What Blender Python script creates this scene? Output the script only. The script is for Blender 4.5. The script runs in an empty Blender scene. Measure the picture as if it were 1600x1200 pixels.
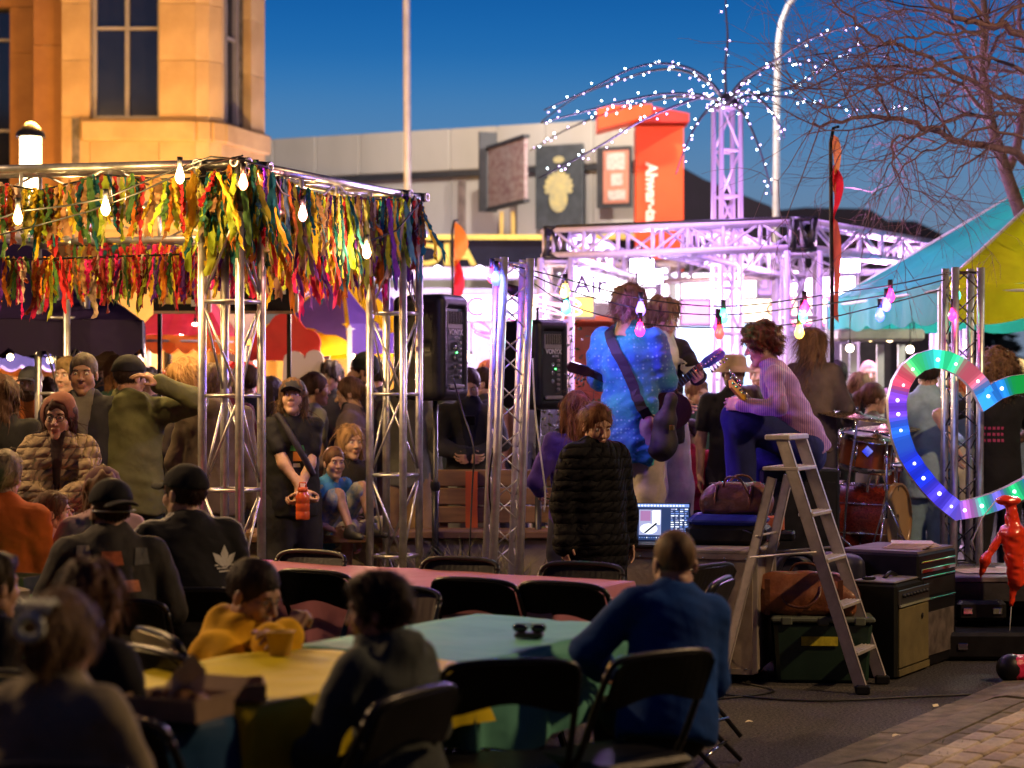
import bpy, math, random
import numpy as np
from mathutils import Vector, Matrix, Euler
from mathutils.bvhtree import BVHTree

random.seed(7)
PI = math.pi
R = math.radians
scene = bpy.context.scene
COL = scene.collection

# ------------------------------------------------------------------ camera
EYE, FPX = 1.65, 3200.0
cd = bpy.data.cameras.new('camera')
cam = bpy.data.objects.new('camera', cd)
COL.objects.link(cam)
cam.location = (0, 0, EYE)
cam.rotation_euler = (PI / 2, 0, 0)
cd.sensor_width = 36
cd.lens = 72
cd.clip_start = 0.1
cd.clip_end = 2000
cd.dof.use_dof = True
cd.dof.focus_distance = 11.3
cd.dof.aperture_fstop = 2.1
cd.dof.aperture_blades = 9
scene.camera = cam

# ------------------------------------------------------------------ dusk sky
world = bpy.data.worlds.new('World')
scene.world = world
world.use_nodes = True
wn, wl = world.node_tree.nodes, world.node_tree.links
wn.clear()
w_out = wn.new('ShaderNodeOutputWorld')
w_bg = wn.new('ShaderNodeBackground')
w_tc = wn.new('ShaderNodeTexCoord')
w_sep = wn.new('ShaderNodeSeparateXYZ')
w_ramp = wn.new('ShaderNodeValToRGB')
wl.new(w_tc.outputs['Generated'], w_sep.inputs[0])
wl.new(w_sep.outputs['Z'], w_ramp.inputs[0])
wl.new(w_ramp.outputs[0], w_bg.inputs[0])
wl.new(w_bg.outputs[0], w_out.inputs[0])
cr = w_ramp.color_ramp
cr.interpolation = 'B_SPLINE'
stops = [(0.0, (0.16, 0.20, 0.27)), (0.065, (0.15, 0.225, 0.34)), (0.10, (0.115, 0.24, 0.42)), (0.135, (0.055, 0.21, 0.46)), (0.16, (0.012, 0.15, 0.44)),
         (0.20, (0.004, 0.09, 0.35)), (0.30, (0.002, 0.035, 0.16)), (0.5, (0.0015, 0.012, 0.06)), (1.0, (0.001, 0.006, 0.03))]
cr.elements[0].position, cr.elements[0].color = 0.0, (*stops[0][1], 1)
cr.elements[1].position, cr.elements[1].color = 1.0, (*stops[-1][1], 1)
for p, c in stops[1:-1]:
    e = cr.elements.new(p)
    e.color = (*c, 1)
w_bg.inputs['Strength'].default_value = 1.0

vs = scene.view_settings
vs.view_transform = 'Standard'
try:
    vs.look = 'None'
except Exception:
    pass
vs.exposure = 0.0
vs.gamma = 1.0
vs.use_curve_mapping = False
cy = scene.cycles
cy.max_bounces = 5
cy.diffuse_bounces = 2
cy.glossy_bounces = 3
cy.transmission_bounces = 4
cy.transparent_max_bounces = 6
cy.sample_clamp_indirect = 4.0
cy.sample_clamp_direct = 0.0
cy.caustics_reflective = False
cy.caustics_refractive = False
cy.use_denoising = True
cy.use_light_tree = True


def lamp(name, loc, watts, color, radius=0.05, kind='POINT', rot=None, spot=60, blend=0.4):
    l = bpy.data.lights.new(name, kind)
    l.energy = watts
    l.color = color
    if kind == 'AREA':
        l.size = radius
    else:
        l.shadow_soft_size = radius
    if kind == 'SPOT':
        l.spot_size = R(spot)
        l.spot_blend = blend
    o = bpy.data.objects.new(name, l)
    COL.objects.link(o)
    o.location = loc
    if rot is not None:
        o.rotation_euler = (Vector(rot) - Vector(loc)).to_track_quat('-Z', 'Y').to_euler()
    return o


def at(x, y, d):
    """world point seen at photo pixel x, y at distance d"""
    return Vector(((x - 800) / FPX * d, d, EYE + (600 - y) / FPX * d))


# ------------------------------------------------------------------ materials
MC = {}


def mat(key, color=(0.5, 0.5, 0.5), rough=0.6, metal=0.0, var=0.0, vscale=6.0, bump=0.0, bscale=60.0, sheen=0.0, emit=None, estr=0.0,
        coat=0.0, alpha=None, trans=0.0, sss=0.0, color2=None, stretch=None, sample=True, wrinkle=0.0, wscale=7.0, bdist=0.01, spec=0.5, ramp=(0.35, 0.65)):
    if key in MC:
        return MC[key]
    m = bpy.data.materials.new(key)
    m.use_nodes = True
    nt = m.node_tree
    N, L = nt.nodes, nt.links
    b = N['Principled BSDF']
    b.inputs['Base Color'].default_value = (*color, 1)
    b.inputs['Roughness'].default_value = rough
    b.inputs['Metallic'].default_value = metal
    b.inputs['Specular IOR Level'].default_value = spec
    if coat:
        b.inputs['Coat Weight'].default_value = coat
        b.inputs['Coat Roughness'].default_value = 0.15
    if sheen:
        b.inputs['Sheen Weight'].default_value = sheen
    if trans:
        b.inputs['Transmission Weight'].default_value = trans
    if sss:
        b.inputs['Subsurface Weight'].default_value = sss
        b.inputs['Subsurface Radius'].default_value = (0.012, 0.004, 0.002)
    if emit is not None:
        b.inputs['Emission Color'].default_value = (*emit, 1)
        b.inputs['Emission Strength'].default_value = estr
        if not sample:
            m.cycles.emission_sampling = 'NONE'
    co = None

    def coords():
        nonlocal co
        if co is None:
            tc = N.new('ShaderNodeTexCoord')
            co = tc.outputs['Object']
            if stretch:
                mp = N.new('ShaderNodeMapping')
                mp.inputs['Scale'].default_value = stretch
                L.new(co, mp.inputs[0])
                co = mp.outputs[0]
        return co
    if var or color2:
        nz = N.new('ShaderNodeTexNoise')
        nz.inputs['Scale'].default_value = vscale
        nz.inputs['Detail'].default_value = 5
        nz.inputs['Roughness'].default_value = 0.62
        L.new(coords(), nz.inputs['Vector'])
        rp = N.new('ShaderNodeValToRGB')
        c2 = color2 or tuple(max(0, c * (1 - var)) for c in color)
        c1 = color if color2 else tuple(min(1, c * (1 + var)) for c in color)
        rp.color_ramp.elements[0].position = ramp[0]
        rp.color_ramp.elements[1].position = ramp[1]
        rp.color_ramp.elements[0].color = (*c2, 1)
        rp.color_ramp.elements[1].color = (*c1, 1)
        L.new(nz.outputs['Fac'], rp.inputs[0])
        L.new(rp.outputs[0], b.inputs['Base Color'])
        if rough > 0.25:
            mr = N.new('ShaderNodeMapRange')
            mr.inputs['To Min'].default_value = rough - 0.1
            mr.inputs['To Max'].default_value = min(1, rough + 0.1)
            L.new(nz.outputs['Fac'], mr.inputs['Value'])
            L.new(mr.outputs[0], b.inputs['Roughness'])
    last = None
    if wrinkle:
        wz = N.new('ShaderNodeTexNoise')
        wz.inputs['Scale'].default_value = wscale
        wz.inputs['Detail'].default_value = 2
        wz.inputs['Distortion'].default_value = 0.5
        L.new(coords(), wz.inputs['Vector'])
        b1 = N.new('ShaderNodeBump')
        b1.inputs['Strength'].default_value = min(1, wrinkle * .8)
        b1.inputs['Distance'].default_value = 0.03
        L.new(wz.outputs['Fac'], b1.inputs['Height'])
        last = b1
    if bump:
        bz = N.new('ShaderNodeTexNoise')
        bz.inputs['Scale'].default_value = bscale
        bz.inputs['Detail'].default_value = 4
        L.new(coords(), bz.inputs['Vector'])
        b2 = N.new('ShaderNodeBump')
        b2.inputs['Strength'].default_value = bump
        b2.inputs['Distance'].default_value = bdist
        L.new(bz.outputs['Fac'], b2.inputs['Height'])
        if last:
            L.new(last.outputs[0], b2.inputs['Normal'])
        last = b2
    if last:
        L.new(last.outputs[0], b.inputs['Normal'])
    MC[key] = m
    return m


def cloth(c, key=None, rough=0.85, var=0.15, wrinkle=0.5, wscale=8):
    key = key or 'cloth_%02x%02x%02x' % tuple(int(v * 255) for v in c)
    return mat(key, c, rough=rough, var=var, vscale=9, bump=0.25, bscale=350, sheen=0.02, spec=.22, wrinkle=wrinkle, wscale=wscale, bdist=0.003)


def glow(key, c, s, sample=True, base=None):
    return mat(key, base or c, rough=0.4, emit=c, estr=s, sample=sample)


ALU = mat('aluminium_tube', (0.55, 0.54, 0.53), rough=0.36, metal=0.85, var=0.18, vscale=14, bump=0.08, bscale=90, bdist=0.002)
ALU2 = mat('aluminium_lilac_lit', (0.56, 0.55, 0.6), rough=0.35, metal=0.7, var=0.2, vscale=10)  # lilac stage light on the tubes put into their colour
BLACK = mat('black_plastic', (0.008, 0.008, 0.010), rough=0.45, spec=.28, var=0.3, vscale=20, bump=0.1, bscale=200, bdist=0.002)
BLACKM = mat('black_metal', (0.02, 0.02, 0.022), rough=0.35, metal=0.3, var=0.3, vscale=15)
CHROME = mat('chrome', (0.75, 0.75, 0.76), rough=0.12, metal=1.0, var=0.1, vscale=30)
CABLE = mat('cable', (0.01, 0.01, 0.01), rough=0.5, var=0.2)


# ------------------------------------------------------------------ mesh tools
def mesh_np(name, V, F, mats, smooth=True, midx=None):
    """V (n,3) array, F (m,k) array of equal sized faces"""
    me = bpy.data.meshes.new(name)
    V = np.asarray(V, dtype=np.float32)
    F = np.asarray(F, dtype=np.int32)
    n, k = F.shape
    me.vertices.add(len(V))
    me.vertices.foreach_set('co', V.ravel())
    me.loops.add(n * k)
    me.loops.foreach_set('vertex_index', F.ravel())
    me.polygons.add(n)
    me.polygons.foreach_set('loop_start', np.arange(n, dtype=np.int32) * k)
    me.update(calc_edges=True)
    me.validate()
    for m in (mats if isinstance(mats, (list, tuple)) else [mats]):
        me.materials.append(m)
    if smooth:
        me.polygons.foreach_set('use_smooth', np.ones(n, dtype=bool))
    if midx is not None:
        me.polygons.foreach_set('material_index', np.asarray(midx, dtype=np.int32))
    return me


def link(name, me, parent=None, loc=None, rot=None):
    o = bpy.data.objects.new(name, me)
    COL.objects.link(o)
    if parent is not None:
        o.parent = parent
    if loc is not None:
        o.location = loc
    if rot is not None:
        o.rotation_euler = rot
    return o


def tag(o, label=None, cat=None, group=None, kind=None):
    if label:
        o['label'] = label
    if cat:
        o['category'] = cat
    if group:
        o['group'] = group
    if kind:
        o['kind'] = kind
    return o


def thing(name, label, cat, loc=(0, 0, 0), rz=0.0, group=None):
    o = bpy.data.objects.new(name, None)
    COL.objects.link(o)
    o.empty_display_size = 0.1
    o.location = loc
    o.rotation_euler = (0, 0, rz)
    return tag(o, label, cat, group)


def frame(d):
    d = Vector(d).normalized()
    u = d.cross(Vector((0, 0, 1)))
    if u.length < 1e-4:
        u = Vector((1, 0, 0))
    u.normalize()
    return u, d.cross(u).normalized()


class MB:
    """collects shapes that become ONE mesh object"""

    def __init__(s):
        s.v, s.f, s.m, s.sm = [], [], [], []

    def add(s, vs, fs, mi=0, smooth=False):
        o = len(s.v)
        s.v += [tuple(v) for v in vs]
        for f in fs:
            s.f.append(tuple(i + o for i in f))
            s.m.append(mi)
            s.sm.append(smooth)
        return s

    def box(s, c, size, rot=None, mi=0, bev=0.0, taper=1.0):
        hx, hy, hz = (q / 2 for q in size)
        c = Vector(c)
        M = Euler(rot).to_matrix() if rot is not None else Matrix.Identity(3)
        if bev <= 0:
            P = [(x * (taper if z > 0 else 1), y * (taper if z > 0 else 1), z) for z in (-hz, hz) for y in (-hy, hy) for x in (-hx, hx)]
            F = [(0, 2, 3, 1), (4, 5, 7, 6), (0, 1, 5, 4), (2, 6, 7, 3), (0, 4, 6, 2), (1, 3, 7, 5)]
            return s.add([c + M @ Vector(p) for p in P], F, mi)
        b = min(bev, hx * .95, hy * .95, hz * .95)
        # bevelled box: outline with cut corners, with top and bottom inset rings
        def ring(z, i):
            return [(x * (hx - i - (0 if ax else b)), y * (hy - i - (b if ax else 0)), z) for (x, y, ax) in
                    ((-1, -1, 0), (1, -1, 0), (1, -1, 1), (1, 1, 1), (1, 1, 0), (-1, 1, 0), (-1, 1, 1), (-1, -1, 1))]
        rings = [ring(-hz, b * .999), ring(-hz + b, 0), ring(hz - b, 0), ring(hz, b * .999)]
        P = [p for r in rings for p in r]
        P = [(x * (taper if z > 0 else 1), y * (taper if z > 0 else 1), z) for x, y, z in P]
        F = [tuple(range(7, -1, -1)), tuple(range(24, 32))]
        for r in range(3):
            for i in range(8):
                j = (i + 1) % 8
                F.append((r * 8 + i, r * 8 + j, r * 8 + 8 + j, r * 8 + 8 + i))
        return s.add([c + M @ Vector(p) for p in P], F, mi)

    def tube(s, pts, r, seg=8, mi=0, caps=True, r1=None):
        pts = [Vector(p) for p in pts]
        n = len(pts)
        if n < 2:
            return s
        rr = [r if r1 is None else r + (r1 - r) * i / (n - 1) for i in range(n)] if not isinstance(r, (list, tuple)) else r
        V = []
        pu = None
        for i, p in enumerate(pts):
            d = (pts[min(i + 1, n - 1)] - pts[max(i - 1, 0)])
            if d.length < 1e-9:
                d = Vector((0, 0, 1))
            d.normalize()
            if pu is None:
                u, w = frame(d)
            else:
                u = pu - d * pu.dot(d)
                if u.length < 1e-5:
                    u, w = frame(d)
                u.normalize()
                w = d.cross(u)
            pu = u
            for k in range(seg):
                a = 2 * PI * k / seg
                V.append(p + (u * math.cos(a) + w * math.sin(a)) * rr[i])
        F = []
        for i in range(n - 1):
            for k in range(seg):
                j = (k + 1) % seg
                F.append((i * seg + k, i * seg + j, (i + 1) * seg + j, (i + 1) * seg + k))
        if caps:
            F.append(tuple(range(seg - 1, -1, -1)))
            F.append(tuple(range((n - 1) * seg, n * seg)))
        return s.add(V, F, mi, True)

    def lathe(s, prof, seg=16, c=(0, 0, 0), axis=(0, 0, 1), mi=0, smooth=True):
        c, ax = Vector(c), Vector(axis).normalized()
        u, w = frame(ax)
        V, F = [], []
        for (r, z) in prof:
            for k in range(seg):
                a = 2 * PI * k / seg
                V.append(c + ax * z + (u * math.cos(a) + w * math.sin(a)) * r)
        for i in range(len(prof) - 1):
            for k in range(seg):
                j = (k + 1) % seg
                F.append((i * seg + k, i * seg + j, (i + 1) * seg + j, (i + 1) * seg + k))
        return s.add(V, F, mi, smooth)

    def ball(s, c, r, seg=10, mi=0, sc=(1, 1, 1)):
        c = Vector(c)
        V, F = [c + Vector((0, 0, r * sc[2]))], []
        rings = seg // 2
        for i in range(1, rings):
            a = PI * i / rings
            for k in range(seg):
                b = 2 * PI * k / seg
                V.append(c + Vector((r * sc[0] * math.sin(a) * math.cos(b), r * sc[1] * math.sin(a) * math.sin(b), r * sc[2] * math.cos(a))))
        V.append(c - Vector((0, 0, r * sc[2])))
        for k in range(seg):
            F.append((0, 1 + k, 1 + (k + 1) % seg))
            F.append((len(V) - 1, 1 + (rings - 2) * seg + (k + 1) % seg, 1 + (rings - 2) * seg + k))
        for i in range(rings - 2):
            for k in range(seg):
                j = (k + 1) % seg
                F.append((1 + i * seg + k, 1 + (i + 1) * seg + k, 1 + (i + 1) * seg + j, 1 + i * seg + j))
        return s.add(V, F, mi, True)

    def prism(s, outline, t, o=(0, 0, 0), ux=(1, 0, 0), uy=(0, 0, 1), mi=0):
        """flat outline in plane (ux,uy) with thickness t along their cross product"""
        o, ux, uy = Vector(o), Vector(ux).normalized(), Vector(uy).normalized()
        n = ux.cross(uy).normalized() * t
        P = [o + ux * x + uy * y for x, y in outline]
        k = len(P)
        F = [tuple(range(k - 1, -1, -1)), tuple(range(k, 2 * k))]
        F += [(i, (i + 1) % k, k + (i + 1) % k, k + i) for i in range(k)]
        return s.add(P + [p + n for p in P], F, mi)

    def build(s, name, mats, parent=None, loc=None, rot=None):
        me = bpy.data.meshes.new(name)
        me.from_pydata(s.v, [], s.f)
        for m in (mats if isinstance(mats, (list, tuple)) else [mats]):
            me.materials.append(m)
        me.polygons.foreach_set('use_smooth', s.sm)
        me.polygons.foreach_set('material_index', s.m)
        me.update()
        return link(name, me, parent, loc, rot)


def copy_tree(o, parent=None):
    c = o.copy()
    COL.objects.link(c)
    c.parent = parent
    for ch in list(o.children):
        copy_tree(ch, c)
    return c


def text(body, size, m, parent, loc, rot, name='lettering', extrude=0.004, bold=0.0, spacing=1.0, align='CENTER', sx=1.0):
    cu = bpy.data.curves.new(name, 'FONT')
    cu.body = body
    cu.size = size
    cu.extrude = extrude
    cu.offset = bold
    cu.space_character = spacing
    cu.align_x = align
    cu.align_y = 'CENTER'
    cu.resolution_u = 3
    cu.materials.append(m)
    o = bpy.data.objects.new(name, cu)
    COL.objects.link(o)
    o.parent = parent
    o.location = loc
    o.rotation_euler = rot
    o.scale = (sx, 1, 1)
    return o


# ------------------------------------------------------------------ distance field solids
EDG = [(0, 1), (2, 3), (4, 5), (6, 7), (0, 2), (1, 3), (4, 6), (5, 7), (0, 4), (1, 5), (2, 6), (3, 7)]


def surfnet(F, org, h):
    ins = F < 0
    nx, ny, nz = F.shape
    cnt = np.zeros((nx - 1, ny - 1, nz - 1), dtype=np.int8)
    for a in (0, 1):
        for b in (0, 1):
            for c in (0, 1):
                cnt += ins[a:nx - 1 + a, b:ny - 1 + b, c:nz - 1 + c]
    act = (cnt > 0) & (cnt < 8)
    idx = np.argwhere(act)
    if len(idx) == 0:
        return np.zeros((0, 3)), np.zeros((0, 4), dtype=int)
    off = np.array([[(q >> 2) & 1, (q >> 1) & 1, q & 1] for q in range(8)])
    C = F[idx[:, None, 0] + off[None, :, 0], idx[:, None, 1] + off[None, :, 1], idx[:, None, 2] + off[None, :, 2]]
    P = np.zeros((len(idx), 3))
    W = np.zeros(len(idx))
    for a, b in EDG:
        fa, fb = C[:, a], C[:, b]
        m = (fa < 0) != (fb < 0)
        t = np.where(m, fa / np.where(m, fa - fb, 1), 0)
        P += m[:, None] * (off[a] + t[:, None] * (off[b] - off[a]))
        W += m
    V = org + (idx + P / W[:, None]) * h
    vid = -np.ones(act.shape, dtype=np.int64)
    vid[act] = np.arange(len(idx))
    Q = []
    for ax in range(3):
        A = np.take(ins, range(0, F.shape[ax] - 1), axis=ax)
        B = np.take(ins, range(1, F.shape[ax]), axis=ax)
        e = np.argwhere(A != B)
        o1, o2 = [(1, 2), (2, 0), (0, 1)][ax]
        lim = np.array(act.shape)
        ok = (e[:, o1] > 0) & (e[:, o2] > 0) & (e[:, o1] < lim[o1]) & (e[:, o2] < lim[o2])
        e = e[ok]
        if not len(e):
            continue
        fl = A[e[:, 0], e[:, 1], e[:, 2]]
        def g(d1, d2):
            q = e.copy()
            q[:, o1] -= d1
            q[:, o2] -= d2
            return vid[q[:, 0], q[:, 1], q[:, 2]]
        q = np.stack([g(1, 1), g(0, 1), g(0, 0), g(1, 0)], 1)
        q = np.where(fl[:, None], q, q[:, ::-1])
        Q.append(q)
    Q = np.concatenate(Q)
    Q = Q[(Q >= 0).all(1)]
    return V, Q


def smin(a, b, k):
    if k <= 0:
        return np.minimum(a, b)
    h = np.clip(0.5 + 0.5 * (b - a) / k, 0, 1)
    return b + (a - b) * h - k * h * (1 - h)


def prim_d(P, p):
    k = p[0]
    if k == 'c':          # round cone: a, b, ra, rb, flatten normal, flatten factor
        a, b, ra, rb = np.array(p[1], dtype=float), np.array(p[2], dtype=float), p[3], p[4]
        ba = b - a
        L2 = max(1e-9, ba @ ba)
        q = P - a
        t = np.clip((q @ ba) / L2, 0, 1)
        d = q - t[..., None] * ba
        if len(p) > 5 and p[5] is not None:
            n, f = np.array(p[5], dtype=float), p[6]
            dn = d @ n
            d2 = (d * d).sum(-1) + (f * f - 1) * dn * dn
            return np.sqrt(np.maximum(d2, 1e-12)) - (ra + (rb - ra) * t)
        return np.sqrt((d * d).sum(-1)) - (ra + (rb - ra) * t)
    if k == 'e':          # ellipsoid: centre, radii, matrix (world to local)
        q = P - np.array(p[1], dtype=float)
        r = np.array(p[2], dtype=float)
        if len(p) > 3 and p[3] is not None:
            q = q @ np.array(p[3]).T
        k0 = np.sqrt(((q / r) ** 2).sum(-1))
        k1 = np.sqrt(((q / (r * r)) ** 2).sum(-1))
        return k0 * (k0 - 1) / np.maximum(k1, 1e-6)
    if k == 'b':          # rounded box: centre, half sizes, radius, matrix
        q = P - np.array(p[1], dtype=float)
        if len(p) > 4 and p[4] is not None:
            q = q @ np.array(p[4]).T
        q = np.abs(q) - (np.array(p[2]) - p[3])
        return np.sqrt((np.maximum(q, 0) ** 2).sum(-1)) + np.minimum(q.max(-1), 0) - p[3]
    if k == 'h':          # half space: point, normal (keeps the side against the normal)
        return (P - np.array(p[1], dtype=float)) @ np.array(p[2], dtype=float)
    if k == 't':          # torus: centre, major, minor, axis
        ax = np.array(p[4], dtype=float)
        q = P - np.array(p[1], dtype=float)
        z = q @ ax
        rr = np.sqrt(np.maximum((q * q).sum(-1) - z * z, 0)) - p[2]
        return np.sqrt(rr * rr + z * z) - p[3]


def bounds(p):
    if p[0] == 'c':
        a, b = np.array(p[1], dtype=float), np.array(p[2], dtype=float)
        r = max(p[3], p[4])
        return np.minimum(a - r, b - r), np.maximum(a + r, b + r)
    c = np.array(p[1], dtype=float)
    r = max(p[2]) if p[0] in 'eb' else p[2] + p[3]
    if p[0] == 'b':
        r = float(np.linalg.norm(p[2]))
    return c - r, c + r


def field(P, prims, k, sub=(), ks=0.01, cut=(), disp=None):
    D = None
    for p in prims:
        d = prim_d(P, p)
        D = d if D is None else smin(D, d, k)
    for p in sub:
        D = -smin(-D, prim_d(P, p), ks)
    for p in cut:
        D = np.maximum(D, prim_d(P, p))
    if disp is not None:
        D = D + disp(P)
    return D


def sdf(prims, h, k=0.03, sub=(), ks=0.01, cut=(), disp=None, pad=0.02):
    lo = np.min([bounds(p)[0] for p in prims], 0) - pad
    hi = np.max([bounds(p)[1] for p in prims], 0) + pad
    n = np.maximum(4, np.ceil((hi - lo) / h).astype(int) + 1)
    ax = [lo[i] + np.arange(n[i]) * h for i in range(3)]
    G = np.stack(np.meshgrid(*ax, indexing='ij'), -1)
    F = field(G, prims, k, sub, ks, cut, disp)
    return surfnet(F, lo, h)


def waves(seed, amp, freq, n=6, stretch=(1, 1, 1)):
    """a cheap smooth random field used for folds"""
    r = np.random.RandomState(seed)
    K = r.normal(size=(n, 3)) * np.array(stretch) * freq
    ph = r.uniform(0, 6.28, n)

    def f(P):
        out = 0
        w = np.sin(P @ K[0] * 0.6 + ph[0]) * 1.2
        for i in range(n):
            out = out + np.sin(P @ K[i] + ph[i] + w)
        return out * (amp / n ** 0.5)
    return f
# ------------------------------------------------------------------ people
SKIN = {
    'fair': mat('skin_fair', (0.50, 0.30, 0.22), rough=0.5, var=0.12, vscale=30, bump=0.15, bscale=300, sss=0.12, bdist=0.002),
    'tan': mat('skin_tan', (0.38, 0.21, 0.14), rough=0.5, var=0.12, vscale=30, bump=0.15, bscale=300, sss=0.1, bdist=0.002),
    'brown': mat('skin_brown', (0.20, 0.105, 0.065), rough=0.5, var=0.12, vscale=30, sss=0.08),
}
LIP = mat('lips', (0.36, 0.165, 0.125), rough=0.4)
EYEW = mat('eye_white', (0.55, 0.52, 0.5), rough=0.2)
IRIS = mat('iris', (0.03, 0.02, 0.015), rough=0.15)


def hairmat(c):
    return mat('hair_%02x%02x%02x' % tuple(int(v * 255) for v in c), c, rough=0.55, var=0.5, vscale=26, stretch=(1, 1, .18), bump=0.6, bscale=160, bdist=0.004, spec=0.18)


HC = {}


def head_mesh(kind, h=.0046):
    """skin of a head, face towards +Y, origin between the ears"""
    key = (kind, h)
    if key in HC:
        return HC[key]
    w = {'m': 1.0, 'f': 0.93, 'c': 0.97}[kind]
    j = {'m': 1.0, 'f': 0.86, 'c': 0.8}[kind]
    P = [('e', (0, -.012, .035), (.0745 * w, .094, .087)), ('e', (0, .028, -.03), (.058 * w, .058, .078)),
         ('c', (-.047 * w, .005, -.055), (-.008, .062, -.098 - .006 * j), .022 * j, .019), ('c', (.047 * w, .005, -.055), (.008, .062, -.098 - .006 * j), .022 * j, .019),
         ('c', (0, .0, -.05), (0, .06, -.09), .045, .02),
         ('c', (-.032, .073, .027), (.032, .073, .027), .0135, .0135),
         ('e', (-.037 * w, .055, -.025), (.028, .028, .030)), ('e', (.037 * w, .055, -.025), (.028, .028, .030)),
         ('c', (0, -.018, -.07), (0, -.035, -.19), .05 * (.6 + .4 * j), .056 * (.6 + .4 * j))]
    N = .9 if kind != 'c' else .75
    P2 = [('c', (0, .083, .012), (0, .083 + .028 * N, -.028), .009, .0125), ('e', (-.012, .095, -.031), (.008, .01, .007)), ('e', (.012, .095, -.031), (.008, .01, .007)),
          ('c', (-.017, .086, -.0575), (.017, .086, -.0575), .0075, .0075), ('c', (-.013, .084, -.070), (.013, .084, -.070), .0085, .0085),
          ('e', (-.077 * w, -.008, -.008), (.009, .019, .031)), ('e', (.077 * w, -.008, -.008), (.009, .019, .031)),
          ('e', (0, .072, -.1 - .004 * j), (.018, .015, .013))]
    lo, hi = np.array((-.1, -.13, -.2)), np.array((.1, .14, .14))
    n = np.ceil((hi - lo) / h).astype(int) + 1
    G = np.stack(np.meshgrid(*[lo[i] + np.arange(n[i]) * h for i in range(3)], indexing='ij'), -1)
    D = field(G, P, .022)
    for p in P2:
        D = smin(D, prim_d(G, p), .007)
    for sx in (-1, 1):
        D = -smin(-D, prim_d(G, ('e', (sx * .031, .0985, .006), (.0165, .015, .0095))), .009)
    D = -smin(-D, prim_d(G, ('c', (-.02, .099, -.064), (.02, .099, -.064), .0028, .0028)), .004)
    V, F = surfnet(D, lo, h)
    c = V[F].mean(1)
    lips = (np.abs(c[:, 0]) < .023) & (c[:, 1] > .078) & (np.abs(c[:, 2] + .0635) < .0145 - np.abs(c[:, 0]) * .35)
    HC[key] = (V, F, lips.astype(int))
    return HC[key]


HAND = {}


def hand_mesh(pose, h=.0042):
    """right hand: wrist at the origin, fingers along +Y, palm towards -Z, thumb on -X"""
    key = (pose, h)
    if key in HAND:
        return HAND[key]
    curl = {'relaxed': (18, 26, 18), 'grip': (52, 68, 42), 'flat': (4, 6, 4), 'hold': (34, 48, 30)}[pose]
    P = [('b', (0, .048, 0), (.039, .046, .0125), .012), ('c', (0, -.03, 0), (0, .012, 0), .024, .026, (0, 0, 1), 1.35)]
    P += [('c', (-.028, .02, -.006), (-.034, .045, -.012), .018, .014)]
    fing = [(-.03, .092, (.042, .025, .02), -5), (-.0105, .097, (.047, .029, .021), -1), (.010, .094, (.043, .027, .02), 3), (.029, .086, (.033, .02, .018), 8)]
    P2 = []
    for i, (x, y, ls, sp) in enumerate(fing):
        p = np.array((x, y - .012, 0.))
        a = R(curl[0] + i * 3)
        s = R(sp)
        r = .0088 if i < 3 else .0076
        q = p
        for k in range(3):
            d = np.array((math.sin(s) * math.cos(a), math.cos(s) * math.cos(a), -math.sin(a)))
            e = q + d * ls[k]
            P2.append(('c', q, e, r - k * .0008, r - (k + 1) * .0008))
            q = e
            if k < 2:
                a += R(curl[k + 1])
    t = {'relaxed': 28, 'grip': 8, 'flat': 42, 'hold': 14}[pose]
    q = np.array((-.03, .018, -.008))
    d = np.array((-math.sin(R(t + 18)), math.cos(R(t + 18)), -.35 if pose != 'grip' else -.75))
    d /= np.linalg.norm(d)
    e = q + d * .042
    P2.append(('c', q, e, .014, .0105))
    d2 = np.array((-math.sin(R(t - 20)) * .8, math.cos(R(t - 20)), -.4 if pose != 'grip' else -.8))
    d2 /= np.linalg.norm(d2)
    P2.append(('c', e, e + d2 * .03, .0102, .0085))
    lo = np.min([bounds(p)[0] for p in P + P2], 0) - .01
    hi = np.max([bounds(p)[1] for p in P + P2], 0) + .01
    n = np.ceil((hi - lo) / h).astype(int) + 1
    G = np.stack(np.meshgrid(*[lo[i] + np.arange(n[i]) * h for i in range(3)], indexing='ij'), -1)
    D = field(G, P, .012)
    D2 = field(G, P2, .0)
    D = smin(D, D2, .006)
    HAND[key] = surfnet(D, lo, h)
    return HAND[key]


def xf(V, M):
    M = np.array(M)
    return V @ M[:3, :3].T + M[:3, 3]


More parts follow.
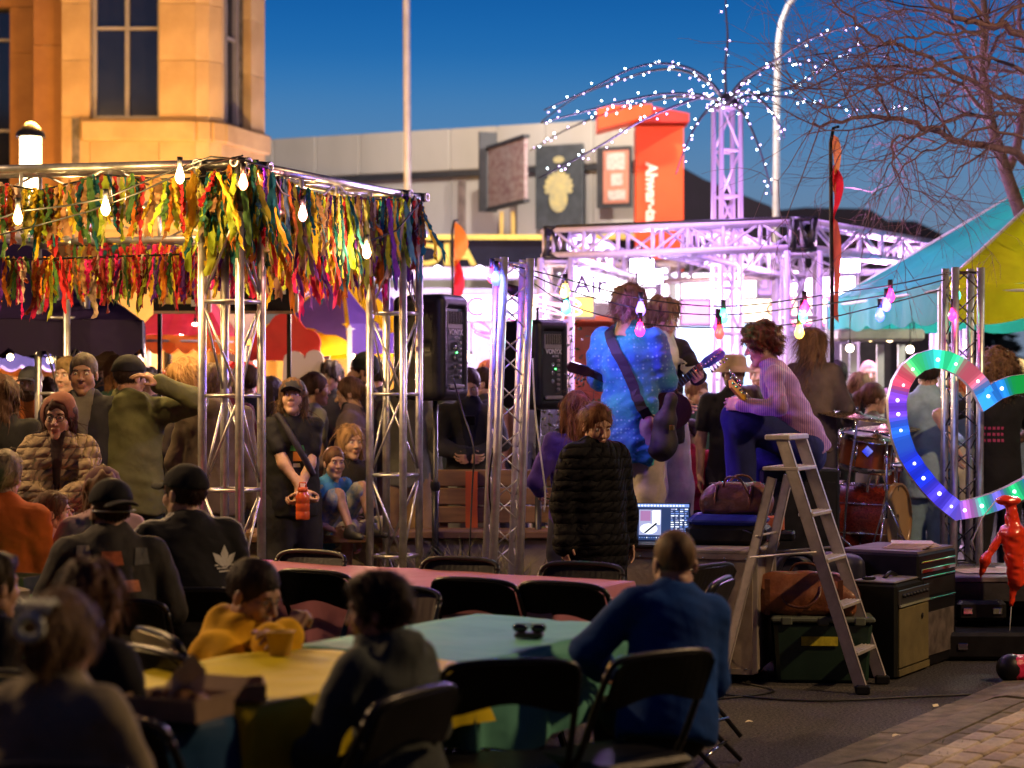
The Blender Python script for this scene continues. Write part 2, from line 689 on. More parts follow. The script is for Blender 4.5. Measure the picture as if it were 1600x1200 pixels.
def strands(V, F, n, L, width, seed, g=(0, -.25, -1), curl=0.0, npt=5, out=.004, zmin=None, stiff=.5):
    """thin ribbons of hair growing from the surface V,F"""
    r = np.random.RandomState(seed)
    fi = r.randint(0, len(F), n)
    f = F[fi]
    nr = np.cross(V[f[:, 1]] - V[f[:, 0]], V[f[:, 2]] - V[f[:, 0]])
    nr /= np.linalg.norm(nr, axis=1)[:, None] + 1e-9
    p = V[f].mean(1) + nr * .001
    g = np.array(g, dtype=float)
    d = g + r.normal(size=(n, 3)) * .42
    d -= nr * (d * nr).sum(1)[:, None]
    d /= np.linalg.norm(d, axis=1)[:, None] + 1e-9
    l = L * r.uniform(.55, 1.25, n)[:, None] / (npt - 1)
    d = d + nr * (r.uniform(0.05, .85, n) ** 1.5)[:, None]
    pts = [p]
    side = np.cross(d, nr)
    side /= np.linalg.norm(side, axis=1)[:, None] + 1e-9
    ph = r.uniform(0, 6.28, n)
    for k in range(1, npt):
        d = d * stiff + (d - nr * .25 + g * .25) * (1 - stiff)
        if curl:
            d = d + (side * np.cos(ph + k * 2.1)[:, None] + nr * np.sin(ph + k * 2.1)[:, None]) * curl
        d /= np.linalg.norm(d, axis=1)[:, None] + 1e-9
        pts.append(pts[-1] + d * l)
    pts = np.stack(pts, 1)
    wd = width * np.linspace(1, .25, npt)
    A = pts - side[:, None] * wd[None, :, None]
    B = pts + side[:, None] * wd[None, :, None]
    VV = np.stack([A, B], 2).reshape(-1, 3)
    base = (np.arange(n) * npt * 2)[:, None] + (np.arange(npt - 1) * 2)[None]
    base = base.ravel()
    FF = np.stack([base, base + 1, base + 3, base + 2], 1)
    return VV, FF


def hair_obj(style, c, M, parent, seed, n=350, hat=None):
    dome = lambda g, z=.093: ('e', (0, -.014, .038), (.076 + g, .0965 + g, z - .004 + g))
    face = [('e', (0, .125, -.035), (.085, .085, .105)), ('e', (-.08, .03, -.06), (.03, .05, .05)), ('e', (.08, .03, -.06), (.03, .05, .05))]
    cut = [('h', (0, -.05, -.062), (0, .35, -.93))]
    amp, fr, st, L, cu, g, wd = .002, 60, (1, 1, .3), .045, .08, (0, -.3, -1), .0025
    P, kk = [dome(.004)], .02
    if style == 'buzz':
        P, amp, n, L = [dome(.0012)], .0004, 0, 0
    elif style == 'crop':
        P, L = [dome(.005)], .02
    elif style == 'short':
        P, amp, L = [dome(.009), ('e', (0, .04, .095), (.06, .05, .03))], .005, .05
    elif style == 'messy':
        P, amp, fr, L, cu = [dome(.018), ('e', (0, .03, .1), (.07, .06, .035)), ('e', (0, -.07, -.03), (.065, .05, .06))], .011, 62, .08, .4
        wd = .003
        face[0] = ('e', (0, .135, -.045), (.08, .085, .1))
    elif style == 'curly':
        P, amp, fr, st, L, cu = [dome(.026), ('e', (0, .045, .095), (.07, .055, .04)), ('e', (0, -.075, -.025), (.07, .05, .06))], .011, 85, (1, 1, 1), .05, .9
        wd = .003
    elif style == 'afro':
        P, amp, fr, st, L, cu = [dome(.055), ('e', (0, -.07, -.06), (.11, .08, .1))], .014, 70, (1, 1, 1), .07, .9
        cut = []
        wd = .003
    elif style in ('long', 'bob', 'wavy'):
        zl = {'long': -.30, 'bob': -.14, 'wavy': -.22}[style]
        P = [dome(.012), ('c', (0, -.065, .02), (0, -.082, zl), .07, .055, (0, 1, 0), 1.5), ('c', (-.066, -.01, .03), (-.078, -.02, zl * .8), .028, .024), ('c', (.066, -.01, .03), (.078, -.02, zl * .8), .028, .024)]
        cut, L, amp, fr = [], .13, .007, 60
        if style == 'wavy':
            cu, amp = .35, .01
        face = [('e', (0, .13, -.05), (.08, .09, .12))]
    elif style == 'pony':
        P = [dome(.006), ('c', (0, -.1, .05), (0, -.15, .02), .025, .03), ('c', (0, -.15, .02), (0, -.14, -.15), .03, .012)]
        cut, L = [], .07
        cut = []
        face.append(('e', (0, -.03, -.13), (.09, .06, .085)))
    elif style == 'bun':
        P = [dome(.007), ('e', (0, -.10, .045), (.045, .04, .045))]
        cut, L = cut, .05
    elif style == 'clip':
        P = [dome(.012), ('e', (0, -.10, .03), (.06, .045, .085)), ('c', (-.07, .03, 0), (-.072, .02, -.1), .014, .008), ('c', (.07, .03, 0), (.075, 0, -.13), .014, .008)]
        cut, L, amp = [], .07, .006
        face.append(('e', (0, -.05, -.15), (.07, .07, .075)))
    V, F = sdf(P, .0072 if n > 460 else .0092, k=kk, sub=face, ks=.012, cut=cut, disp=waves(seed, amp, fr, 6, st), pad=.03)
    if n and L:
        Fs = F if hat is None else F[V[F].mean(1)[:, 2] < .015]
        V2, F2 = strands(V, Fs, n, L, wd, seed, g=g, curl=cu)
        F = np.concatenate([F, F2 + len(V)])
        V = np.concatenate([V, V2])
    return link('hair', mesh_np('hair', xf(V, M), F, hairmat(c)), parent)


def hat_obj(kind, c, M, parent, seed=3):
    m = cloth(c, rough=.8, wrinkle=.25)
    Mt = Matrix(M)
    if kind in ('cap', 'cap_back'):
        if kind == 'cap_back':
            Mt = Mt @ Matrix.Rotation(PI, 4, 'Z') @ Matrix.Translation((0, .024, 0))
        V, F = sdf([('e', (0, -.012, .04), (.089, .111, .094))], .007, cut=[('h', (0, 0, .034), (0, .12, -.99))], sub=[('e', (0, -.012, .02), (.078, .098, .09))], disp=waves(seed, .0012, 40))
        cap = link('cap', mesh_np('cap', xf(V, Mt), F, m), parent)
        V, F = sdf([('e', (0, .095, .04), (.072, .088, .010))], .006, cut=[('h', (0, .075, .04), (0, -1, 0))])
        V[:, 2] -= (V[:, 0] / .075) ** 2 * .022
        link('brim', mesh_np('brim', xf(V, Mt), F, m), cap)
        return cap
    if kind == 'beanie':
        V, F = sdf([('e', (0, -.02, .045), (.088, .11, .105)), ('t', (0, -.02, .03), .086, .013, (0, 0, 1))], .007, k=.01, cut=[('h', (0, 0, .012), (0, .25, -.97))], disp=waves(seed, .002, 60))
        return link('beanie', mesh_np('beanie', xf(V, Mt), F, m), parent)
    if kind == 'bucket':
        mb = MB()
        mb.lathe([(0.001, .135), (.07, .132), (.092, .11), (.1, .05), (.104, .045), (.158, .005), (.16, .002), (.1, .036), (.09, .03)], 24)
        me = mb.build('bucket_hat', m, parent)
        me.data.transform(Mt)
        return me
    if kind == 'hood':
        V, F = sdf([('e', (0, -.02, .03), (.1, .118, .118)), ('c', (0, -.05, -.05), (0, -.06, -.16), .08, .09)], .009, k=.03,
                   sub=[('e', (0, .12, -.02), (.075, .12, .12)), ('e', (0, -.01, .01), (.08, .1, .1))], disp=waves(seed, .004, 30))
        return link('hood', mesh_np('hood', xf(V, Mt), F, m), parent)


def quilt(key, c, sc=11.0):
    if key in MC:
        return MC[key]
    m = mat(key, c, rough=.8, spec=.14, var=.12, vscale=9)
    N, L_ = m.node_tree.nodes, m.node_tree.links
    tc = N.new('ShaderNodeTexCoord')
    last = None
    for dr, s2 in (('DIAGONAL', sc), ('Z', sc * .5)):
        wv = N.new('ShaderNodeTexWave')
        wv.bands_direction = dr
        wv.wave_profile = 'SIN'
        wv.inputs['Scale'].default_value = s2
        wv.inputs['Distortion'].default_value = 1.6
        wv.inputs['Detail Scale'].default_value = 2.5
        L_.new(tc.outputs['Object'], wv.inputs['Vector'])
        pw = N.new('ShaderNodeMath')
        pw.operation = 'POWER'
        pw.inputs[1].default_value = .35
        L_.new(wv.outputs['Fac'], pw.inputs[0])
        b = N.new('ShaderNodeBump')
        b.inputs['Strength'].default_value = .8
        b.inputs['Distance'].default_value = .018
        L_.new(pw.outputs[0], b.inputs['Height'])
        if last:
            L_.new(last.outputs[0], b.inputs['Normal'])
        last = b
    L_.new(last.outputs[0], N['Principled BSDF'].inputs['Normal'])
    return m


def ik(S, T, l1, l2, pole):
    d = T - S
    L = d.length
    L2 = min(L, l1 + l2 - .004)
    d.normalize()
    T = S + d * L2
    a = (l1 * l1 - l2 * l2 + L2 * L2) / (2 * L2)
    h = math.sqrt(max(0, l1 * l1 - a * a))
    p = pole - d * pole.dot(d)
    if p.length < 1e-4:
        p = Vector((0, -1, 0))
    p.normalize()
    return S + d * a + p * h, T


def person(label, x, ytop, D, face, kind='stand', z0=0.0, seat=.46, lean=0, side=0, yaw=0, pitch=0, roll=0, sex='m', skin='fair',
           top='jacket', tc=(.03, .03, .035), bottom='pants', bc=(.02, .02, .03), hair='short', hc=(.05, .03, .02), hat=None, hatc=(.02, .02, .02),
           L=None, RR=None, hand=('relaxed', 'relaxed'), girth=1.0, loose=1.0, res=.0165, eyes=True, glasses=False, beard=None, shoec=(.03, .03, .03),
           group=None, legs=None, strand_n=420, front=None, hem=None, tmat=None, bmat=None, seed=None, pole=(None, None), hairup=.012, palm=(None, None), scale=None):
    seed = seed if seed is not None else (int(x) * 7 + int(ytop)) % 9973
    rl, rs = R(lean), R(side)
    Zt = EYE + (600 - ytop) / FPX * D - z0 - hairup
    up = Vector((math.sin(rs), math.sin(rl), math.cos(rl) * math.cos(rs))).normalized()
    fwd = Vector((0, math.cos(rl), -math.sin(rl))).normalized()
    rgt = fwd.cross(up).normalized()
    uz = up.z
    if kind == 'stand':
        s = Zt / (.95 + .54 * uz + .262)
    else:
        s = (Zt - seat) / (.09 + .54 * uz + .262)
    if scale:
        s = scale
    hd = .6 * 1 + .4 * s if sex != 'c' else s * .55 + .42   # heads vary less than bodies
    hd = min(max(hd, .8), 1.08)
    P = Vector((0, 0, .95 * s if kind == 'stand' else (Zt - s * (.54 * uz + .262) if scale else seat + .09 * s)))
    T = lambda a, b, c: N + rgt * (a * s) + fwd * (b * s) + up * (c * s)
    N = P + up * (.54 * s)
    C = P + up * (.34 * s)
    sw = .166 * (girth * .4 + .6) * (.9 if sex == 'f' else 1)
    Sh = [T(-sw, 0, -.055), T(sw, 0, -.055)]
    Hc = N + up * (.088 * s) + Vector((0, .0, .05 * s)) + Vector((0, .02 * s, 0))
    # the head's own direction
    MH = Matrix.Translation(Hc) @ Euler((R(-pitch), R(roll), R(yaw)), 'XYZ').to_matrix().to_4x4()
    MH = Matrix.Translation(Hc) @ (Matrix.Rotation(R(yaw), 4, 'Z') @ Matrix.Rotation(R(-pitch), 4, 'X') @ Matrix.Rotation(R(roll), 4, 'Y')) @ Matrix.Scale(hd, 4)
    # root placed so that the head stands where it was asked
    rz = R(face)
    hx = (x - 800) / FPX * D
    off = Matrix.Rotation(rz, 3, 'Z') @ Vector((Hc.x, Hc.y, 0))
    root_loc = Vector((hx - off.x, D - off.y, z0))
    Minv = (Matrix.Translation(root_loc) @ Matrix.Rotation(rz, 4, 'Z')).inverted()
    arms = []
    for i, (spec, sx) in enumerate(((L, -1), (RR, 1))):
        if spec is None:
            spec = ('t', sx * .235, .04, -.585)
        Tt = T(*spec[1:]) if spec[0] == 't' else Minv @ Vector(spec[1])
        pl = pole[i] or (sx * .55, -.7, -.5)
        pl = rgt * pl[0] + fwd * pl[1] + up * pl[2]
        E, W = ik(Sh[i], Tt, .285 * s, .255 * s, pl)
        arms.append((Sh[i], E, W))
    # legs
    LG = []
    for i, sx in enumerate((-1, 1)):
        hp = P + Vector((sx * .09 * s, 0, -.02 * s))
        if legs:
            kn, an = [Vector(q) for q in legs[i]]
        elif kind == 'stand':
            an = Vector((sx * (.10 + .02 * ((seed + i) % 3)) * s, ((seed * (i + 1)) % 5 - 2) * .025 * s, .085 * s))
            kn = (hp + an) / 2 + Vector((sx * .01, .03 * s, 0))
        else:
            kn = Vector((sx * .13 * s, .41 * s, seat + .05 * s))
            an = Vector((sx * .14 * s, .38 * s, .085 * s))
        LG.append((hp, kn, an))
    g = girth
    fl = tuple(fwd)

    def torso(e):
        return [('c', P + up * .01 * s, P + up * .2 * s, (.150 * g + e) * s, (.142 * g + e) * s, fl, 1.35 / (g ** .5)),
                ('c', P + up * .2 * s, T(0, 0, -.14), (.142 * g + e) * s, (.158 * (g * .5 + .5) + e) * s, fl, 1.45 / (g ** .3)),
                ('c', T(-sw + .03, 0, -.065), T(sw - .03, 0, -.065), (.054 + e) * s, (.054 + e) * s),
                ('c', T(0, 0, -.10), T(0, .0, .0), (.10 + e) * s, (.06 + e) * s, fl, 1.25)]

    def arm(i, e, t=1.0, e2=None, fade=.85):
        S, E, W = arms[i]
        e2 = e if e2 is None else e2
        Pn = [('c', S, E if t >= 1 else S + (E - S) * t, (.050 + e) * s * (.6 + .4 * g), (.043 + e2) * s)]
        if t >= 1:
            Pn.append(('c', E, E + (W - E) * min(1, t - 1 if t > 1 else 0 + fade), (.043 + e2) * s, (.032 + e2) * s))
        return Pn

    def leg(i, e, e2, t=1.0):
        hp, kn, an = LG[i]
        out = [('c', hp, kn if t >= .5 else hp + (kn - hp) * t * 2, (.084 * (g * .5 + .5) + e) * s, (.058 + e2) * s)]
        if t > .5:
            out.append(('c', kn, kn + (an - kn) * (t - .5) * 2, (.056 + e2) * s, (.04 + e2) * s))
        return out
    # ---- the body itself: one continuous skin
    skn = torso(-.02)
    for i in (0, 1):
        skn += arm(i, -.004, fade=1.0) + leg(i, -.01, -.006)
    skn.append(('c', N - up * .02 * s, MH @ Vector((0, -.025, -.07)), .053 * s * (.9 if sex != 'm' else 1), .05 * hd * (.86 if sex != 'm' else 1)))
    V, F = sdf(skn, max(res * 1.5, .022), k=.03)
    fine_ = res < .0128 or res == .013
    hV, hF, hl = head_mesh(sex if sex in 'mfc' else 'm', .0062 if fine_ else .0085)
    VV, FF, MI = [V, xf(hV, MH)], [F, hF + len(V)], [np.zeros(len(F), dtype=int), hl]
    nv = len(V) + len(hV)
    hm = []
    for i, sx in enumerate((-1, 1)):
        S, E, W = arms[i]
        y = (W - E).normalized()
        pn = palm[i]
        if pn is None:
            z = -(Vector((-sx, .15, -.2)))
        else:
            z = -(rgt * pn[0] + fwd * pn[1] + up * pn[2])
        z = z - y * z.dot(y)
        z.normalize()
        xx = y.cross(z)
        Mh = Matrix((( xx.x, y.x, z.x), (xx.y, y.y, z.y), (xx.z, y.z, z.z))).to_4x4()
        hV_, hF_ = hand_mesh(hand[i], .0056 if fine_ else .008)
        hs = s * (.92 if sex == 'f' else 1) * (1.0 if sex != 'c' else .95)
        hv = hV_ * hs
        hf = hF_
        if sx < 0:
            hv = hv * np.array((-1, 1, 1))
            hf = hf[:, ::-1]
        Mh = Matrix.Translation(W - y * .012) @ Mh
        hm.append(Mh)
        VV.append(xf(hv, Mh))
        FF.append(hf + nv)
        nv += len(hv)
        MI.append(np.zeros(len(hf), dtype=int))
    me = mesh_np('person', np.concatenate(VV), np.concatenate(FF), [SKIN[skin], LIP], midx=np.concatenate(MI))
    root = link('person', me, None, root_loc, (0, 0, rz))
    tag(root, label, 'person', group)
    # ---- upper garment
    e = {'tee': .006, 'shirt': .010, 'jacket': .020, 'hoodie': .020, 'puffer': .030, 'fleece': .026, 'wideshirt': .020}[top] * loose
    dr = {'tee': .12, 'shirt': .15, 'jacket': .13, 'hoodie': .1, 'puffer': .36, 'fleece': .12, 'wideshirt': .26}[top] if hem is None else hem
    tp = torso(e)
    if kind == 'stand':
        tp.append(('c', P + up * .05 * s, P - up * (dr + .03) * s, (.152 * g + e) * s, (.158 * g + e * 1.25) * s, fl, 1.3 / (g ** .5)))
        cuts = [('h', P - up * dr * s, tuple(-up))]
    else:
        tp.append(('c', P + up * .05 * s, P - up * .03 * s, (.155 * g + e) * s, (.16 * g + e) * s, fl, 1.2))
        cuts = [('h', P - up * .07 * s, tuple(-up))]
    if top in ('hoodie',):
        tp += [('e', T(0, -.085, .0), (.10 * s, .055 * s, .07 * s)), ('t', T(0, 0, .025), .075 * s, .022 * s, tuple((up * .9 - fwd * .35).normalized()))]
    elif top in ('jacket', 'fleece', 'puffer'):
        tp += [('t', T(0, -.005, .03 if top != 'puffer' else .01), .064 * s, (.015 if top != 'puffer' else .019) * s, tuple((up * .96 - fwd * .25).normalized()))]
    elif top in ('shirt', 'wideshirt'):
        tp += [('t', T(0, -.005, .015), .066 * s, .009 * s, tuple((up * .93 - fwd * .35).normalized()))]
    ap = []
    for i in (0, 1):
        if top == 'tee':
            ap += arm(i, .010, .62, .018)
        elif top == 'wideshirt':
            ap += arm(i, .028, .84, .05)
        else:
            ap += arm(i, e, 1.0, e * .9, .93)
    amp, fr = {'tee': (.0035, 22), 'shirt': (.005, 22), 'jacket': (.006, 20), 'hoodie': (.006, 18), 'puffer': (.006, 16), 'fleece': (.005, 16), 'wideshirt': (.008, 15)}[top]
    wa, wb = waves(seed + 5, amp * 1.35 * s, fr / s, 6, (1, 1, .7)), waves(seed + 6, amp * .55 * s, fr * 2.3 / s, 6, (.8, .8, 1))
    wv = lambda G_: wa(G_) + wb(G_)
    if top == 'puffer':
        def dsp(G):
            zz = G[..., 2] * 125 + np.sin(G[..., 0] * 14 + G[..., 1] * 9) * 1.6 + G[..., 0] * 30
            return wv(G) * 1.25 - .0032 * np.abs(np.sin(zz))
    else:
        dsp = wv
    lo = np.min([bounds(p)[0] for p in tp + ap], 0) - .03
    hi = np.max([bounds(p)[1] for p in tp + ap], 0) + .03
    h = res if top != 'puffer' else min(res, .013)
    n = np.ceil((hi - lo) / h).astype(int) + 1
    G = np.stack(np.meshgrid(*[lo[i] + np.arange(n[i]) * h for i in range(3)], indexing='ij'), -1)
    Dt = field(G, tp, .035, cut=cuts)
    Da = field(G, ap, .012)
    D_ = smin(Dt, Da, .02) + dsp(G)
    V, F = surfnet(D_, lo, h)
    tm = tmat or (quilt('quilted_%d' % int(tc[0] * 999), tc) if top == 'puffer' else cloth(tc))
    nm = {'tee': 't_shirt', 'wideshirt': 'loose_shirt', 'puffer': 'puffer_jacket', 'fleece': 'fleece_jacket'}.get(top, top)
    gar = link(nm, mesh_np(nm, V, F, tm), root)
    if front:
        fcol, hw = front
        Fp = D_ - .006
        q = G - np.array(T(0, 0, -.1))
        Fp = np.maximum(Fp, np.abs(q @ np.array(rgt)) - hw * (1 + .8 * (q @ np.array(up)) / .3))
        Fp = np.maximum(Fp, -(q @ np.array(fwd)) + .02)
        V, F = surfnet(Fp, lo, h)
        if len(F):
            link('inner_shirt', mesh_np('inner_shirt', V, F, cloth(fcol)), root)
    # ---- lower garment
    if bottom:
        bl = {'pants': 1.0, 'shorts': .46, 'baggy': 1.0}[bottom]
        e, e2 = {'pants': (.010, .016), 'shorts': (.018, .035), 'baggy': (.028, .045)}[bottom]
        bp = [('c', P + up * .06 * s, P - Vector((0, 0, .02 * s)), (.142 * g) * s, (.15 * g) * s, fl, 1.3)]
        for i in (0, 1):
            bp += leg(i, e, e2, bl)
        M_ = True if (z0 > 0 and res < .014) else None
        V, F = sdf(bp, max(.022, res * 1.3) if M_ is None else .014, k=.025, disp=waves(seed + 9, .005, 20, 6, (1, 1, .8)))
        nm = 'trousers' if bottom != 'shorts' else 'shorts'
        link(nm, mesh_np(nm, V, F, bmat or cloth(bc)), root)
    for i, sx in enumerate((-1, 1)):
        hp, kn, an = LG[i]
        dz = an - Vector((0, 0, .05 * s))
        V, F = sdf([('c', dz + Vector((0, -.03 * s, -.0)), dz + Vector((sx * .015 * s, .15 * s, -.008)), .04 * s, .036 * s), ('c', an, dz, .05 * s, .045 * s)], .02, k=.02,
                   cut=[('h', dz + Vector((0, 0, -.034 * s)), (0, 0, -1))])
        link('shoe', mesh_np('shoe', V, F, mat('shoe_%02x' % int(shoec[0] * 255), shoec, rough=.6, var=.2)), root)
    if hair:
        hair_obj('crop' if hat in ('cap', 'cap_back', 'beanie') and hair == 'short' else hair, hc, MH, root, seed, strand_n, hat)
    if hat:
        hat_obj(hat, hatc, MH, root, seed)
    if beard:
        V, F = sdf([('e', (0, .045, -.078), (.062, .058, .052)), ('c', (-.062, 0, -.02), (-.05, .02, -.07), .016, .02), ('c', (.062, 0, -.02), (.05, .02, -.07), .016, .02), ('c', (-.02, .092, -.049), (.02, .092, -.049), .007, .007)],
                   .0065, k=.015, sub=[('e', (0, .1, -.012), (.05, .06, .034)), ('c', (-.018, .1, -.063), (.018, .1, -.063), .007, .007), ('e', (0, -.01, .0), (.07, .07, .1))], disp=waves(seed, .002, 90))
        link('beard', mesh_np('beard', xf(V, MH), F, hairmat(beard)), root)
    if eyes:
        for sx in (-1, 1):
            mb = MB().ball((0, 0, 0), .0118, 10)
            ob = mb.build('eye', EYEW, root)
            mb2 = MB().ball((0, .0072, 0), .0062, 8, sc=(1, .9, 1)).build('iris', IRIS, ob)
            Q = MH @ Matrix.Translation((sx * .031, .0765, .0065))
            ob.data.transform(Q)
            mb2.data.transform(Q)
            eb = MB().tube([(sx * .016, .0905, .0235), (sx * .032, .0895, .0285), (sx * .047, .079, .0235)], .0032, 5).build('eyebrow', hairmat(hc), root)
            eb.data.transform(MH)
    if glasses:
        mb = MB()
        for sx in (-1, 1):
            mb.tube([(sx * .031 + .021 * math.cos(a), .094, .004 + .017 * math.sin(a)) for a in np.linspace(0, 2 * PI, 15)], .0016, 5)
            mb.tube([(sx * .052, .092, .008), (sx * .076, .03, .006), (sx * .08, -.01, .0)], .0016, 5)
        mb.tube([(-.011, .095, .006), (0, .101, .009), (.011, .095, .006)], .0016, 5)
        go = mb.build('glasses', BLACKM, root)
        go.data.transform(MH)
    info = dict(root=root, MH=MH, N=N, T=T, up=up, fwd=fwd, rgt=rgt, arms=arms, hands=hm, s=s, gar=gar, P=P, W=Matrix.Translation(root_loc) @ Matrix.Rotation(rz, 4, 'Z'))
    return info


def decal(target, origin, direction, updir, polys, m, parent, name, off=.004, sub=3):
    """print on cloth: 2D polygons (x right, y up, metres) pressed onto the target mesh"""
    me = target.data
    bvh = BVHTree.FromPolygons([v.co for v in me.vertices], [tuple(p.vertices) for p in me.polygons])
    d = Vector(direction).normalized()
    uy = Vector(updir)
    uy = (uy - d * uy.dot(d)).normalized()
    ux = d.cross(uy)
    o = Vector(origin)
    V, F = [], []
    for poly in polys:
        pts = []
        for i in range(len(poly)):
            a, b = poly[i], poly[(i + 1) % len(poly)]
            for k in range(sub):
                t = k / sub
                pts.append((a[0] + (b[0] - a[0]) * t, a[1] + (b[1] - a[1]) * t))
        cx, cy_ = sum(p[0] for p in pts) / len(pts), sum(p[1] for p in pts) / len(pts)
        base = len(V)
        ok = True
        W = []
        for (px, py) in [(cx, cy_)] + pts:
            s0 = o + ux * px + uy * py - d * 1.0
            hit = bvh.ray_cast(s0, d, 3)
            if hit[0] is None:
                ok = False
                break
            W.append(hit[0] - d * off)
        if not ok:
            continue
        V += W
        n = len(pts)
        F += [(base, base + 1 + i, base + 1 + (i + 1) % n) for i in range(n)]
    if not V:
        return None
    me2 = bpy.data.meshes.new(name)
    me2.from_pydata([tuple(v) for v in V], [], F)
    me2.materials.append(m)
    return link(name, me2, parent)
# ------------------------------------------------------------------ ground, kerb, brick pavement
KD = Vector((.505, .863, 0))          # direction of the kerb
KN = Vector((.863, -.505, 0))         # away from the road
K0 = Vector((1.22, 8.75, 0))          # a point of the asphalt edge


def kp(t, n, z=0):
    v = K0 + KD * t + KN * n
    return Vector((v.x, v.y, z))


asph = mat('asphalt', (0.095, 0.085, 0.08), rough=0.85, color2=(0.012, 0.011, 0.011), vscale=70, bump=1.0, bscale=85, bdist=0.02, ramp=(.44, .58))
mb = MB()
mb.add([(-300, -20, 0), (300, -20, 0), (300, 500, 0), (-300, 500, 0)], [(0, 1, 2, 3)])
tag(mb.build('road', asph), 'grey speckled asphalt of the closed street', kind='structure')
conc = mat('kerb_concrete', (0.20, 0.17, 0.125), rough=0.9, color2=(0.085, 0.075, 0.05), vscale=9, bump=0.6, bscale=60, bdist=0.01)
kerb = thing('kerb', 'worn concrete kerb beside the asphalt', 'kerb')
del kerb['category']
kerb['kind'] = 'structure'
t = -6.0
k = 0
rr = random.Random(3)
while t < 9:
    l = 1.0
    mb = MB()
    z1, z2 = .012 + rr.uniform(0, .006), .075 + rr.uniform(-.006, .006)
    prof = [(0.0, -.05), (0.0, z1), (.14, z1 + .008), (.24, z2 - .012), (.30, z2), (.40, z2 - .003), (.41, -.05)]
    V = [kp(t + .008 + (l - .016) * e, n + rr.uniform(-.003, .003), z) for e in (0, .5, 1) for n, z in prof]
    m_ = len(prof)
    F = [(e * m_ + i, e * m_ + i + 1, (e + 1) * m_ + i + 1, (e + 1) * m_ + i) for e in (0, 1) for i in range(m_ - 1)]
    F += [tuple(range(m_)), tuple(range(3 * m_ - 1, 2 * m_ - 1, -1))]
    mb.add(V, F)
    mb.build('kerb_stone', conc, kerb)
    t += l
    k += 1
# bedding under the bricks
pave = thing('pavement', 'brick pavement behind the kerb', 'pavement')
del pave['category']
pave['kind'] = 'structure'
mb = MB()
mb.add([kp(-6, .41, .05), kp(9, .41, .05), kp(9, 9, .05), kp(-6, 9, .05)], [(0, 3, 2, 1)])
mb.build('sand_bed', mat('joint_sand', (0.07, 0.06, 0.035), rough=.95, color2=(.03, .035, .012), vscale=14, bump=.8, bscale=90), pave)
bmats = [mat('brick_paver_%d' % i, c, rough=.8, var=.25, vscale=16, bump=.5, bscale=80, bdist=.006) for i, c in enumerate([(.40, .33, .24), (.34, .27, .2), (.28, .24, .19), (.44, .38, .29)])]
bme = []
for i in range(8):
    b = MB().box((0, 0, 0), (.215, .105, .06), bev=.008, rot=(rr.uniform(-.015, .015), rr.uniform(-.015, .015), 0))
    o = b.build('brick', bmats[i % 4], pave)
    bme.append(o.data)
    bpy.data.objects.remove(o)
ang = math.atan2(KD.y, KD.x)
nb = 0
rest = MB()
for row in range(0, 16):
    for j in range(-8, 26):
        n = .55 + row * .115
        tt = j * .226 + (row % 2) * .113 - .6
        p = kp(tt, n, .055 + rr.uniform(-.004, .004))
        px_ = 800 + p.x / p.y * FPX
        py_ = 600 + (EYE - p.z) / p.y * FPX
        if px_ > 1640 or py_ > 1240 or px_ < 1200:
            continue
        if nb < 290:
            o = link('brick', bme[rr.randrange(8)], pave, p, (0, 0, ang + rr.uniform(-.02, .02)))
            nb += 1
# edge stones between kerb and bricks
for j in range(-12, 26):
    t = j * .34
    b = MB().box((0, 0, 0), (.325, .13, .06), bev=.01)
    o = b.build('edge_stone', conc, pave, kp(t, .475, .045 + rr.uniform(-.006, .006)), (0, rr.uniform(-.01, .01), ang))
# weeds in the joints
gm = mat('weed_green', (.055, .07, .02), rough=.7, var=.4)
mb = MB()
for i in range(900):
    t = rr.uniform(-3, 6)
    n = .41 + abs(rr.gauss(0, .05)) + (0.13 if rr.random() < .5 else 0)
    if math.sin(t * 5.1) + math.sin(t * 2.3 + 1) < .2:
        continue
    p = kp(t, n, .06)
    a, l = rr.uniform(0, 6.28), rr.uniform(.015, .05)
    q = p + Vector((math.cos(a) * l, math.sin(a) * l, l * .7))
    u = Vector((-math.sin(a), math.cos(a), 0)) * .004
    mb.add([p - u, p + u, q], [(0, 1, 2)])
tag(mb.build('grass_tufts', gm), 'low weeds growing in the joints beside the kerb', kind='stuff')


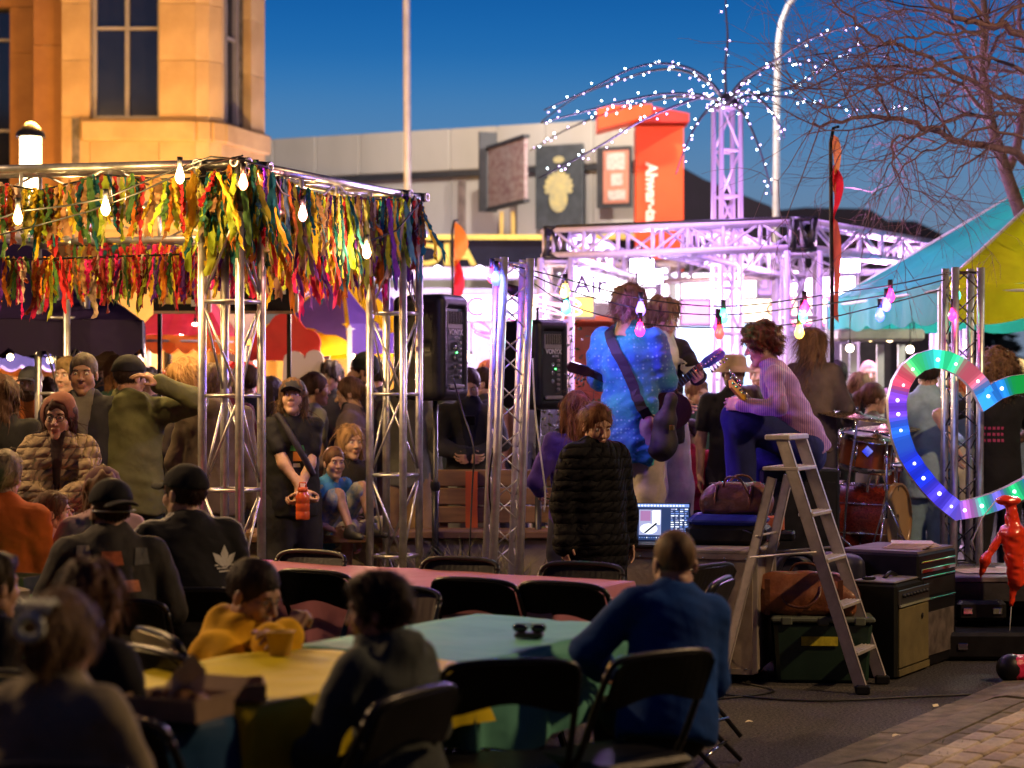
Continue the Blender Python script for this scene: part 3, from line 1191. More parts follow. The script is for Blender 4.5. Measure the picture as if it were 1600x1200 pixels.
# ------------------------------------------------------------------ sandstone building at the left
def slab_wall(parent, p0, p1, z0, z1, mat_, openings, cw=1.0, rh=.72, th=.12, seed=1):
    """wall between plan points p0 and p1 made of separate stone slabs, leaving openings (u0,u1,z0,z1)"""
    p0, p1 = Vector((*p0, 0)), Vector((*p1, 0))
    L = (p1 - p0).length
    d = (p1 - p0).normalized()
    nrm = Vector((d.y, -d.x, 0))     # faces the viewer
    us = sorted(set([0, L] + [o[0] for o in openings] + [o[1] for o in openings]))
    zs = [z0]
    while zs[-1] < z1:
        zs.append(zs[-1] + rh)
    for o in openings:
        zs += [o[2], o[3]]
    zs = sorted(set(round(z, 4) for z in zs if z <= z1 + .01))
    r = random.Random(seed)
    cache = {}
    for i in range(len(us) - 1):
        for j in range(len(zs) - 1):
            a, b, c, e = us[i], us[i + 1], zs[j], zs[j + 1]
            if e - c < .02 or b - a < .02:
                continue
            um, zm = (a + b) / 2, (c + e) / 2
            if any(o[0] < um < o[1] and o[2] < zm < o[3] for o in openings):
                continue
            nn = max(1, round((b - a) / cw))
            for q in range(nn):
                ua, ub = a + (b - a) * q / nn, a + (b - a) * (q + 1) / nn
                key = (round(ub - ua, 3), round(e - c, 3))
                if key not in cache:
                    ob = MB().box((0, 0, 0), (ub - ua - .005, th, e - c - .006), bev=.003).build('stone_slab', mat_, parent)
                    cache[key] = ob.data
                    bpy.data.objects.remove(ob)
                pc = p0 + d * (ua + ub) / 2 - nrm * (th / 2) + Vector((0, 0, (c + e) / 2)) + nrm * r.uniform(-.003, .003)
                link('stone_slab', cache[key], parent, pc, (0, 0, math.atan2(d.y, d.x)))
    b = MB()
    # backing behind the joints, with the same openings
    for i in range(len(us) - 1):
        for j in range(len(zs) - 1):
            um, zm = (us[i] + us[i + 1]) / 2, (zs[j] + zs[j + 1]) / 2
            if any(o[0] < um < o[1] and o[2] < zm < o[3] for o in openings):
                continue
            b.box(p0 + d * um - nrm * (th + .06) + Vector((0, 0, zm)), (us[i + 1] - us[i], .1, zs[j + 1] - zs[j]), (0, 0, math.atan2(d.y, d.x)))
    b.build('backing_wall', conc, parent)
    return p0, d, nrm


GLASS = mat('dark_window_glass', (.012, .013, .02), rough=.08, spec=.8, var=.2)
WFR = mat('grey_window_frame', (.28, .26, .23), rough=.5, var=.1)


def window(parent, p0, d, nrm, u0, u1, z0, z1, trans, mull=None, depth=.22):
    rz = math.atan2(d.y, d.x)
    c = p0 + d * (u0 + u1) / 2 - nrm * depth
    w, h = u1 - u0, z1 - z0
    fr = MB()
    fw = .06
    for sx in (-1, 1):
        fr.box((sx * (w / 2 - fw / 2), 0, (z0 + z1) / 2), (fw, .08, h))
    for z in (z0 + fw / 2, z1 - fw / 2):
        fr.box((0, .002, z), (w - 2 * fw - .004, .076, fw))
    f = fr.build('window', WFR, parent, c, (0, 0, rz))
    mu = MB()
    for q in (mull or [0]):
        mu.box((q * w, -.012, (z0 + z1) / 2), (.055, .07, h - 2 * fw))
        mu.box((q * w, -.05, (z0 + z1) / 2), (.02, .03, h - 2 * fw))
    mu.build('mullion', WFR, f)
    for z in trans:
        MB().box((0, -.005, z), (w - 2 * fw, .05, .04)).build('glazing_bar', WFR, f)
    xs = [-w / 2 + fw] + [q * w for q in (mull or [0])] + [w / 2 - fw]
    for i in range(len(xs) - 1):
        MB().box(((xs[i] + xs[i + 1]) / 2, .02, (z0 + z1) / 2), (xs[i + 1] - xs[i] - .03, .01, h - 2 * fw)).build('pane', GLASS, f)
    MB().box((0, .35, (z0 + z1) / 2), (w, .02, h)).build('dark_room', mat('dark_room', (.02, .02, .022), rough=.9), f)


SAND = mat('sandstone', (.54, .37, .15), rough=.85, color2=(.36, .23, .08), vscale=1.1, bump=.35, bscale=30, bdist=.01)
REND = mat('orange_render', (.44, .22, .07), rough=.85, color2=(.34, .16, .05), vscale=2.5, bump=.3, bscale=40)
bld = thing('stone_building', 'tall sandstone building with grey framed windows under warm street light', 'building')
ZT = 9.0
# recessed rendered wall at the far left
slab_wall(bld, (-9.2, 26.9), (-6.15, 26.9), 0, ZT, REND, [(1.4, 2.6, 3.6, 6.6)], cw=3, rh=3, seed=2)
p0, d, nr_ = Vector((-9.2, 26.9, 0)), Vector((1, 0, 0)), Vector((0, -1, 0))
window(bld, p0, d, nr_, 1.38, 2.62, 3.55, 8.5, [5.0, 6.2])
slab_wall(bld, (-6.15, 26.85), (-6.149, 26.3), 0, ZT, REND, [], cw=3, rh=3)
slab_wall(bld, (-6.15, 26.3), (-5.72, 26.3), 0, ZT, REND, [], cw=3, rh=3)  # orange lamp light on this pilaster put into its colour
slab_wall(bld, (-5.72, 26.25), (-5.719, 26.0), 0, ZT, SAND, [])
q0, dd, nn = slab_wall(bld, (-5.72, 26.0), (-4.02, 26.0), 0, ZT, SAND, [(.36, 1.24, 5.02, 8.7)], seed=5)
window(bld, q0, dd, nn, .35, 1.25, 5.02, 8.7, [6.2])
# rounded corner made of short facets
arc = [(-4.02, 26.0), (-3.86, 26.07), (-3.73, 26.25)]
for a, b in zip(arc[:-1], arc[1:]):
    slab_wall(bld, a, b, 0, ZT, SAND, [], cw=1)
q1, d1, n1 = slab_wall(bld, (-3.73, 26.25), (-3.33, 27.6), 0, ZT, SAND, [(.1, .95, 5.02, 8.7)], seed=8)
window(bld, q1, d1, n1, .1, .95, 5.02, 8.7, [6.2])
slab_wall(bld, (-3.33, 27.6), (-4.7, 33), 0, ZT, SAND, [], cw=2)
# sill course under the windows
for (p, q) in [((-5.45, 26.0), (-4.02, 26.0)), ((-4.02, 26.0), (-3.86, 26.07)), ((-3.86, 26.07), (-3.73, 26.25)), ((-3.73, 26.25), (-3.33, 27.6))]:
    p, q = Vector((*p, 0)), Vector((*q, 0))
    dv = (q - p).normalized()
    nv_ = Vector((dv.y, -dv.x, 0))
    MB().box((p + q) / 2 + nv_ * .02 + Vector((0, 0, 4.86)), ((q - p).length + .02, .14, .26), (0, 0, math.atan2(dv.y, dv.x)), bev=.02).build('sill_course', SAND, bld)

# glowing lantern on the building
lan = thing('street_lantern', 'white hot frosted lantern on a post before the orange wall at the far left', 'lamp', (-5.17, 22.0, 0))
MB().lathe([(.001, 3.62), (.045, 3.62), (.05, 0), (.12, 0)], 10).build('post', BLACKM, lan)
MB().lathe([(.001, 3.62), (.11, 3.62), (.11, 3.92), (.115, 3.93), (.115, 4.3), (.001, 4.3)], 16).build('lantern_glass', glow('lantern_glow', (1, .72, .38), 9), lan)
MB().lathe([(.16, 4.3), (.15, 4.35), (.05, 4.45), (.001, 4.47)], 16).build('lantern_cap', BLACKM, lan)
lamp('lantern_light', (-5.17, 22.2, 4.6), 380, (1, .46, .085), .2)
# the same kind of lamp further along the wall, hidden by the ribbons
lan2 = thing('street_lantern', 'second lantern post by the sandstone wall hidden behind the ribbon canopy', 'lamp', (-3.9, 23.2, 0))
MB().lathe([(.045, 2.9), (.05, 0), (.12, 0)], 10).build('post', BLACKM, lan2)
MB().lathe([(.001, 2.7), (.1, 2.75), (.1, 3.1), (.001, 3.12)], 16).build('lantern_glass', glow('lantern_glow2', (1, .7, .36), 6), lan2)
lamp('lantern_light', (-4.2, 23.3, 3.2), 340, (1, .48, .10), .2)

# ------------------------------------------------------------------ pale warehouse with the shop fascia
WALLW = mat('pale_wall_panel', (.46, .42, .37), rough=.8, color2=(.38, .345, .30), vscale=.7, bump=.15, bscale=30, stretch=(1, 1, .25))
DARKT = mat('dark_trim', (.03, .03, .035), rough=.5, var=.2)
wh = thing('warehouse', 'long pale warehouse with a dark gutter line under its raised parapet', 'building')
DW = 34.0
s_ = FPX / DW
X = lambda x: (x - 800) / s_
Z = lambda y: EYE + (600 - y) / s_
# the wall rises to the right in the photo as the building comes nearer: two runs
wx = [(-9, 38.5), (X(400), 37.5), (X(770), 34.6), (X(980), 33.0)]
top_z = 6.05
for i in range(14):
    t0, t1 = i / 14, (i + 1) / 14
    a = Vector((-9 + (2.2 + 9) * t0, 39.0 - 5.2 * t0, 0))
    b = Vector((-9 + (2.2 + 9) * t1, 39.0 - 5.2 * t1, 0))
    dv = (b - a).normalized()
    MB().box((a + b) / 2 + Vector((0, 0, 2.6)), ((b - a).length - .01, .2, 5.2), (0, 0, math.atan2(dv.y, dv.x))).build('wall_panel', WALLW, wh)
    MB().box((a + b) / 2 + Vector((0, -.12, 5.66)), ((b - a).length - .004, .3, .72), (0, 0, math.atan2(dv.y, dv.x)), bev=.02).build('parapet_panel', WALLW, wh)
    MB().box((a + b) / 2 + Vector((0, -.10, 5.25)), ((b - a).length, .26, .1), (0, 0, math.atan2(dv.y, dv.x))).build('gutter', DARKT, wh)
wdir = Vector((11.2, -5.2, 0)).normalized()
wang = math.atan2(wdir.y, wdir.x)
wn_ = Vector((wdir.y, -wdir.x, 0))


def on_wall(px_, proud=.2):
    """point of the warehouse front seen at photo column px_"""
    k_ = (px_ - 800) / FPX
    # (-9+11.2t) = k (39-5.2t)
    t = (k_ * 39 + 9) / (11.2 + 5.2 * k_)
    p = Vector((-9 + 11.2 * t, 39 - 5.2 * t, 0))
    return p + wn_ * proud


for px_ in (728, 808):
    p = on_wall(px_, .15)
    MB().box((p.x, p.y, 2.6), (.1, .1, 5.1), (0, 0, wang)).build('drain_pipe', mat('rust_pipe', (.18, .13, .11), rough=.8, var=.3), wh)
# right end of the building, lower roof and side
p = Vector((2.2, 33.8, 0))
for i in range(5):
    MB().box((2.35 + i * .02, 34.9 + i * 2.2, 2.6), (.2, 2.2, 5.2)).build('side_panel', WALLW, wh)

# old billboard on brackets
bb = thing('billboard', 'faded pinkish grey billboard projecting from the pale warehouse wall', 'billboard', (0, 0, 0))
pa, pb = at(765, 268, 33.2), at(822, 275, 31.6)
mbb = MB()
dz = .47 * 1.0
c = (pa + pb) / 2
dv = (pb - pa)
dv.z = 0
L_ = dv.length
an_ = math.atan2(dv.y, dv.x)
MB().box(c, (L_, .06, .95), (0, 0, an_), bev=.01).build('board', mat('faded_print', (.36, .30, .30), rough=.7, color2=(.22, .12, .13), vscale=5, stretch=(1, 1, 2.5)), bb)
for z in (-.5, .5):
    MB().box(c + Vector((0, 0, z)), (L_ + .06, .1, .05), (0, 0, an_)).build('frame_rail', DARKT, bb)
MB().box(pa + Vector((-.03, .1, -.0)), (.06, .3, 1.3), (0, 0, an_)).build('frame_post', DARKT, bb)
for o_ in (.0, .18):
    MB().box(pb + Vector((-.2 - o_, .6, -1.0)), (.06, .06, 1.0)).build('bracket', mat('mustard_bracket', (.5, .33, .08), rough=.6), bb)

# dark poster with a pale yellow bloom shape
po = thing('poster_board', 'tall charcoal poster with a pale yellow flower like emblem on the warehouse', 'poster')
p = on_wall(887, .34)
zc = EYE + (600 - 292) / FPX * p.y
MB().box((p.x, p.y, zc), (.86, .06, 1.4), (0, 0, wang), bev=.005).build('board', mat('charcoal_print', (.05, .055, .06), rough=.6, var=.3), po)
pm = mat('pale_yellow_print', (.62, .5, .2), rough=.7, color2=(.42, .36, .2), vscale=9)
mb = MB()
cn = Vector((p.x, p.y, zc)) + wn_ * .036
for k_ in range(11):
    a = -.35 + k_ * .384
    u = Vector((math.cos(a) * wdir.x, math.cos(a) * wdir.y, math.sin(a)))
    w_ = Vector((-math.sin(a) * wdir.x, -math.sin(a) * wdir.y, math.cos(a)))
    o_ = cn + u * .12
    mb.add([o_ + u * (.15 * math.cos(q)) + w_ * (.06 * math.sin(q)) + wn_ * .0012 * k_ for q in np.linspace(0, 2 * PI, 10, endpoint=False)], [tuple(range(10))])
mb.add([cn + Vector((0, 0, -.2)) + wdir * .17 * math.cos(q) + Vector((0, 0, .23 * math.sin(q))) + wn_ * .016 for q in np.linspace(0, 2 * PI, 14, endpoint=False)], [tuple(range(14))])
mb.add([cn + Vector((0, 0, .45)) + wdir * (.1 * math.cos(q)) + Vector((0, 0, .06 * math.sin(q))) + wn_ * .004 for q in np.linspace(0, 2 * PI, 9, endpoint=False)], [tuple(range(9))])
mb.build('print', pm, po)

ob_ = thing('notice_board', 'orange and white panelled notice board in a black frame beside the red tower', 'sign')
p = on_wall(972, .34)
zc = EYE + (600 - 277) / FPX * p.y
MB().box((p.x, p.y, zc), (.6, .08, 1.0), (0, 0, wang)).build('frame', DARKT, ob_)
MB().box(Vector((p.x, p.y, zc)) + wn_ * .05 + wdir * .05, (.44, .03, .86), (0, 0, wang)).build('panel', mat('salmon_print', (.55, .2, .13), rough=.6), ob_)
for (u, v, w_, h_) in ((.0, .25, .32, .28), (.02, -.05, .2, .2), (.02, -.3, .3, .16)):
    MB().box(Vector((p.x, p.y, zc + v)) + wn_ * .07 + wdir * (.05 + u), (w_, .02, h_), (0, 0, wang)).build('white_field', mat('white_print', (.5, .45, .4), rough=.6, var=.3, vscale=20), ob_)

# fascia with yellow letters
FDY = 30.5
fs = FPX / FDY
XF = lambda x: (x - 800) / fs
ZF = lambda y: EYE + (600 - y) / fs
sh = thing('shop_front', 'shop front with navy fascia and yellow lettering above a lit white awning', 'shop')
NAVY = mat('navy_fascia', (.008, .008, .022), rough=.6, spec=.15, var=.2)
YEL = mat('yellow_letter', (.62, .48, .10), rough=.5, var=.15)
MB().box(((XF(440) + XF(1010)) / 2, FDY, ZF(400)), (XF(1010) - XF(440), .3, .50), bev=.01).build('fascia', NAVY, sh)
MB().box(((XF(440) + XF(1010)) / 2, FDY - .12, ZF(372)), (XF(1010) - XF(440), .2, .07)).build('yellow_trim', YEL, sh)
text('INDIA', .46, YEL, sh, (XF(668), FDY - .17, ZF(400)), (PI / 2, 0, 0), bold=.012, sx=1.15)
text('OS', .44, YEL, sh, (XF(925), FDY - .17, ZF(402)), (PI / 2, 0, 0), bold=.012, sx=1.2)
LIL = mat('lilac_lit_awning', (.62, .55, .68), rough=.5, var=.08)  # purple light under the awning put into its colour
MB().box(((XF(440) + XF(870)) / 2, FDY - .8, ZF(432)), (XF(870) - XF(440), 1.5, .10)).build('awning', LIL, sh)
for x in (520, 600, 690, 752, 814, 870, 500):
    MB().ball((XF(x), FDY - 1.6, ZF(431)), .062, 8).build('awning_lamp', glow('awning_bulb', (.85, .75, 1), 9, sample=False), sh)
MB().box(((XF(440) + XF(870)) / 2, FDY + .6, 1.6), (XF(870) - XF(440), .1, 3.0)).build('back_wall', mat('shop_wall', (.6, .58, .65), rough=.7, var=.1), sh)
lamp('awning_light', (XF(600), FDY - 1.5, 2.75), 260, (.72, .55, 1), .2)
lamp('awning_light', (XF(780), FDY - 1.5, 2.75), 260, (.72, .6, 1), .2)


def lightbox(label, x0, x1, y0, y1, D, col, s, items=(), frame_=None, ang=0):
    a = at(x0, y1, D)
    b = at(x1, y0, D)
    c = (a + b) / 2
    o = thing('menu_sign', label, 'sign', c, ang, 'lit stall signs in the background')
    w, h = b.x - a.x, b.z - a.z
    MB().box((0, .06, 0), (w + .06, .12, h + .06), bev=.01).build('sign_box', frame_ or mat('sign_frame', (.3, .28, .33), rough=.5), o)
    MB().box((0, -.012, 0), (w, .02, h)).build('lit_panel', glow('panel_%02x%02x%02x_%d' % tuple([int(v * 255) for v in col] + [int(s * 10)]), col, s), o)
    for (body, sz, cc, u, v) in items:
        text(body, sz, mat('ink_%02x%02x%02x' % tuple(int(q * 255) for q in cc), cc, rough=.6), o, (u * w, -.027, v * h), (PI / 2, 0, 0), bold=.006, extrude=.002)
    return o


W1_, W2_ = (1.0, .88, .98), (1, .93, .98)
lightbox('wide white lit menu sign with violet scribbled lettering behind the guitarist', 892, 1042, 420, 472, 23.5, W2_, 5.0, [('Air', .3, (.2, .1, .45), -.3, .0)])
lightbox('wide white lit sign with purple rounded letters above the bassist', 1066, 1182, 428, 468, 23.2, W2_, 5.0)
lightbox('small lilac lettered panel at the right end of the white sign', 1186, 1222, 424, 460, 23.1, (.45, .25, .7), 1.6, [('ue', .3, (.9, .85, 1), 0, .0)])
lightbox('yellow white lit menu panel left of the orange price board', 1160, 1228, 468, 502, 22.6, (1, .86, .62), 3.2, [('O', .2, (.9, .4, .1), .2, 0)])
lightbox('orange white price board with a pink glowing frame near the black flagpole', 1238, 1292, 466, 504, 22.4, (1, .80, .55), 3.0, [('2', .22, (.9, .3, .1), -.25, 0), ('S', .2, (.9, .3, .2), .2, .05)], glow('pink_tube', (1, .12, .35), 2.5))
lightbox('tall white lit panel at the far right behind the truss canopy', 1240, 1335, 425, 462, 24.2, (1, .85, 1), 4.5, [('A', .2, (.8, .3, .4), .15, 0)])
lightbox('white lit kiosk sign with magenta and blue letters left of the speaker', 640, 852, 462, 500, 27.0, (.92, .9, 1), 3.2, [('C', .36, (.6, .1, .7), -.02, 0), ('O', .34, (.2, .2, .8), .26, 0)])
lightbox('pink lilac picture panel under the white sign', 1065, 1108, 470, 506, 23.0, (.8, .35, .75), 1.6)
lightbox('small yellow lit panel under the left white sign', 890, 926, 466, 494, 22.8, (1, .8, .1), 1.3)

# stalls behind: boxes with counters
def stall(label, x0, x1, y0, D, c, depth=2.0):
    a, b = at(x0, y0, D), at(x1, y0, D)
    o = thing('market_stall', label, 'stall', ((a.x + b.x) / 2, D, 0), 0, 'market stalls in the background')
    w, h = b.x - a.x, a.z
    m = mat('stall_%02x%02x%02x' % tuple(int(v * 255) for v in c), c, rough=.6, var=.12)
    MB().box((0, depth, h / 2), (w, .06, h)).build('back_panel', m, o)
    for sx in (-1, 1):
        MB().box((sx * w / 2, depth / 2, h / 2), (.05, depth, h)).build('side_panel', m, o)
    MB().box((0, 0, .5), (w, .5, 1.0), bev=.02).build('counter', m, o)
    MB().box((0, -.05, 1.03), (w + .1, .6, .05), bev=.01).build('counter_top', mat('counter_top', (.3, .28, .27), rough=.4), o)
    MB().box((0, depth / 2 - .1, h), (w + .2, depth + .3, .06)).build('roof_panel', m, o)
    return o


stall('red fronted food stall behind the left guitarist', 895, 985, 498, 24.0, (.55, .12, .05))
stall('pale blue food truck side behind the bassist', 1060, 1190, 432, 25.5, (.38, .5, .62))
stall('lilac white food truck behind the truss canopy', 1190, 1340, 425, 26.5, (.6, .5, .66))
stall('white food truck behind the fairy light mast', 860, 1058, 415, 27.5, (.62, .55, .62))
stall('orange lit drinks stall beyond the left crowd', -20, 200, 540, 22.0, (.62, .36, .14))
stall('yellow lit snack stall under the striped tent', 400, 640, 535, 25.0, (.6, .38, .12))
lamp('stall_light', (1.3, 24.0, 2.5), 420, (1, .8, .95), .15)
lamp('stall_light', (3.0, 23.8, 2.5), 420, (1, .75, 1), .15)
lamp('stall_light', (2.2, 26.3, 2.2), 250, (.8, .85, 1), .15)
lamp('stall_light', (-5.0, 21.2, 2.0), 900, (1, .55, .2), .1)
lamp('stall_light', (-2.2, 23.6, 2.0), 800, (1, .62, .25), .1)

# ------------------------------------------------------------------ red tower sign
RED = mat('orange_red_cladding', (.75, .07, .012), rough=.45, var=.06, vscale=2)
RED2 = mat('dark_red_cladding', (.42, .02, .012), rough=.5, var=.06)
tw = thing('tower_sign', 'tall orange red tower sign with white vertical lettering and folded top', 'sign')
a, b = at(994, 600, 30.0), at(1068, 600, 30.0)
zt = EYE + (600 - 196) / FPX * 30
MB().box(((a.x + b.x) / 2, 30.3, zt / 2), (b.x - a.x, .6, zt), bev=.01).build('tower_body', RED, tw)
zb = EYE + (600 - 172) / FPX * 30
mb = MB()
f0, f1 = at(932, 0, 30).x, at(1015, 0, 30).x
mb.add([(f0, 29.5, zt - .12), (f1, 29.5, zt + .08), (f1, 29.5, zb + .02), (f0, 29.5, zb - .02), (f0, 30.2, zt - .12), (f1, 30.2, zt + .08), (f1, 30.2, zb + .02), (f0, 30.2, zb - .02)],
       [(0, 1, 2, 3), (7, 6, 5, 4), (0, 4, 5, 1), (3, 2, 6, 7), (0, 3, 7, 4), (1, 5, 6, 2)])
mb.build('folded_arm', RED, tw)
mb = MB()
x0, x1, x2 = a.x + .02, b.x, b.x + .06
mb.prism([(f1 - .2, zt + .02), (x2, zt + .02), (x2, zb - .08), (f1 - .2, zb + .06)], -.7, (0, 29.75, 0))
mb.build('cap_block', RED2, tw)
text('Ahwar-ta', .225, mat('white_letter', (.8, .6, .5), rough=.5), tw, ((a.x + b.x) / 2 - .13, 29.985, zt - .98), (PI / 2, PI / 2, 0), bold=.008, extrude=.01)

# ------------------------------------------------------------------ far roofs and hill
RF = mat('dark_far_roof', (.028, .018, .03), rough=.85, var=.2, vscale=2)
for i, (lab, pts, D, dep) in enumerate([
        ('dark gabled roof right of the red tower', [(1068, 262), (1100, 280), (1204, 322), (1218, 345), (1218, 400), (1062, 400)], 42, 6),
        ('long dark hipped roof behind the flagpole', [(1200, 330), (1258, 324), (1358, 326), (1395, 350), (1400, 420), (1200, 420)], 46, 8),
        ('dark far roof sloping down towards the green tent', [(1355, 345), (1430, 345), (1502, 380), (1530, 400), (1530, 460), (1350, 460)], 52, 8)]):
    o = thing('house', lab, 'house', (0, 0, 0), 0, 'dark houses beyond the market')
    zb_ = min(at(x, y, D).z for x, y in pts)
    MB().prism([(at(x, y, D).x, at(x, y, D).z) for x, y in pts][::-1], -dep, (0, D, 0)).build('roof', RF, o)
    xs = [at(x, y, D).x for x, y in pts]
    MB().box(((min(xs) + max(xs)) / 2, D + dep / 2, zb_ / 2), (max(xs) - min(xs) - .2, dep - .2, zb_)).build('wall', mat('far_house_wall', (.09, .07, .08), rough=.9, var=.2), o)

# far conifers on the horizon
for i, (x, y, D) in enumerate([(1498, 362, 70), (1522, 366, 72), (1545, 372, 68)]):
    o = thing('conifer', ['dark conifer top beside the green tent roof, leftmost', 'dark conifer in the middle of the far row', 'dark conifer nearest the green tent roof'][i], 'tree', (at(x, y, D).x, D, 0), 0, 'far conifers')
    h = at(x, y, D).z
    mb = MB()
    r = random.Random(i)
    for q in range(260):
        z = h * r.uniform(.25, 1) ** .8
        a_ = r.uniform(0, 6.28)
        rad = (h - z) * .28 + .05
        p = Vector((math.cos(a_) * rad, math.sin(a_) * rad, z - rad * .3))
        mb.add([(0, 0, z), p + Vector((-.12, .1, -.1)), p + Vector((.12, -.1, .05))], [(0, 1, 2)])
    tag(mb.build('crown', mat('dark_needles', (.02, .028, .02), rough=.8), o), kind='stuff')
    MB().tube([(0, 0, 0), (0, 0, h * .9)], .2, 6, r1=.03).build('trunk', mat('dark_trunk', (.03, .025, .02), rough=.9), o)

# ------------------------------------------------------------------ tall lamp posts
PG = mat('galvanised_post', (.52, .52, .52), rough=.5, var=.12, vscale=4, metal=.2)


def post(label, pts, D, r0=.085, group='tall lamp posts against the sky'):
    o = thing('lamp_post', label, 'lamp post', (at(pts[0][0], 600, D).x, D, 0), 0, group)
    P_ = [Vector((0, 0, 0))]
    for (x, y) in pts:
        v = at(x, y, D)
        P_.append(Vector((v.x - o.location.x, 0, v.z)))
    MB().tube(P_, r0, 12, r1=r0 * .72).build('pole', PG, o)
    e = P_[-1]
    MB().box(e + Vector((.35, 0, .02)), (.7, .3, .14), bev=.05).build('lamp_head', PG, o)
    MB().lathe([(.16, .0), (.16, .35), (.14, .4)], 12).build('foot', PG, o)
    hd_ = o.location + e + Vector((.5, 0, -.08))
    MB().box(e + Vector((.4, 0, -.06)), (.4, .2, .03)).build('lens', glow('cool_lens', (.85, .9, 1), 25, sample=False), o)
    lamp('street_light', hd_ + Vector((.35, 0, 0)), 3000, (1, .9, .8), .15, 'SPOT', (2.5, 36, 3.5), 120, .5)
    return o


post('straight grey lamp post in front of the pale warehouse', [(637, 300), (635, 0), (634, -150), (640, -200), (660, -230), (700, -240)], 27, .052)
post('grey lamp post with curved top behind the fairy light mast', [(1212, 400), (1214, 140), (1216, 70), (1221, 35), (1232, 8), (1250, -14), (1300, -34), (1340, -40)], 29, .048)

# ------------------------------------------------------------------ tents
def panel(parent, name, m, a, b, c, d=None, n=8, sag=.06, out=(0, 0, 1)):
    """sagging cloth panel a-b-c(-d)"""
    a, b, c = Vector(a), Vector(b), Vector(c)
    d = Vector(d) if d is not None else c
    V, F = [], []
    o = Vector(out)
    for i in range(n + 1):
        for j in range(n + 1):
            u, v = i / n, j / n
            p = (a * (1 - u) + b * u) * (1 - v) + (d * (1 - u) + c * u) * v
            p = p - o * sag * math.sin(PI * v) * (.4 + .6 * math.sin(PI * u)) - o * .012 * math.sin(u * 21 + v * 3)
            V.append(p)
    k_ = n + 1
    for i in range(n):
        for j in range(n):
            F.append((i * k_ + j, (i + 1) * k_ + j, (i + 1) * k_ + j + 1, i * k_ + j + 1))
    V2 = [v - o * .004 for v in V]
    F2 = [tuple(q + len(V) for q in reversed(f)) for f in F]
    return MB().add(V + V2, F + F2, smooth=True).build(name, m, parent)


def valance(parent, m, a, b, h, scal=0, amp=.04, n=24):
    a, b = Vector(a), Vector(b)
    d = (b - a).normalized()
    nrm = Vector((d.y, -d.x, 0))
    V, F = [], []
    for i in range(n + 1):
        t = i / n
        p = a + (b - a) * t + nrm * .012 * math.sin(t * 17)
        dz = h - (amp * abs(math.sin(t * PI * scal)) if scal else 0) if scal else h
        if scal:
            dz = h - amp + amp * abs(math.sin(t * PI * scal))
        for off in (0, .004):
            V += [p + nrm * off, p + nrm * off - Vector((0, 0, dz))]
    for i in range(n):
        q = i * 4
        F += [(q, q + 4, q + 5, q + 1), (q + 2, q + 3, q + 7, q + 6), (q + 1, q + 5, q + 7, q + 3)]
    return MB().add(V, F, smooth=False).build('valance', m, parent)


def tent(label, corners, peak, cols, vh=.25, scal=0, vcols=None, group=None, legs=True, sag=.06, name='canopy_tent', vamp=.05):
    o = thing(name, label, 'tent', (0, 0, 0), 0, group)
    cs = [Vector(c) for c in corners]
    pk = Vector(peak)
    for i in range(4):
        a, b = cs[i], cs[(i + 1) % 4]
        panel(o, 'roof_panel', cols[i], a, b, pk, n=10, sag=sag)
        valance(o, (vcols or cols)[i], a, b, vh, scal, n=36 if scal else 16, amp=vamp)
        if legs:
            MB().box((a.x, a.y, a.z / 2 - .02), (.04, .04, a.z - .03)).build('leg', PG, o)
            d_ = (pk - a)
            MB().tube([a - Vector((0, 0, .03)), a + d_ * .96 - Vector((0, 0, .05))], .014, 6).build('rafter', PG, o)
            MB().tube([a - Vector((0, 0, .05)), b - Vector((0, 0, .05))], .012, 6).build('eave_rail', PG, o)
    return o


def tcloth(key, c, tr=.35):
    if key in MC:
        return MC[key]
    m = mat(key, c, rough=.7, var=.14, vscale=3, wrinkle=.8, wscale=3.5, spec=.2)
    N, L_ = m.node_tree.nodes, m.node_tree.links
    b_ = N['Principled BSDF']
    t_ = N.new('ShaderNodeBsdfTranslucent')
    t_.inputs[0].default_value = (*c, 1)
    mx = N.new('ShaderNodeMixShader')
    mx.inputs[0].default_value = tr
    L_.new(b_.outputs[0], mx.inputs[1])
    L_.new(t_.outputs[0], mx.inputs[2])
    L_.new(mx.outputs[0], [n_ for n_ in N if n_.type == 'OUTPUT_MATERIAL'][0].inputs[0])
    return m


TEAL, LIME = tcloth('teal_canvas', (.035, .42, .36)), tcloth('lime_canvas', (.75, .78, .02))
tent('big teal and lime yellow canopy tent at the right', [(3.12, 14.9, 2.38), (6.4, 15.6, 2.42), (6.1, 19.0, 2.42), (2.84, 18.4, 2.40)], (4.75, 16.9, 3.62),
     [LIME, TEAL, TEAL, TEAL], vh=.30, scal=5, sag=.10, vamp=.05)
lamp('tent_lamp', (4.6, 16.6, 2.5), 150, (1, .95, .8), .1)
lamp('tent_lamp', (4.9, 13.6, 3.6), 22, (1, .95, .85), .1)
PURP, YELC = tcloth('purple_canvas', (.13, .06, .26)), tcloth('yellow_canvas', (.85, .56, .01))
PINKC, DKP = tcloth('pink_canvas', (.70, .07, .14)), tcloth('dark_purple_canvas', (.010, .004, .034), .05)
ORC = tcloth('orange_canvas', (.8, .3, .06))
c0 = at(455, 470, 19.0)
tent('purple and yellow striped market tent behind the ribbon posts', [(at(408, 0, 20).x, 19.6, 2.15), (at(545, 0, 18.5).x, 18.6, 2.2), (at(690, 0, 21).x, 21.2, 2.25), (at(520, 0, 23).x, 22.6, 2.2)], (at(535, 0, 20.5).x, 20.5, 2.80),
     [YELC, PURP, YELC, PURP], vh=.28, sag=.02)
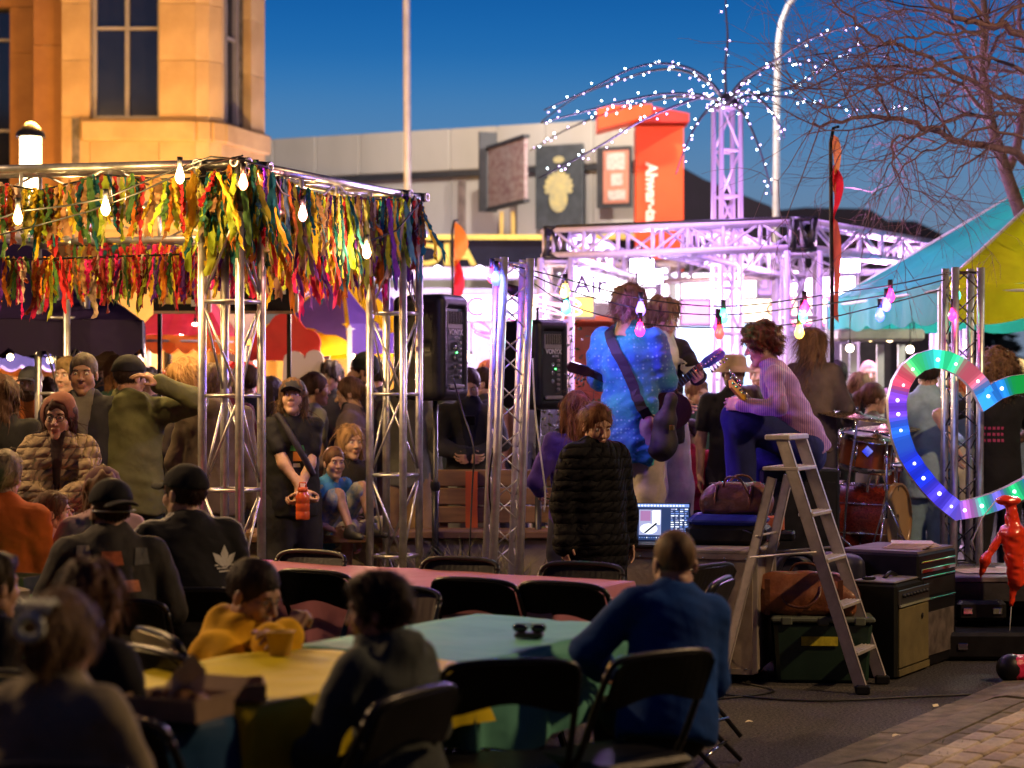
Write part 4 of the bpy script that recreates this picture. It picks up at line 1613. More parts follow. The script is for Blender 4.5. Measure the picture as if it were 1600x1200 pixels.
# alternating gores on the near roof
o = thing('tent_gore', 'yellow gore banner hanging from the purple tent ridge', 'banner')
panel(o, 'canvas', YELC, at(528, 428, 19.2), at(560, 428, 19.2), at(640, 520, 19.4), at(602, 520, 19.4), n=6, sag=.05)
panel(o, 'canvas', PURP, at(440, 500, 19.0), at(542, 530, 18.4), at(532, 432, 19.5), at(520, 428, 19.6), n=6, sag=.02)
tent('pink red market tent with orange scalloped edge', [(at(205, 0, 17).x, 17.0, 2.06), (at(345, 0, 17).x, 17.2, 2.06), (at(380, 0, 20).x, 20.0, 2.1), (at(232, 0, 20).x, 20.0, 2.1)], (at(300, 0, 18.5).x, 18.6, 2.62),
     [PINKC] * 4, vh=.16, scal=6, vcols=[ORC] * 4, sag=.0)
tent('orange and blue edged tent deep behind the left crowd', [(at(-60, 0, 19).x, 19.0, 2.0), (at(215, 0, 19).x, 19.2, 2.0), (at(215, 0, 22).x, 22, 2.0), (at(-60, 0, 22).x, 22, 2.0)], (at(80, 0, 20).x, 20.6, 2.5),
     [PURP] * 4, vh=.22, scal=9, vcols=[tcloth('blue_canvas', (.08, .09, .45))] * 4, sag=.0)
tent('dark purple tent with scalloped edge at the far left', [(at(-200, 0, 14).x, 14.0, 2.1), (at(205, 0, 14).x, 14.4, 2.1), (at(225, 0, 17).x, 17.0, 2.12), (at(-170, 0, 17).x, 17.0, 2.12)], (at(20, 0, 15.6).x, 15.6, 2.85),
     [DKP] * 4, vh=.26, scal=8, sag=.0, vamp=.06, legs=False)
lamp('tent_lamp', (at(285, 0, 18).x, 17.9, 1.9), 420, (1, .6, .5), .06)
lamp('tent_lamp', (at(520, 0, 20).x, 20.2, 1.95), 460, (1, .75, .35), .06)
lamp('tent_lamp', (at(40, 0, 18).x, 17.6, 2.0), 160, (1, .6, .25), .06)
lamp('tent_lamp', (at(600, 0, 17).x, 17.5, 2.3), 90, (1, .7, .4), .06)
# small bulbs hanging in the tents
sb = thing('festoon_bulbs', 'string of small warm bulbs hanging below the tents at the left', 'string lights')
pts = [(-10, 540), (50, 560), (78, 565), (130, 558), (180, 545), (201, 522)]
MB().tube([at(x, y - 6, 14.6) for x, y in pts], .006, 5).build('cable', CABLE, sb)
for (x, y) in [(16, 558), (78, 563), (201, 523), (46, 546)]:
    MB().ball(at(x, y, 14.6), .026, 8).build('bulb', glow('warm_bulb_small', (1, .72, .35), 14, sample=False), sb)
PL_ = ['small lamp on the rear side of the pink tent roof', 'bright white lamp under the pink tent beside the truss post', 'glowing lamp just right of the popcorn cart posts', 'glowing lamp above the head of the beanie man', 'lower lamp right of the nearer black loudspeaker',
       'upper lamp right of the nearer black loudspeaker', 'round lamp under the left end of the tent ledge', 'round lamp under the right end of the tent ledge', 'white lamp seen between the chords of the right truss', 'lamp on the left end of the tent ledge',
       'lamp on the right end of the tent ledge', 'amber lamp at the middle left of the tent ledge', 'amber lamp at the middle right of the tent ledge', 'amber lamp seen between the right truss posts', 'amber lamp between the truss post and the loudspeaker']
for (x, y, D, c, s) in [(286, 520, 18, (1, .75, .6), 10), (305, 510, 17.4, (1, .8, .6), 14), (478, 563, 21, (1, .85, .7), 14), (549, 556, 21, (1, .85, .6), 12), (727, 553, 20, (1, .8, .45), 14), (736, 560, 20, (1, .7, .4), 10),
                        (1328, 544, 17.2, (1, .85, .6), 14), (1422, 546, 17.2, (1, .8, .55), 14), (1512, 538, 16, (1, .9, .8), 10), (1332, 525, 17.6, (1, .8, .5), 8), (1428, 526, 17.6, (1, .85, .5), 8), (1360, 528, 17.8, (1, .7, .3), 6),
                        (1390, 529, 17.6, (1, .7, .4), 6), (620, 548, 20, (1, .7, .3), 9), (665, 540, 20, (1, .7, .3), 9)]:
    lb_ = PL_.pop(0)
    p = at(x, y, D)
    g_ = thing('pendant_bulb', lb_, 'bulb', p, 0, 'small market lamps')
    MB().ball((0, 0, 0), .035, 8).build('bulb', glow('pend_%d_%d' % (x, y), c, s, sample=False), g_)
    MB().tube([(0, 0, .03), (0, 0, .07)], .012, 6).build('socket', BLACK, g_)
    MB().tube([(0, 0, .07), (0, 0, .35)], .004, 4).build('cord', CABLE, g_)

# grey gutter shelf below the teal tent
o = thing('tent_counter', 'grey ledge with small lamps below the teal tent valance', 'ledge')
a, b = at(1300, 524, 17.9), at(1440, 524, 17.7)
MB().box((a + b) / 2, (b.x - a.x, .5, .10), bev=.02).build('ledge', mat('grey_ledge', (.25, .22, .2), rough=.6, var=.2), o)
for x in (1316, 1330, 1372, 1405):
    q = at(x, 0, 18.2)
    MB().box((q.x, 18.1, 1.0), (.06, .06, 2.0)).build('post', PG, o)

# popcorn cart sign
pc = thing('popcorn_cart', 'red popcorn cart with a white cloud shaped sign', 'cart', (at(446, 600, 17.5).x, 17.5, 0))
RD = mat('cart_red', (.50, .03, .015), rough=.45, var=.1)
cl = []
for (cx_, cz_, r_, a0, a1) in [(-.18, 2.02, .12, 200, 90), (.0, 2.13, .15, 160, 20), (.18, 2.02, .12, 90, -20)]:
    for a_ in np.linspace(a0, a1, 9):
        cl.append((cx_ + r_ * math.cos(R(a_)), cz_ + r_ * math.sin(R(a_)) - .02))
cl = [(-.31, 1.85)] + cl + [(.31, 1.85)]
MB().prism(cl[::-1], -.05, (0, 0, 0)).build('cloud_board', RD, pc)
cl2 = [(-.02, 1.66)] + [(.08 + .09 * math.cos(a_), 1.86 + .07 * math.sin(a_)) for a_ in np.linspace(PI, 0, 7)] + [(.25 + .08 * math.cos(a_), 1.87 + .07 * math.sin(a_)) for a_ in np.linspace(PI * .8, 0, 7)] + [(.34, 1.66)]
MB().prism(cl2[::-1], -.04, (0, -.06, 0)).build('popcorn_board', mat('cream_board', (.65, .58, .5), rough=.6), pc)
MB().box((-.42, .2, 1.72), (.3, .5, .24), bev=.06).build('red_awning', RD, pc)
for x, y in ((-.3, 0), (.3, 0), (-.3, .6), (.3, .6)):
    MB().box((x, y, .9), (.04, .04, 1.8)).build('post', RD, pc)
MB().box((0, .3, .55), (.7, .6, .7), bev=.02).build('cart_body', RD, pc)
MB().box((0, .3, 1.25), (.6, .5, .6)).build('glass_case', mat('case_glow', (.5, .45, .4), rough=.2, emit=(1, .8, .6), estr=.9), pc)

# black menu boards
for (lab, x0, x1, y0, y1, D) in [('black menu board with a wooden edge beside the ribbons', 360, 461, 398, 486, 14.8), ('small black board under the left ribbons', 240, 325, 452, 486, 15.5)]:
    a, b = at(x0, y1, D), at(x1, y0, D)
    o = thing('menu_board', lab, 'board', (a + b) / 2, 0, 'black boards behind the ribbons')
    w, h = b.x - a.x, b.z - a.z
    MB().box((0, 0, 0), (w, .03, h)).build('board', BLACK, o)
    WD = mat('pale_wood', (.4, .27, .17), rough=.6, var=.2)
    MB().box((w / 2 + .012, 0, 0), (.024, .05, h + .02)).build('frame_edge', WD, o)
    MB().box((0, 0, -h / 2 - .01), (w, .05, .02)).build('frame_edge', WD, o)
    MB().box((w * .28, -.022, -h * .14), (w * .16, .008, .05)).build('white_label', mat('white_label', (.6, .6, .6), rough=.6), o)
    MB().box((-w * .1, -.022, -h * .02), (w * .6, .008, .05)).build('yellow_label', YEL, o)
    for sx in (-1, 1):
        MB().box((sx * w * .4, .03, -(o.location.z + h / 2) / 2 + h * .1), (.03, .03, o.location.z + h / 2 - .1)).build('stand_leg', BLACK, o)
# ------------------------------------------------------------------ truss work
UNIT = {}


def unit_tube(key, r, L, m, seg=8):
    k = (key, round(r, 4), round(L, 3), m.name)
    if k not in UNIT:
        o = MB().tube([(0, 0, 0), (0, 0, L)], r, seg).build(key, m)
        UNIT[k] = o.data
        bpy.data.objects.remove(o)
    return UNIT[k]


def strut(name, parent, a, b, r, m, seg=8):
    a, b = Vector(a), Vector(b)
    L = (b - a).length
    o = link(name, unit_tube(name, r, L, m, seg), parent, a)
    o.rotation_euler = (b - a).to_track_quat('Z', 'Y').to_euler()
    return o


def truss(parent, p0, p1, e1, w, n, rc=.025, rb=.008, m=ALU, style='diag', m2=None, w2=None, ends=True, chord_m=None, faces=(0, 1, 2, 3)):
    p0, p1 = Vector(p0), Vector(p1)
    ax = (p1 - p0).normalized()
    e1 = Vector(e1)
    e1 = (e1 - ax * e1.dot(ax)).normalized()
    e2 = ax.cross(e1)
    w2 = w2 or w
    cs = [(-1, -1), (1, -1), (1, 1), (-1, 1)]
    off = [e1 * (a * w / 2) + e2 * (b * w2 / 2) for a, b in cs]
    for o in off:
        strut('chord', parent, p0 + o, p1 + o, rc, chord_m or m, 12)
    m2 = m2 or m
    L = (p1 - p0).length
    for k in range(n + 1):
        p = p0 + ax * (L * (k + (0 if style != 'diag' else 0)) / n)
        if style == 'diag' or k in (0, n):
            if k in (0, n):
                p = p + ax * (.03 if k == 0 else -.03)
            for i in faces:
                strut('rung', parent, p + off[i], p + off[(i + 1) % 4], rb * 1.5, m2, 6)
        if k < n:
            q = p0 + ax * (L * (k + 1) / n)
            for i in faces:
                a, b = off[i], off[(i + 1) % 4]
                if style == 'x':
                    a = off[i] if (k + i) % 2 else off[(i + 1) % 4]
                    b = off[(i + 1) % 4] if (k + i) % 2 else off[i]
                    strut('brace', parent, p0 + ax * (L * k / n) + a, q + b, rb, m2, 6)
                else:
                    if (k + i) % 2:
                        a, b = b, a
                    strut('brace', parent, p + a, q + b, rb, m2, 6)


E1 = Vector((.92, -.39, 0)).normalized()
E2 = Vector((.39, .92, 0)).normalized()
PA = Vector((-1.572, 11.5, 0))
PB = PA + E2 * 2.06
PCc = PA - E1 * 2.6 + Vector((0, -.45, 0))
PDd = PB - E1 * 2.6
ZTOP = 2.875
gz = thing('truss_gazebo', 'square aluminium truss frame draped with colourful rag ribbons and warm bulbs', 'truss frame')
for P_ in (PA, PB, PCc, PDd):
    truss(gz, P_, P_ + Vector((0, 0, 2.64)), E1, .24, 5, rc=.025, rb=.008)
    MB().box(P_ + Vector((0, 0, .006)), (.42, .42, .012), (0, 0, math.atan2(E1.y, E1.x))).build('base_plate', ALU, gz)
for (a, b) in ((PA, PCc), (PA, PB), (PB, PDd), (PCc, PDd)):
    d_ = (b - a).normalized()
    truss(gz, a + d_ * .14 + Vector((0, 0, ZTOP - .12)), b - d_ * .14 + Vector((0, 0, ZTOP - .12)), (0, 0, 1), .24, 4, rc=.025, rb=.008)
for P_ in (PA, PB, PCc, PDd):       # open sleeved corner blocks
    mb = MB()
    for dz in (-.24, 0):
        for sx in (-1, 1):
            for d_ in (E1, E2):
                o_ = (E2 if d_ is E1 else E1) * (.12 * sx)
                mb.tube([P_ + o_ + d_ * -.17 + Vector((0, 0, ZTOP + dz)), P_ + o_ + d_ * .17 + Vector((0, 0, ZTOP + dz))], .028, 12)
    for sx in (-1, 1):
        for sy in (-1, 1):
            mb.tube([P_ + E1 * .12 * sx + E2 * .12 * sy + Vector((0, 0, ZTOP - .27)), P_ + E1 * .12 * sx + E2 * .12 * sy + Vector((0, 0, ZTOP + .03))], .027, 12)
    mb.build('corner_block', BLACKM if P_ is PA or P_ is PB else ALU, gz)
    mb = MB()
    for sx in (-1, 1):
        for d_ in (E1, E2):
            o_ = (E2 if d_ is E1 else E1) * (.12 * sx)
            for s2 in (-1, 1):
                mb.lathe([(.029, 0), (.0295, .012), (.018, .012), (.016, -.03)], 14, P_ + o_ + d_ * (.17 * s2) + Vector((0, 0, ZTOP)), d_ * s2)
    mb.build('coupler_ring', ALU, gz)

# ------------------------------------------------------------------ rag ribbons
RC = [(.55, .36, .02), (.62, .42, .03), (.50, .03, .035), (.42, .015, .05), (.62, .02, .16), (.02, .16, .16), (.012, .09, .11), (.28, .36, .02), (.38, .44, .04),
      (.55, .17, .02), (.20, .035, .02), (.30, .16, .07), (.10, .02, .20), (.42, .30, .22), (.05, .12, .03), (.06, .16, .2), (.5, .45, .1), (.1, .05, .03)]


def ragmat(i):
    return tcloth('rag_%d' % i, RC[i], .45)


def rag_mesh(seed, ci):
    r = random.Random(seed)
    w = r.uniform(.009, .019)
    n = 16
    V, F = [], []
    tw, ph, sw = r.uniform(-.9, .9), r.uniform(0, 6), r.uniform(.004, .016)
    f1 = r.uniform(3, 8)
    for i in range(n + 1):
        t = i / n
        a = ph + tw * t + .25 * math.sin(f1 * t)
        ww = w * (.4 + .6 * min(1, t * 9)) * (1 + .12 * math.sin(t * 23 + ph)) * r.uniform(.88, 1.1)
        cx, cy_ = sw * math.sin(f1 * t + ph) * t, sw * 1.4 * math.cos(f1 * .8 * t + ph * 2) * t
        z = -t
        d = Vector((math.cos(a), math.sin(a), 0))
        nn = Vector((-d.y, d.x, 0))
        for q in (-1, -.33, .33, 1):
            zz = z
            if i == n:
                zz += r.uniform(-.10, .10)
            V.append(Vector((cx, cy_, zz)) + d * ww * q + nn * (.007 * (1 if abs(q) < .5 else -1) * math.sin(ph + 19 * t) + .004 * math.sin(41 * t + q * 3)))
    for i in range(n):
        for q in range(3):
            F.append((i * 4 + q, i * 4 + q + 1, (i + 1) * 4 + q + 1, (i + 1) * 4 + q))
    me = bpy.data.meshes.new('ribbon')
    me.from_pydata([tuple(v) for v in V], [], F)
    me.materials.append(ragmat(ci))
    for p in me.polygons:
        p.use_smooth = True
    return me


RAGS = {}


def rag(r, palette):
    ci = r.choice(palette)
    k = (ci, r.randrange(4))
    if k not in RAGS:
        RAGS[k] = rag_mesh(len(RAGS) + 11, ci)
    return RAGS[k]


def garland(label, pts, n, lmin, lmax, palette, seed, clump=.5, spread=.03, wide=1.0):
    o = thing('ribbon_garland', label, 'garland', (0, 0, 0), 0, 'rag ribbon garlands on the truss frame')
    pts = [Vector(p) for p in pts]
    MB().tube(pts, .006, 5).build('cord', CABLE, o)
    r = random.Random(seed)
    seg = [(pts[i + 1] - pts[i]).length for i in range(len(pts) - 1)]
    T_ = sum(seg)
    for k in range(n):
        t = r.random() * T_ if r.random() > clump else (round(r.random() * 9) / 9 * T_ * .98 + r.gauss(0, .05))
        t = min(max(t, 0), T_ * .999)
        i = 0
        while i < len(seg) - 1 and t > seg[i]:
            t -= seg[i]
            i += 1
        p = pts[i].lerp(pts[i + 1], min(1, t / seg[i]))
        p = p + Vector((r.gauss(0, spread * .6), r.gauss(0, spread), r.uniform(-.02, .02)))
        L = r.uniform(lmin, lmax)
        ob = link('ribbon', rag(r, palette), o, p, (r.gauss(0, .10), r.gauss(0, .13), r.uniform(0, 6.28)))
        ob.scale = (r.uniform(.75, 1.35) * wide,) * 2 + (L * r.uniform(.7, 1.1),)
    return o


zt = ZTOP - .03
lf = lambda t, dz=0, oy=0: PA.lerp(PCc, t) + Vector((0, oy, zt + dz))
garland('near left garland of mustard green and teal rags sagging under the dark beam', [lf(.98, -.05, -.15), lf(.75, -.08, -.16), lf(.62, -.03, -.17), lf(.46, -.10, -.16), lf(.3, -.02, -.16), lf(.12, -.06, -.16), lf(0, -.02, -.15)],
        240, .18, .42, [0, 1, 5, 6, 7, 8, 2, 9, 11, 13, 10, 14, 16], 1, .65, wide=1.25)
garland('near left lower garland of crimson and gold rags on the lower beam tube', [lf(1.0, -.45, .1), lf(.5, -.47, .12), lf(.02, -.45, .14)], 190, .19, .33, [0, 3, 2, 4, 10, 9, 11, 12, 8, 14, 17, 13], 2, .2)
garland('garland of yellow orange and violet rags along the receding beam', [PA + E1 * .14 + Vector((0, 0, zt)), PA.lerp(PB, .35) + E1 * .14 + Vector((0, 0, zt - .08)), PA.lerp(PB, .7) + E1 * .14 + Vector((0, 0, zt - .04)), PB + E1 * .16 + Vector((0, 0, zt))],
        260, .26, .56, [0, 1, 5, 6, 7, 9, 2, 12, 13, 16, 15, 8, 11, 17], 3, .3, .05)
garland('inner garland of red and brown rags below the receding beam', [PA - E1 * .14 + Vector((0, 0, zt - .2)), PA.lerp(PB, .5) - E1 * .14 + Vector((0, 0, zt - .26)), PB - E1 * .14 + Vector((0, 0, zt - .2))],
        140, .30, .52, [2, 3, 9, 10, 4, 12, 0, 11], 4, .2, .05)
garland('far left garland of dark crimson and olive rags on the rear beam', [PB - E1 * .1 + Vector((0, -.14, ZTOP - .26)), PB.lerp(PDd, .5) + Vector((0, -.15, ZTOP - .30)), PDd + Vector((0, -.14, ZTOP - .26))],
        290, .24, .37, [3, 2, 14, 10, 11, 9, 0, 4, 6, 12, 17, 8], 5, .1, wide=1.5)
r = random.Random(9)
o = thing('ribbon_bunch', 'thick bunch of green mustard and teal rags tied over the near truss corner', 'ribbons', PA + Vector((0, 0, ZTOP - .02)), 0)
for k in range(120):
    a = r.uniform(0, 6.28)
    ob = link('ribbon', rag(r, [7, 6, 5, 0, 2, 14, 16, 8, 9]), o, (math.cos(a) * .17 + r.gauss(0, .03), math.sin(a) * .17 + r.gauss(0, .03), r.uniform(-.12, .03)), (r.gauss(0, .18), r.gauss(0, .18), r.uniform(0, 6)))
    ob.scale = (1.3, 1.3, r.uniform(.25, .52))
o = thing('ribbon_bunch', 'small bunch of violet and blue rags tied over the far truss corner', 'ribbons', PB + Vector((0, 0, ZTOP - .02)), 0)
for k in range(46):
    a = r.uniform(0, 6.28)
    ob = link('ribbon', rag(r, [12, 6, 5, 0, 15, 10, 17]), o, (math.cos(a) * .18 + r.gauss(0, .02), math.sin(a) * .18 + r.gauss(0, .03), r.uniform(-.12, .03)), (r.gauss(0, .22), r.gauss(0, .22), r.uniform(0, 6)))
    ob.scale = (1.3, 1.3, r.uniform(.25, .52))

GLB = mat('bulb_glass', (.9, .9, .9), rough=.05, trans=1.0)


def bulb(parent, p, c, s, watts, tilt=0, r=.026, name='bulb'):
    p = Vector(p)
    b = MB().lathe([(.001, -.002), (r * .45, -.01), (r * .62, -.03), (r, -.062), (r * .9, -.08), (r * .5, -.097), (.001, -.102)], 12, p).build(
        name, mat('bulb_%02x%02x%02x_%d' % tuple([int(v * 255) for v in c] + [int(s)]), c, rough=.2, emit=c, estr=s, sample=False), parent)
    MB().tube([p + Vector((0, 0, .045)), p + Vector((0, 0, -.012))], .016, 8).build('socket', BLACK, parent)
    if watts:
        lamp('bulb_light', p + Vector((0, -.045, -.05)), watts, c, .02)
    return b


WARM = (1, .62, .22)
sl = thing('string_lights', 'dark cable with warm bulbs looped through the ribbon canopy', 'string lights')
gp = [at(-20, 350, 11.2), at(30, 330, 11.2), at(100, 322, 11.2), at(165, 310, 11.2), at(240, 278, 11.2), at(282, 262, 11.2), at(330, 245, 11.1), at(380, 250, 11.1), at(420, 262, 11.4), at(440, 300, 11.6), at(473, 318, 11.9), at(520, 360, 12.3), at(573, 378, 12.6), at(620, 360, 12.9), at(655, 318, 13.1)]
MB().tube(gp, .006, 5).build('cable', CABLE, sl)
MB().tube([at(-20, 372, 11.3), at(60, 352, 11.3), at(140, 330, 11.25), at(220, 300, 11.2), at(300, 262, 11.15), at(380, 243, 11.1)], .005, 5).build('cable', CABLE, sl)
for (x, y, D, c, s, w) in [(28, 322, 11.15, WARM, 30, 34), (165, 308, 11.15, WARM, 30, 36), (281, 258, 11.1, WARM, 26, 34), (380, 268, 11.0, (1, .3, .12), 12, 9), (473, 318, 11.6, (1, .35, .3), 12, 8), (573, 378, 12.4, WARM, 28, 34), (400, 262, 11.5, (1, .2, .5), 8, 5)]:
    bulb(sl, at(x, y, D), c, s, w)
lamp('bulb_light', at(120, 330, 12.4), 85, WARM, .03)  # three added lamps without bulbs, brightening the crowd below
lamp('bulb_light', at(250, 330, 12.9), 80, WARM, .03)
lamp('bulb_light', at(480, 350, 13.0), 70, WARM, .03)

# ------------------------------------------------------------------ stage trusses
mt = thing('stage_truss', 'slim lilac lit aluminium lattice truss left of the black speaker', 'truss', (0, 0, 0), 0, 'lattice truss towers on the stage edge')
ct0, ct1 = at(795, 600, 12.0), at(812, 406, 12.0)
ct0.z = 0.0
ct0 = Vector((at(780, 600, 12.0).x, 12.0, 0))
ct1 = Vector((at(803, 600, 12.0).x, 12.0, at(0, 404, 12).z))
truss(mt, ct0, ct1, (.97, .25, 0), .158, 17, rc=.0255, rb=.0048, m=ALU2, style='x')
rt = thing('stage_truss', 'slim aluminium lattice truss standing behind the glowing heart', 'truss', (0, 0, 0), 0, 'lattice truss towers on the stage edge')
rb0 = Vector((at(1502, 600, 13.2).x, 13.2, .475))
rb1 = Vector((at(1505, 600, 13.2).x, 13.2, at(0, 419, 13.2).z))
truss(rt, rb0, rb1, (.98, .16, 0), .172, 13, rc=.025, rb=.0048, style='x', m2=BLACKM)
MB().box(rb0 + Vector((0, 0, .006)), (.36, .36, .012)).build('base_plate', mat('clear_plate', (.2, .2, .2), rough=.2), rt)

# ------------------------------------------------------------------ coloured festoon over the stage
RB_, BL_, YE_, GR_, PK_, VI_ = (1, .06, .05), (.12, .16, 1), (1, .62, .08), (.1, 1, .55), (1, .04, .28), (.32, .2, 1)
fs_ = thing('string_lights', 'three dark cables with coloured bulbs strung across the band', 'string lights')
for pts, D0, D1 in [([(790, 412), (884, 436), (1000, 466), (1130, 479), (1256, 466), (1300, 458), (1390, 446), (1476, 428)], 12.0, 13.1),
                    ([(790, 410), (884, 452), (1000, 482), (1130, 492), (1250, 480), (1378, 462), (1476, 437)], 12.1, 13.2),
                    ([(800, 416), (884, 474), (1000, 505), (1126, 512), (1250, 505), (1374, 478), (1476, 451)], 12.2, 13.3)]:
    n_ = len(pts)
    P_ = [at(x, y, D0 + (D1 - D0) * i / (n_ - 1)) for i, (x, y) in enumerate(pts)]
    # smooth
    Q = []
    for i in range(n_ - 1):
        p_1, p0_, p1_, p2_ = P_[max(i - 1, 0)], P_[i], P_[i + 1], P_[min(i + 2, n_ - 1)]
        for k in range(4):
            t = k / 4
            Q.append(.5 * ((2 * p0_) + (p1_ - p_1) * t + (2 * p_1 - 5 * p0_ + 4 * p1_ - p2_) * t * t + (-p_1 + 3 * p0_ - 3 * p1_ + p2_) * t ** 3))
    Q.append(P_[-1])
    MB().tube(Q, .0042, 5).build('cable', CABLE, fs_)
for (x, y, D, c, w) in [(769, 416, 12.0, RB_, 3), (775, 420, 11.9, BL_, 8), (883, 440, 12.3, YE_, 3), (885, 466, 12.3, GR_, 3), (1001, 468, 12.4, VI_, 6), (1000, 500, 12.3, PK_, 4), (1130, 480, 12.6, GR_, 3), (1124, 505, 12.5, RB_, 3), (1122, 494, 12.55, PK_, 2),
                        (1257, 466, 12.8, PK_, 3), (1254, 480, 12.8, GR_, 2), (1249, 504, 12.8, YE_, 3), (1391, 448, 13.0, PK_, 2), (1385, 462, 13.0, VI_, 2), (1375, 478, 13.0, BL_, 4), (1492, 432, 13.15, YE_, 3), (1494, 446, 13.15, GR_, 1), (1489, 478, 13.1, PK_, 2)]:
    bulb(fs_, at(x, y, D), c, 3.2 if c != YE_ else 6, w * .7, r=.031)

# ------------------------------------------------------------------ lit truss canopy with the fairy light mast
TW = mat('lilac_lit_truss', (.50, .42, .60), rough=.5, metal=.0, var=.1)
cn_ = thing('truss_canopy', 'large rectangular truss canopy glowing violet and white over the stalls', 'truss frame')
zc = 2.90
Q1, Q2, Q3, Q4 = Vector((at(868, 0, 18.2).x, 18.2, zc)), Vector((at(1252, 0, 17.2).x, 17.2, zc)), Vector((at(1482, 0, 20.3).x, 20.3, zc)), Vector((at(1010, 0, 23.0).x, 23.0, zc))
for a, b in ((Q1, Q2), (Q2, Q3), (Q3, Q4), (Q4, Q1)):
    truss(cn_, a, b, (0, 0, 1), .22, 7, rc=.026, rb=.012, m=TW)
mid1, mid2 = (Q1 + Q2) / 2, (Q3 + Q4) / 2
truss(cn_, mid1, mid2, (0, 0, 1), .27, 6, rc=.026, rb=.012, m=TW)
for q in (Q1, Q2, Q3, Q4, mid2):
    truss(cn_, Vector((q.x, q.y, 0)), q - Vector((0, 0, .14)), (1, 0, 0), .27, 5, rc=.026, rb=.01, m=TW)
for q in (Q1, Q2, Q3):
    truss(cn_, q - Vector((.11, 0, .0)), q + Vector((.11, 0, 0)), (0, 0, 1), .25, 3, rc=.02, rb=.016, m=BLACKM, style='x')
for a, b in ((Q1, Q2),):
    strut('black_edge', cn_, a + Vector((0, -.14, .14)), b + Vector((0, -.14, .14)), .012, BLACKM)
for k, (p, c) in enumerate([((mid1 + mid2) / 2 + Vector((-.9, .3, -.1)), (.75, .55, 1)), ((mid1 + mid2) / 2 + Vector((1.1, .3, -.1)), (.8, .5, 1)), (Q3 + Vector((-.8, -1.2, -.3)), (1, .5, .85)), (Q1 + Vector((.9, .9, -.25)), (.8, .6, 1))]):
    f_ = thing('flood_light', 'violet white flood light under the truss canopy, %s' % ['centre left', 'centre right', 'far right corner', 'near left corner'][k], 'flood light', p, 0, 'flood lights under the canopy')
    MB().box((0, 0, 0), (.26, .14, .16), bev=.03).build('housing', BLACK, f_)
    MB().box((0, -.075, 0), (.22, .012, .12)).build('lens', glow('flood_lens', (.9, .75, 1), 12), f_)
    MB().tube([(0, 0, .08), (0, 0, .2)], .015, 6).build('yoke', BLACK, f_)
    lamp('flood_glow', p + Vector((0, -.15, -.02)), 330, c, .12)
lamp('flood_glow', (Q2 + Vector((-.5, -.1, .9))), 160, (.62, .32, 1), .1)  # added violet light with no flood housing, brightens the canopy front

# mast and arms
lamp('fairy_glow', (1.5, 16.6, 3.9), 90, (.72, .5, 1), .3)  # added lamps standing in for the fairy bulbs, brighten the truss front
lamp('fairy_glow', (.9, 17.0, 2.4), 60, (.8, .6, 1), .3)
mast = thing('fairy_light_mast', 'lilac lit truss mast crowned by drooping arms of tiny white lights', 'light sculpture')
mD = 19.0
hub = at(1136, 160, mD)
truss(mast, Vector((hub.x, mD, 0)), Vector((hub.x, mD, hub.z - .03)), (.96, .28, 0), .19, 10, rc=.024, rb=.012, m=mat('lilac_lit_mast', (.62, .5, .68), rough=.45, metal=.1), style='diag', faces=(0, 2))  # violet light on the mast put into its colour
MB().lathe([(.001, -.05), (.1, -.05), (.12, 0), (.05, .08), (.001, .09)], 10, hub).build('hub', BLACKM, mast)
arms_ = [
    [(1135, 160, 0), (1110, 128, -.2), (1075, 106, -.5), (1030, 99, -.9), (985, 108, -1.2), (925, 138, -1.5), (850, 172, -1.8)],
    [(1135, 160, 0), (1105, 128, .2), (1065, 110, .4), (1020, 110, .8), (960, 128, 1.2), (900, 152, 1.6), (846, 190, 1.9)],
    [(1135, 160, 0), (1090, 148, -.6), (1035, 147, -1.2), (975, 158, -1.8), (910, 175, -2.2), (845, 192, -2.6)],
    [(1135, 160, 0), (1095, 152, .6), (1050, 152, 1.1), (1000, 162, 1.5), (945, 178, 2.0), (880, 205, 2.4), (828, 236, 2.8)],
    [(1135, 160, 0), (1100, 152, -.9), (1055, 166, -1.8), (1000, 190, -2.5), (930, 232, -3.0), (842, 278, -3.4)],
    [(1135, 160, 0), (1110, 168, -.6), (1088, 195, -1.2), (1070, 232, -1.6), (1056, 272, -1.9)],
    [(1135, 160, 0), (1160, 175, -.5), (1178, 210, -.9), (1194, 255, -1.3), (1207, 305, -1.5)],
    [(1135, 160, 0), (1170, 150, .6), (1230, 152, 1.2), (1300, 168, 1.8), (1370, 170, 2.2), (1434, 166, 2.6)],
    [(1135, 160, 0), (1158, 128, -.3), (1205, 98, -.8), (1268, 60, -1.3), (1340, 38, -1.8), (1412, 22, -2.2)],
    [(1135, 160, 0), (1168, 125, .4), (1205, 104, .8), (1262, 98, 1.3), (1320, 112, 1.6)],
    [(1135, 160, 0), (1165, 142, -.7), (1198, 165, -1.3), (1218, 195, -1.7), (1226, 215, -2.0)],
    [(1135, 160, 0), (1185, 148, 1.4), (1240, 135, 2.0), (1290, 100, 2.5), (1350, 62, 2.9)],
    [(1135, 160, 0), (1133, 110, .0), (1137, 60, .0), (1134, 10, .0), (1135, -60, .0)]]
r = random.Random(4)
ARM = mat('dark_arm', (.02, .02, .03), rough=.5)
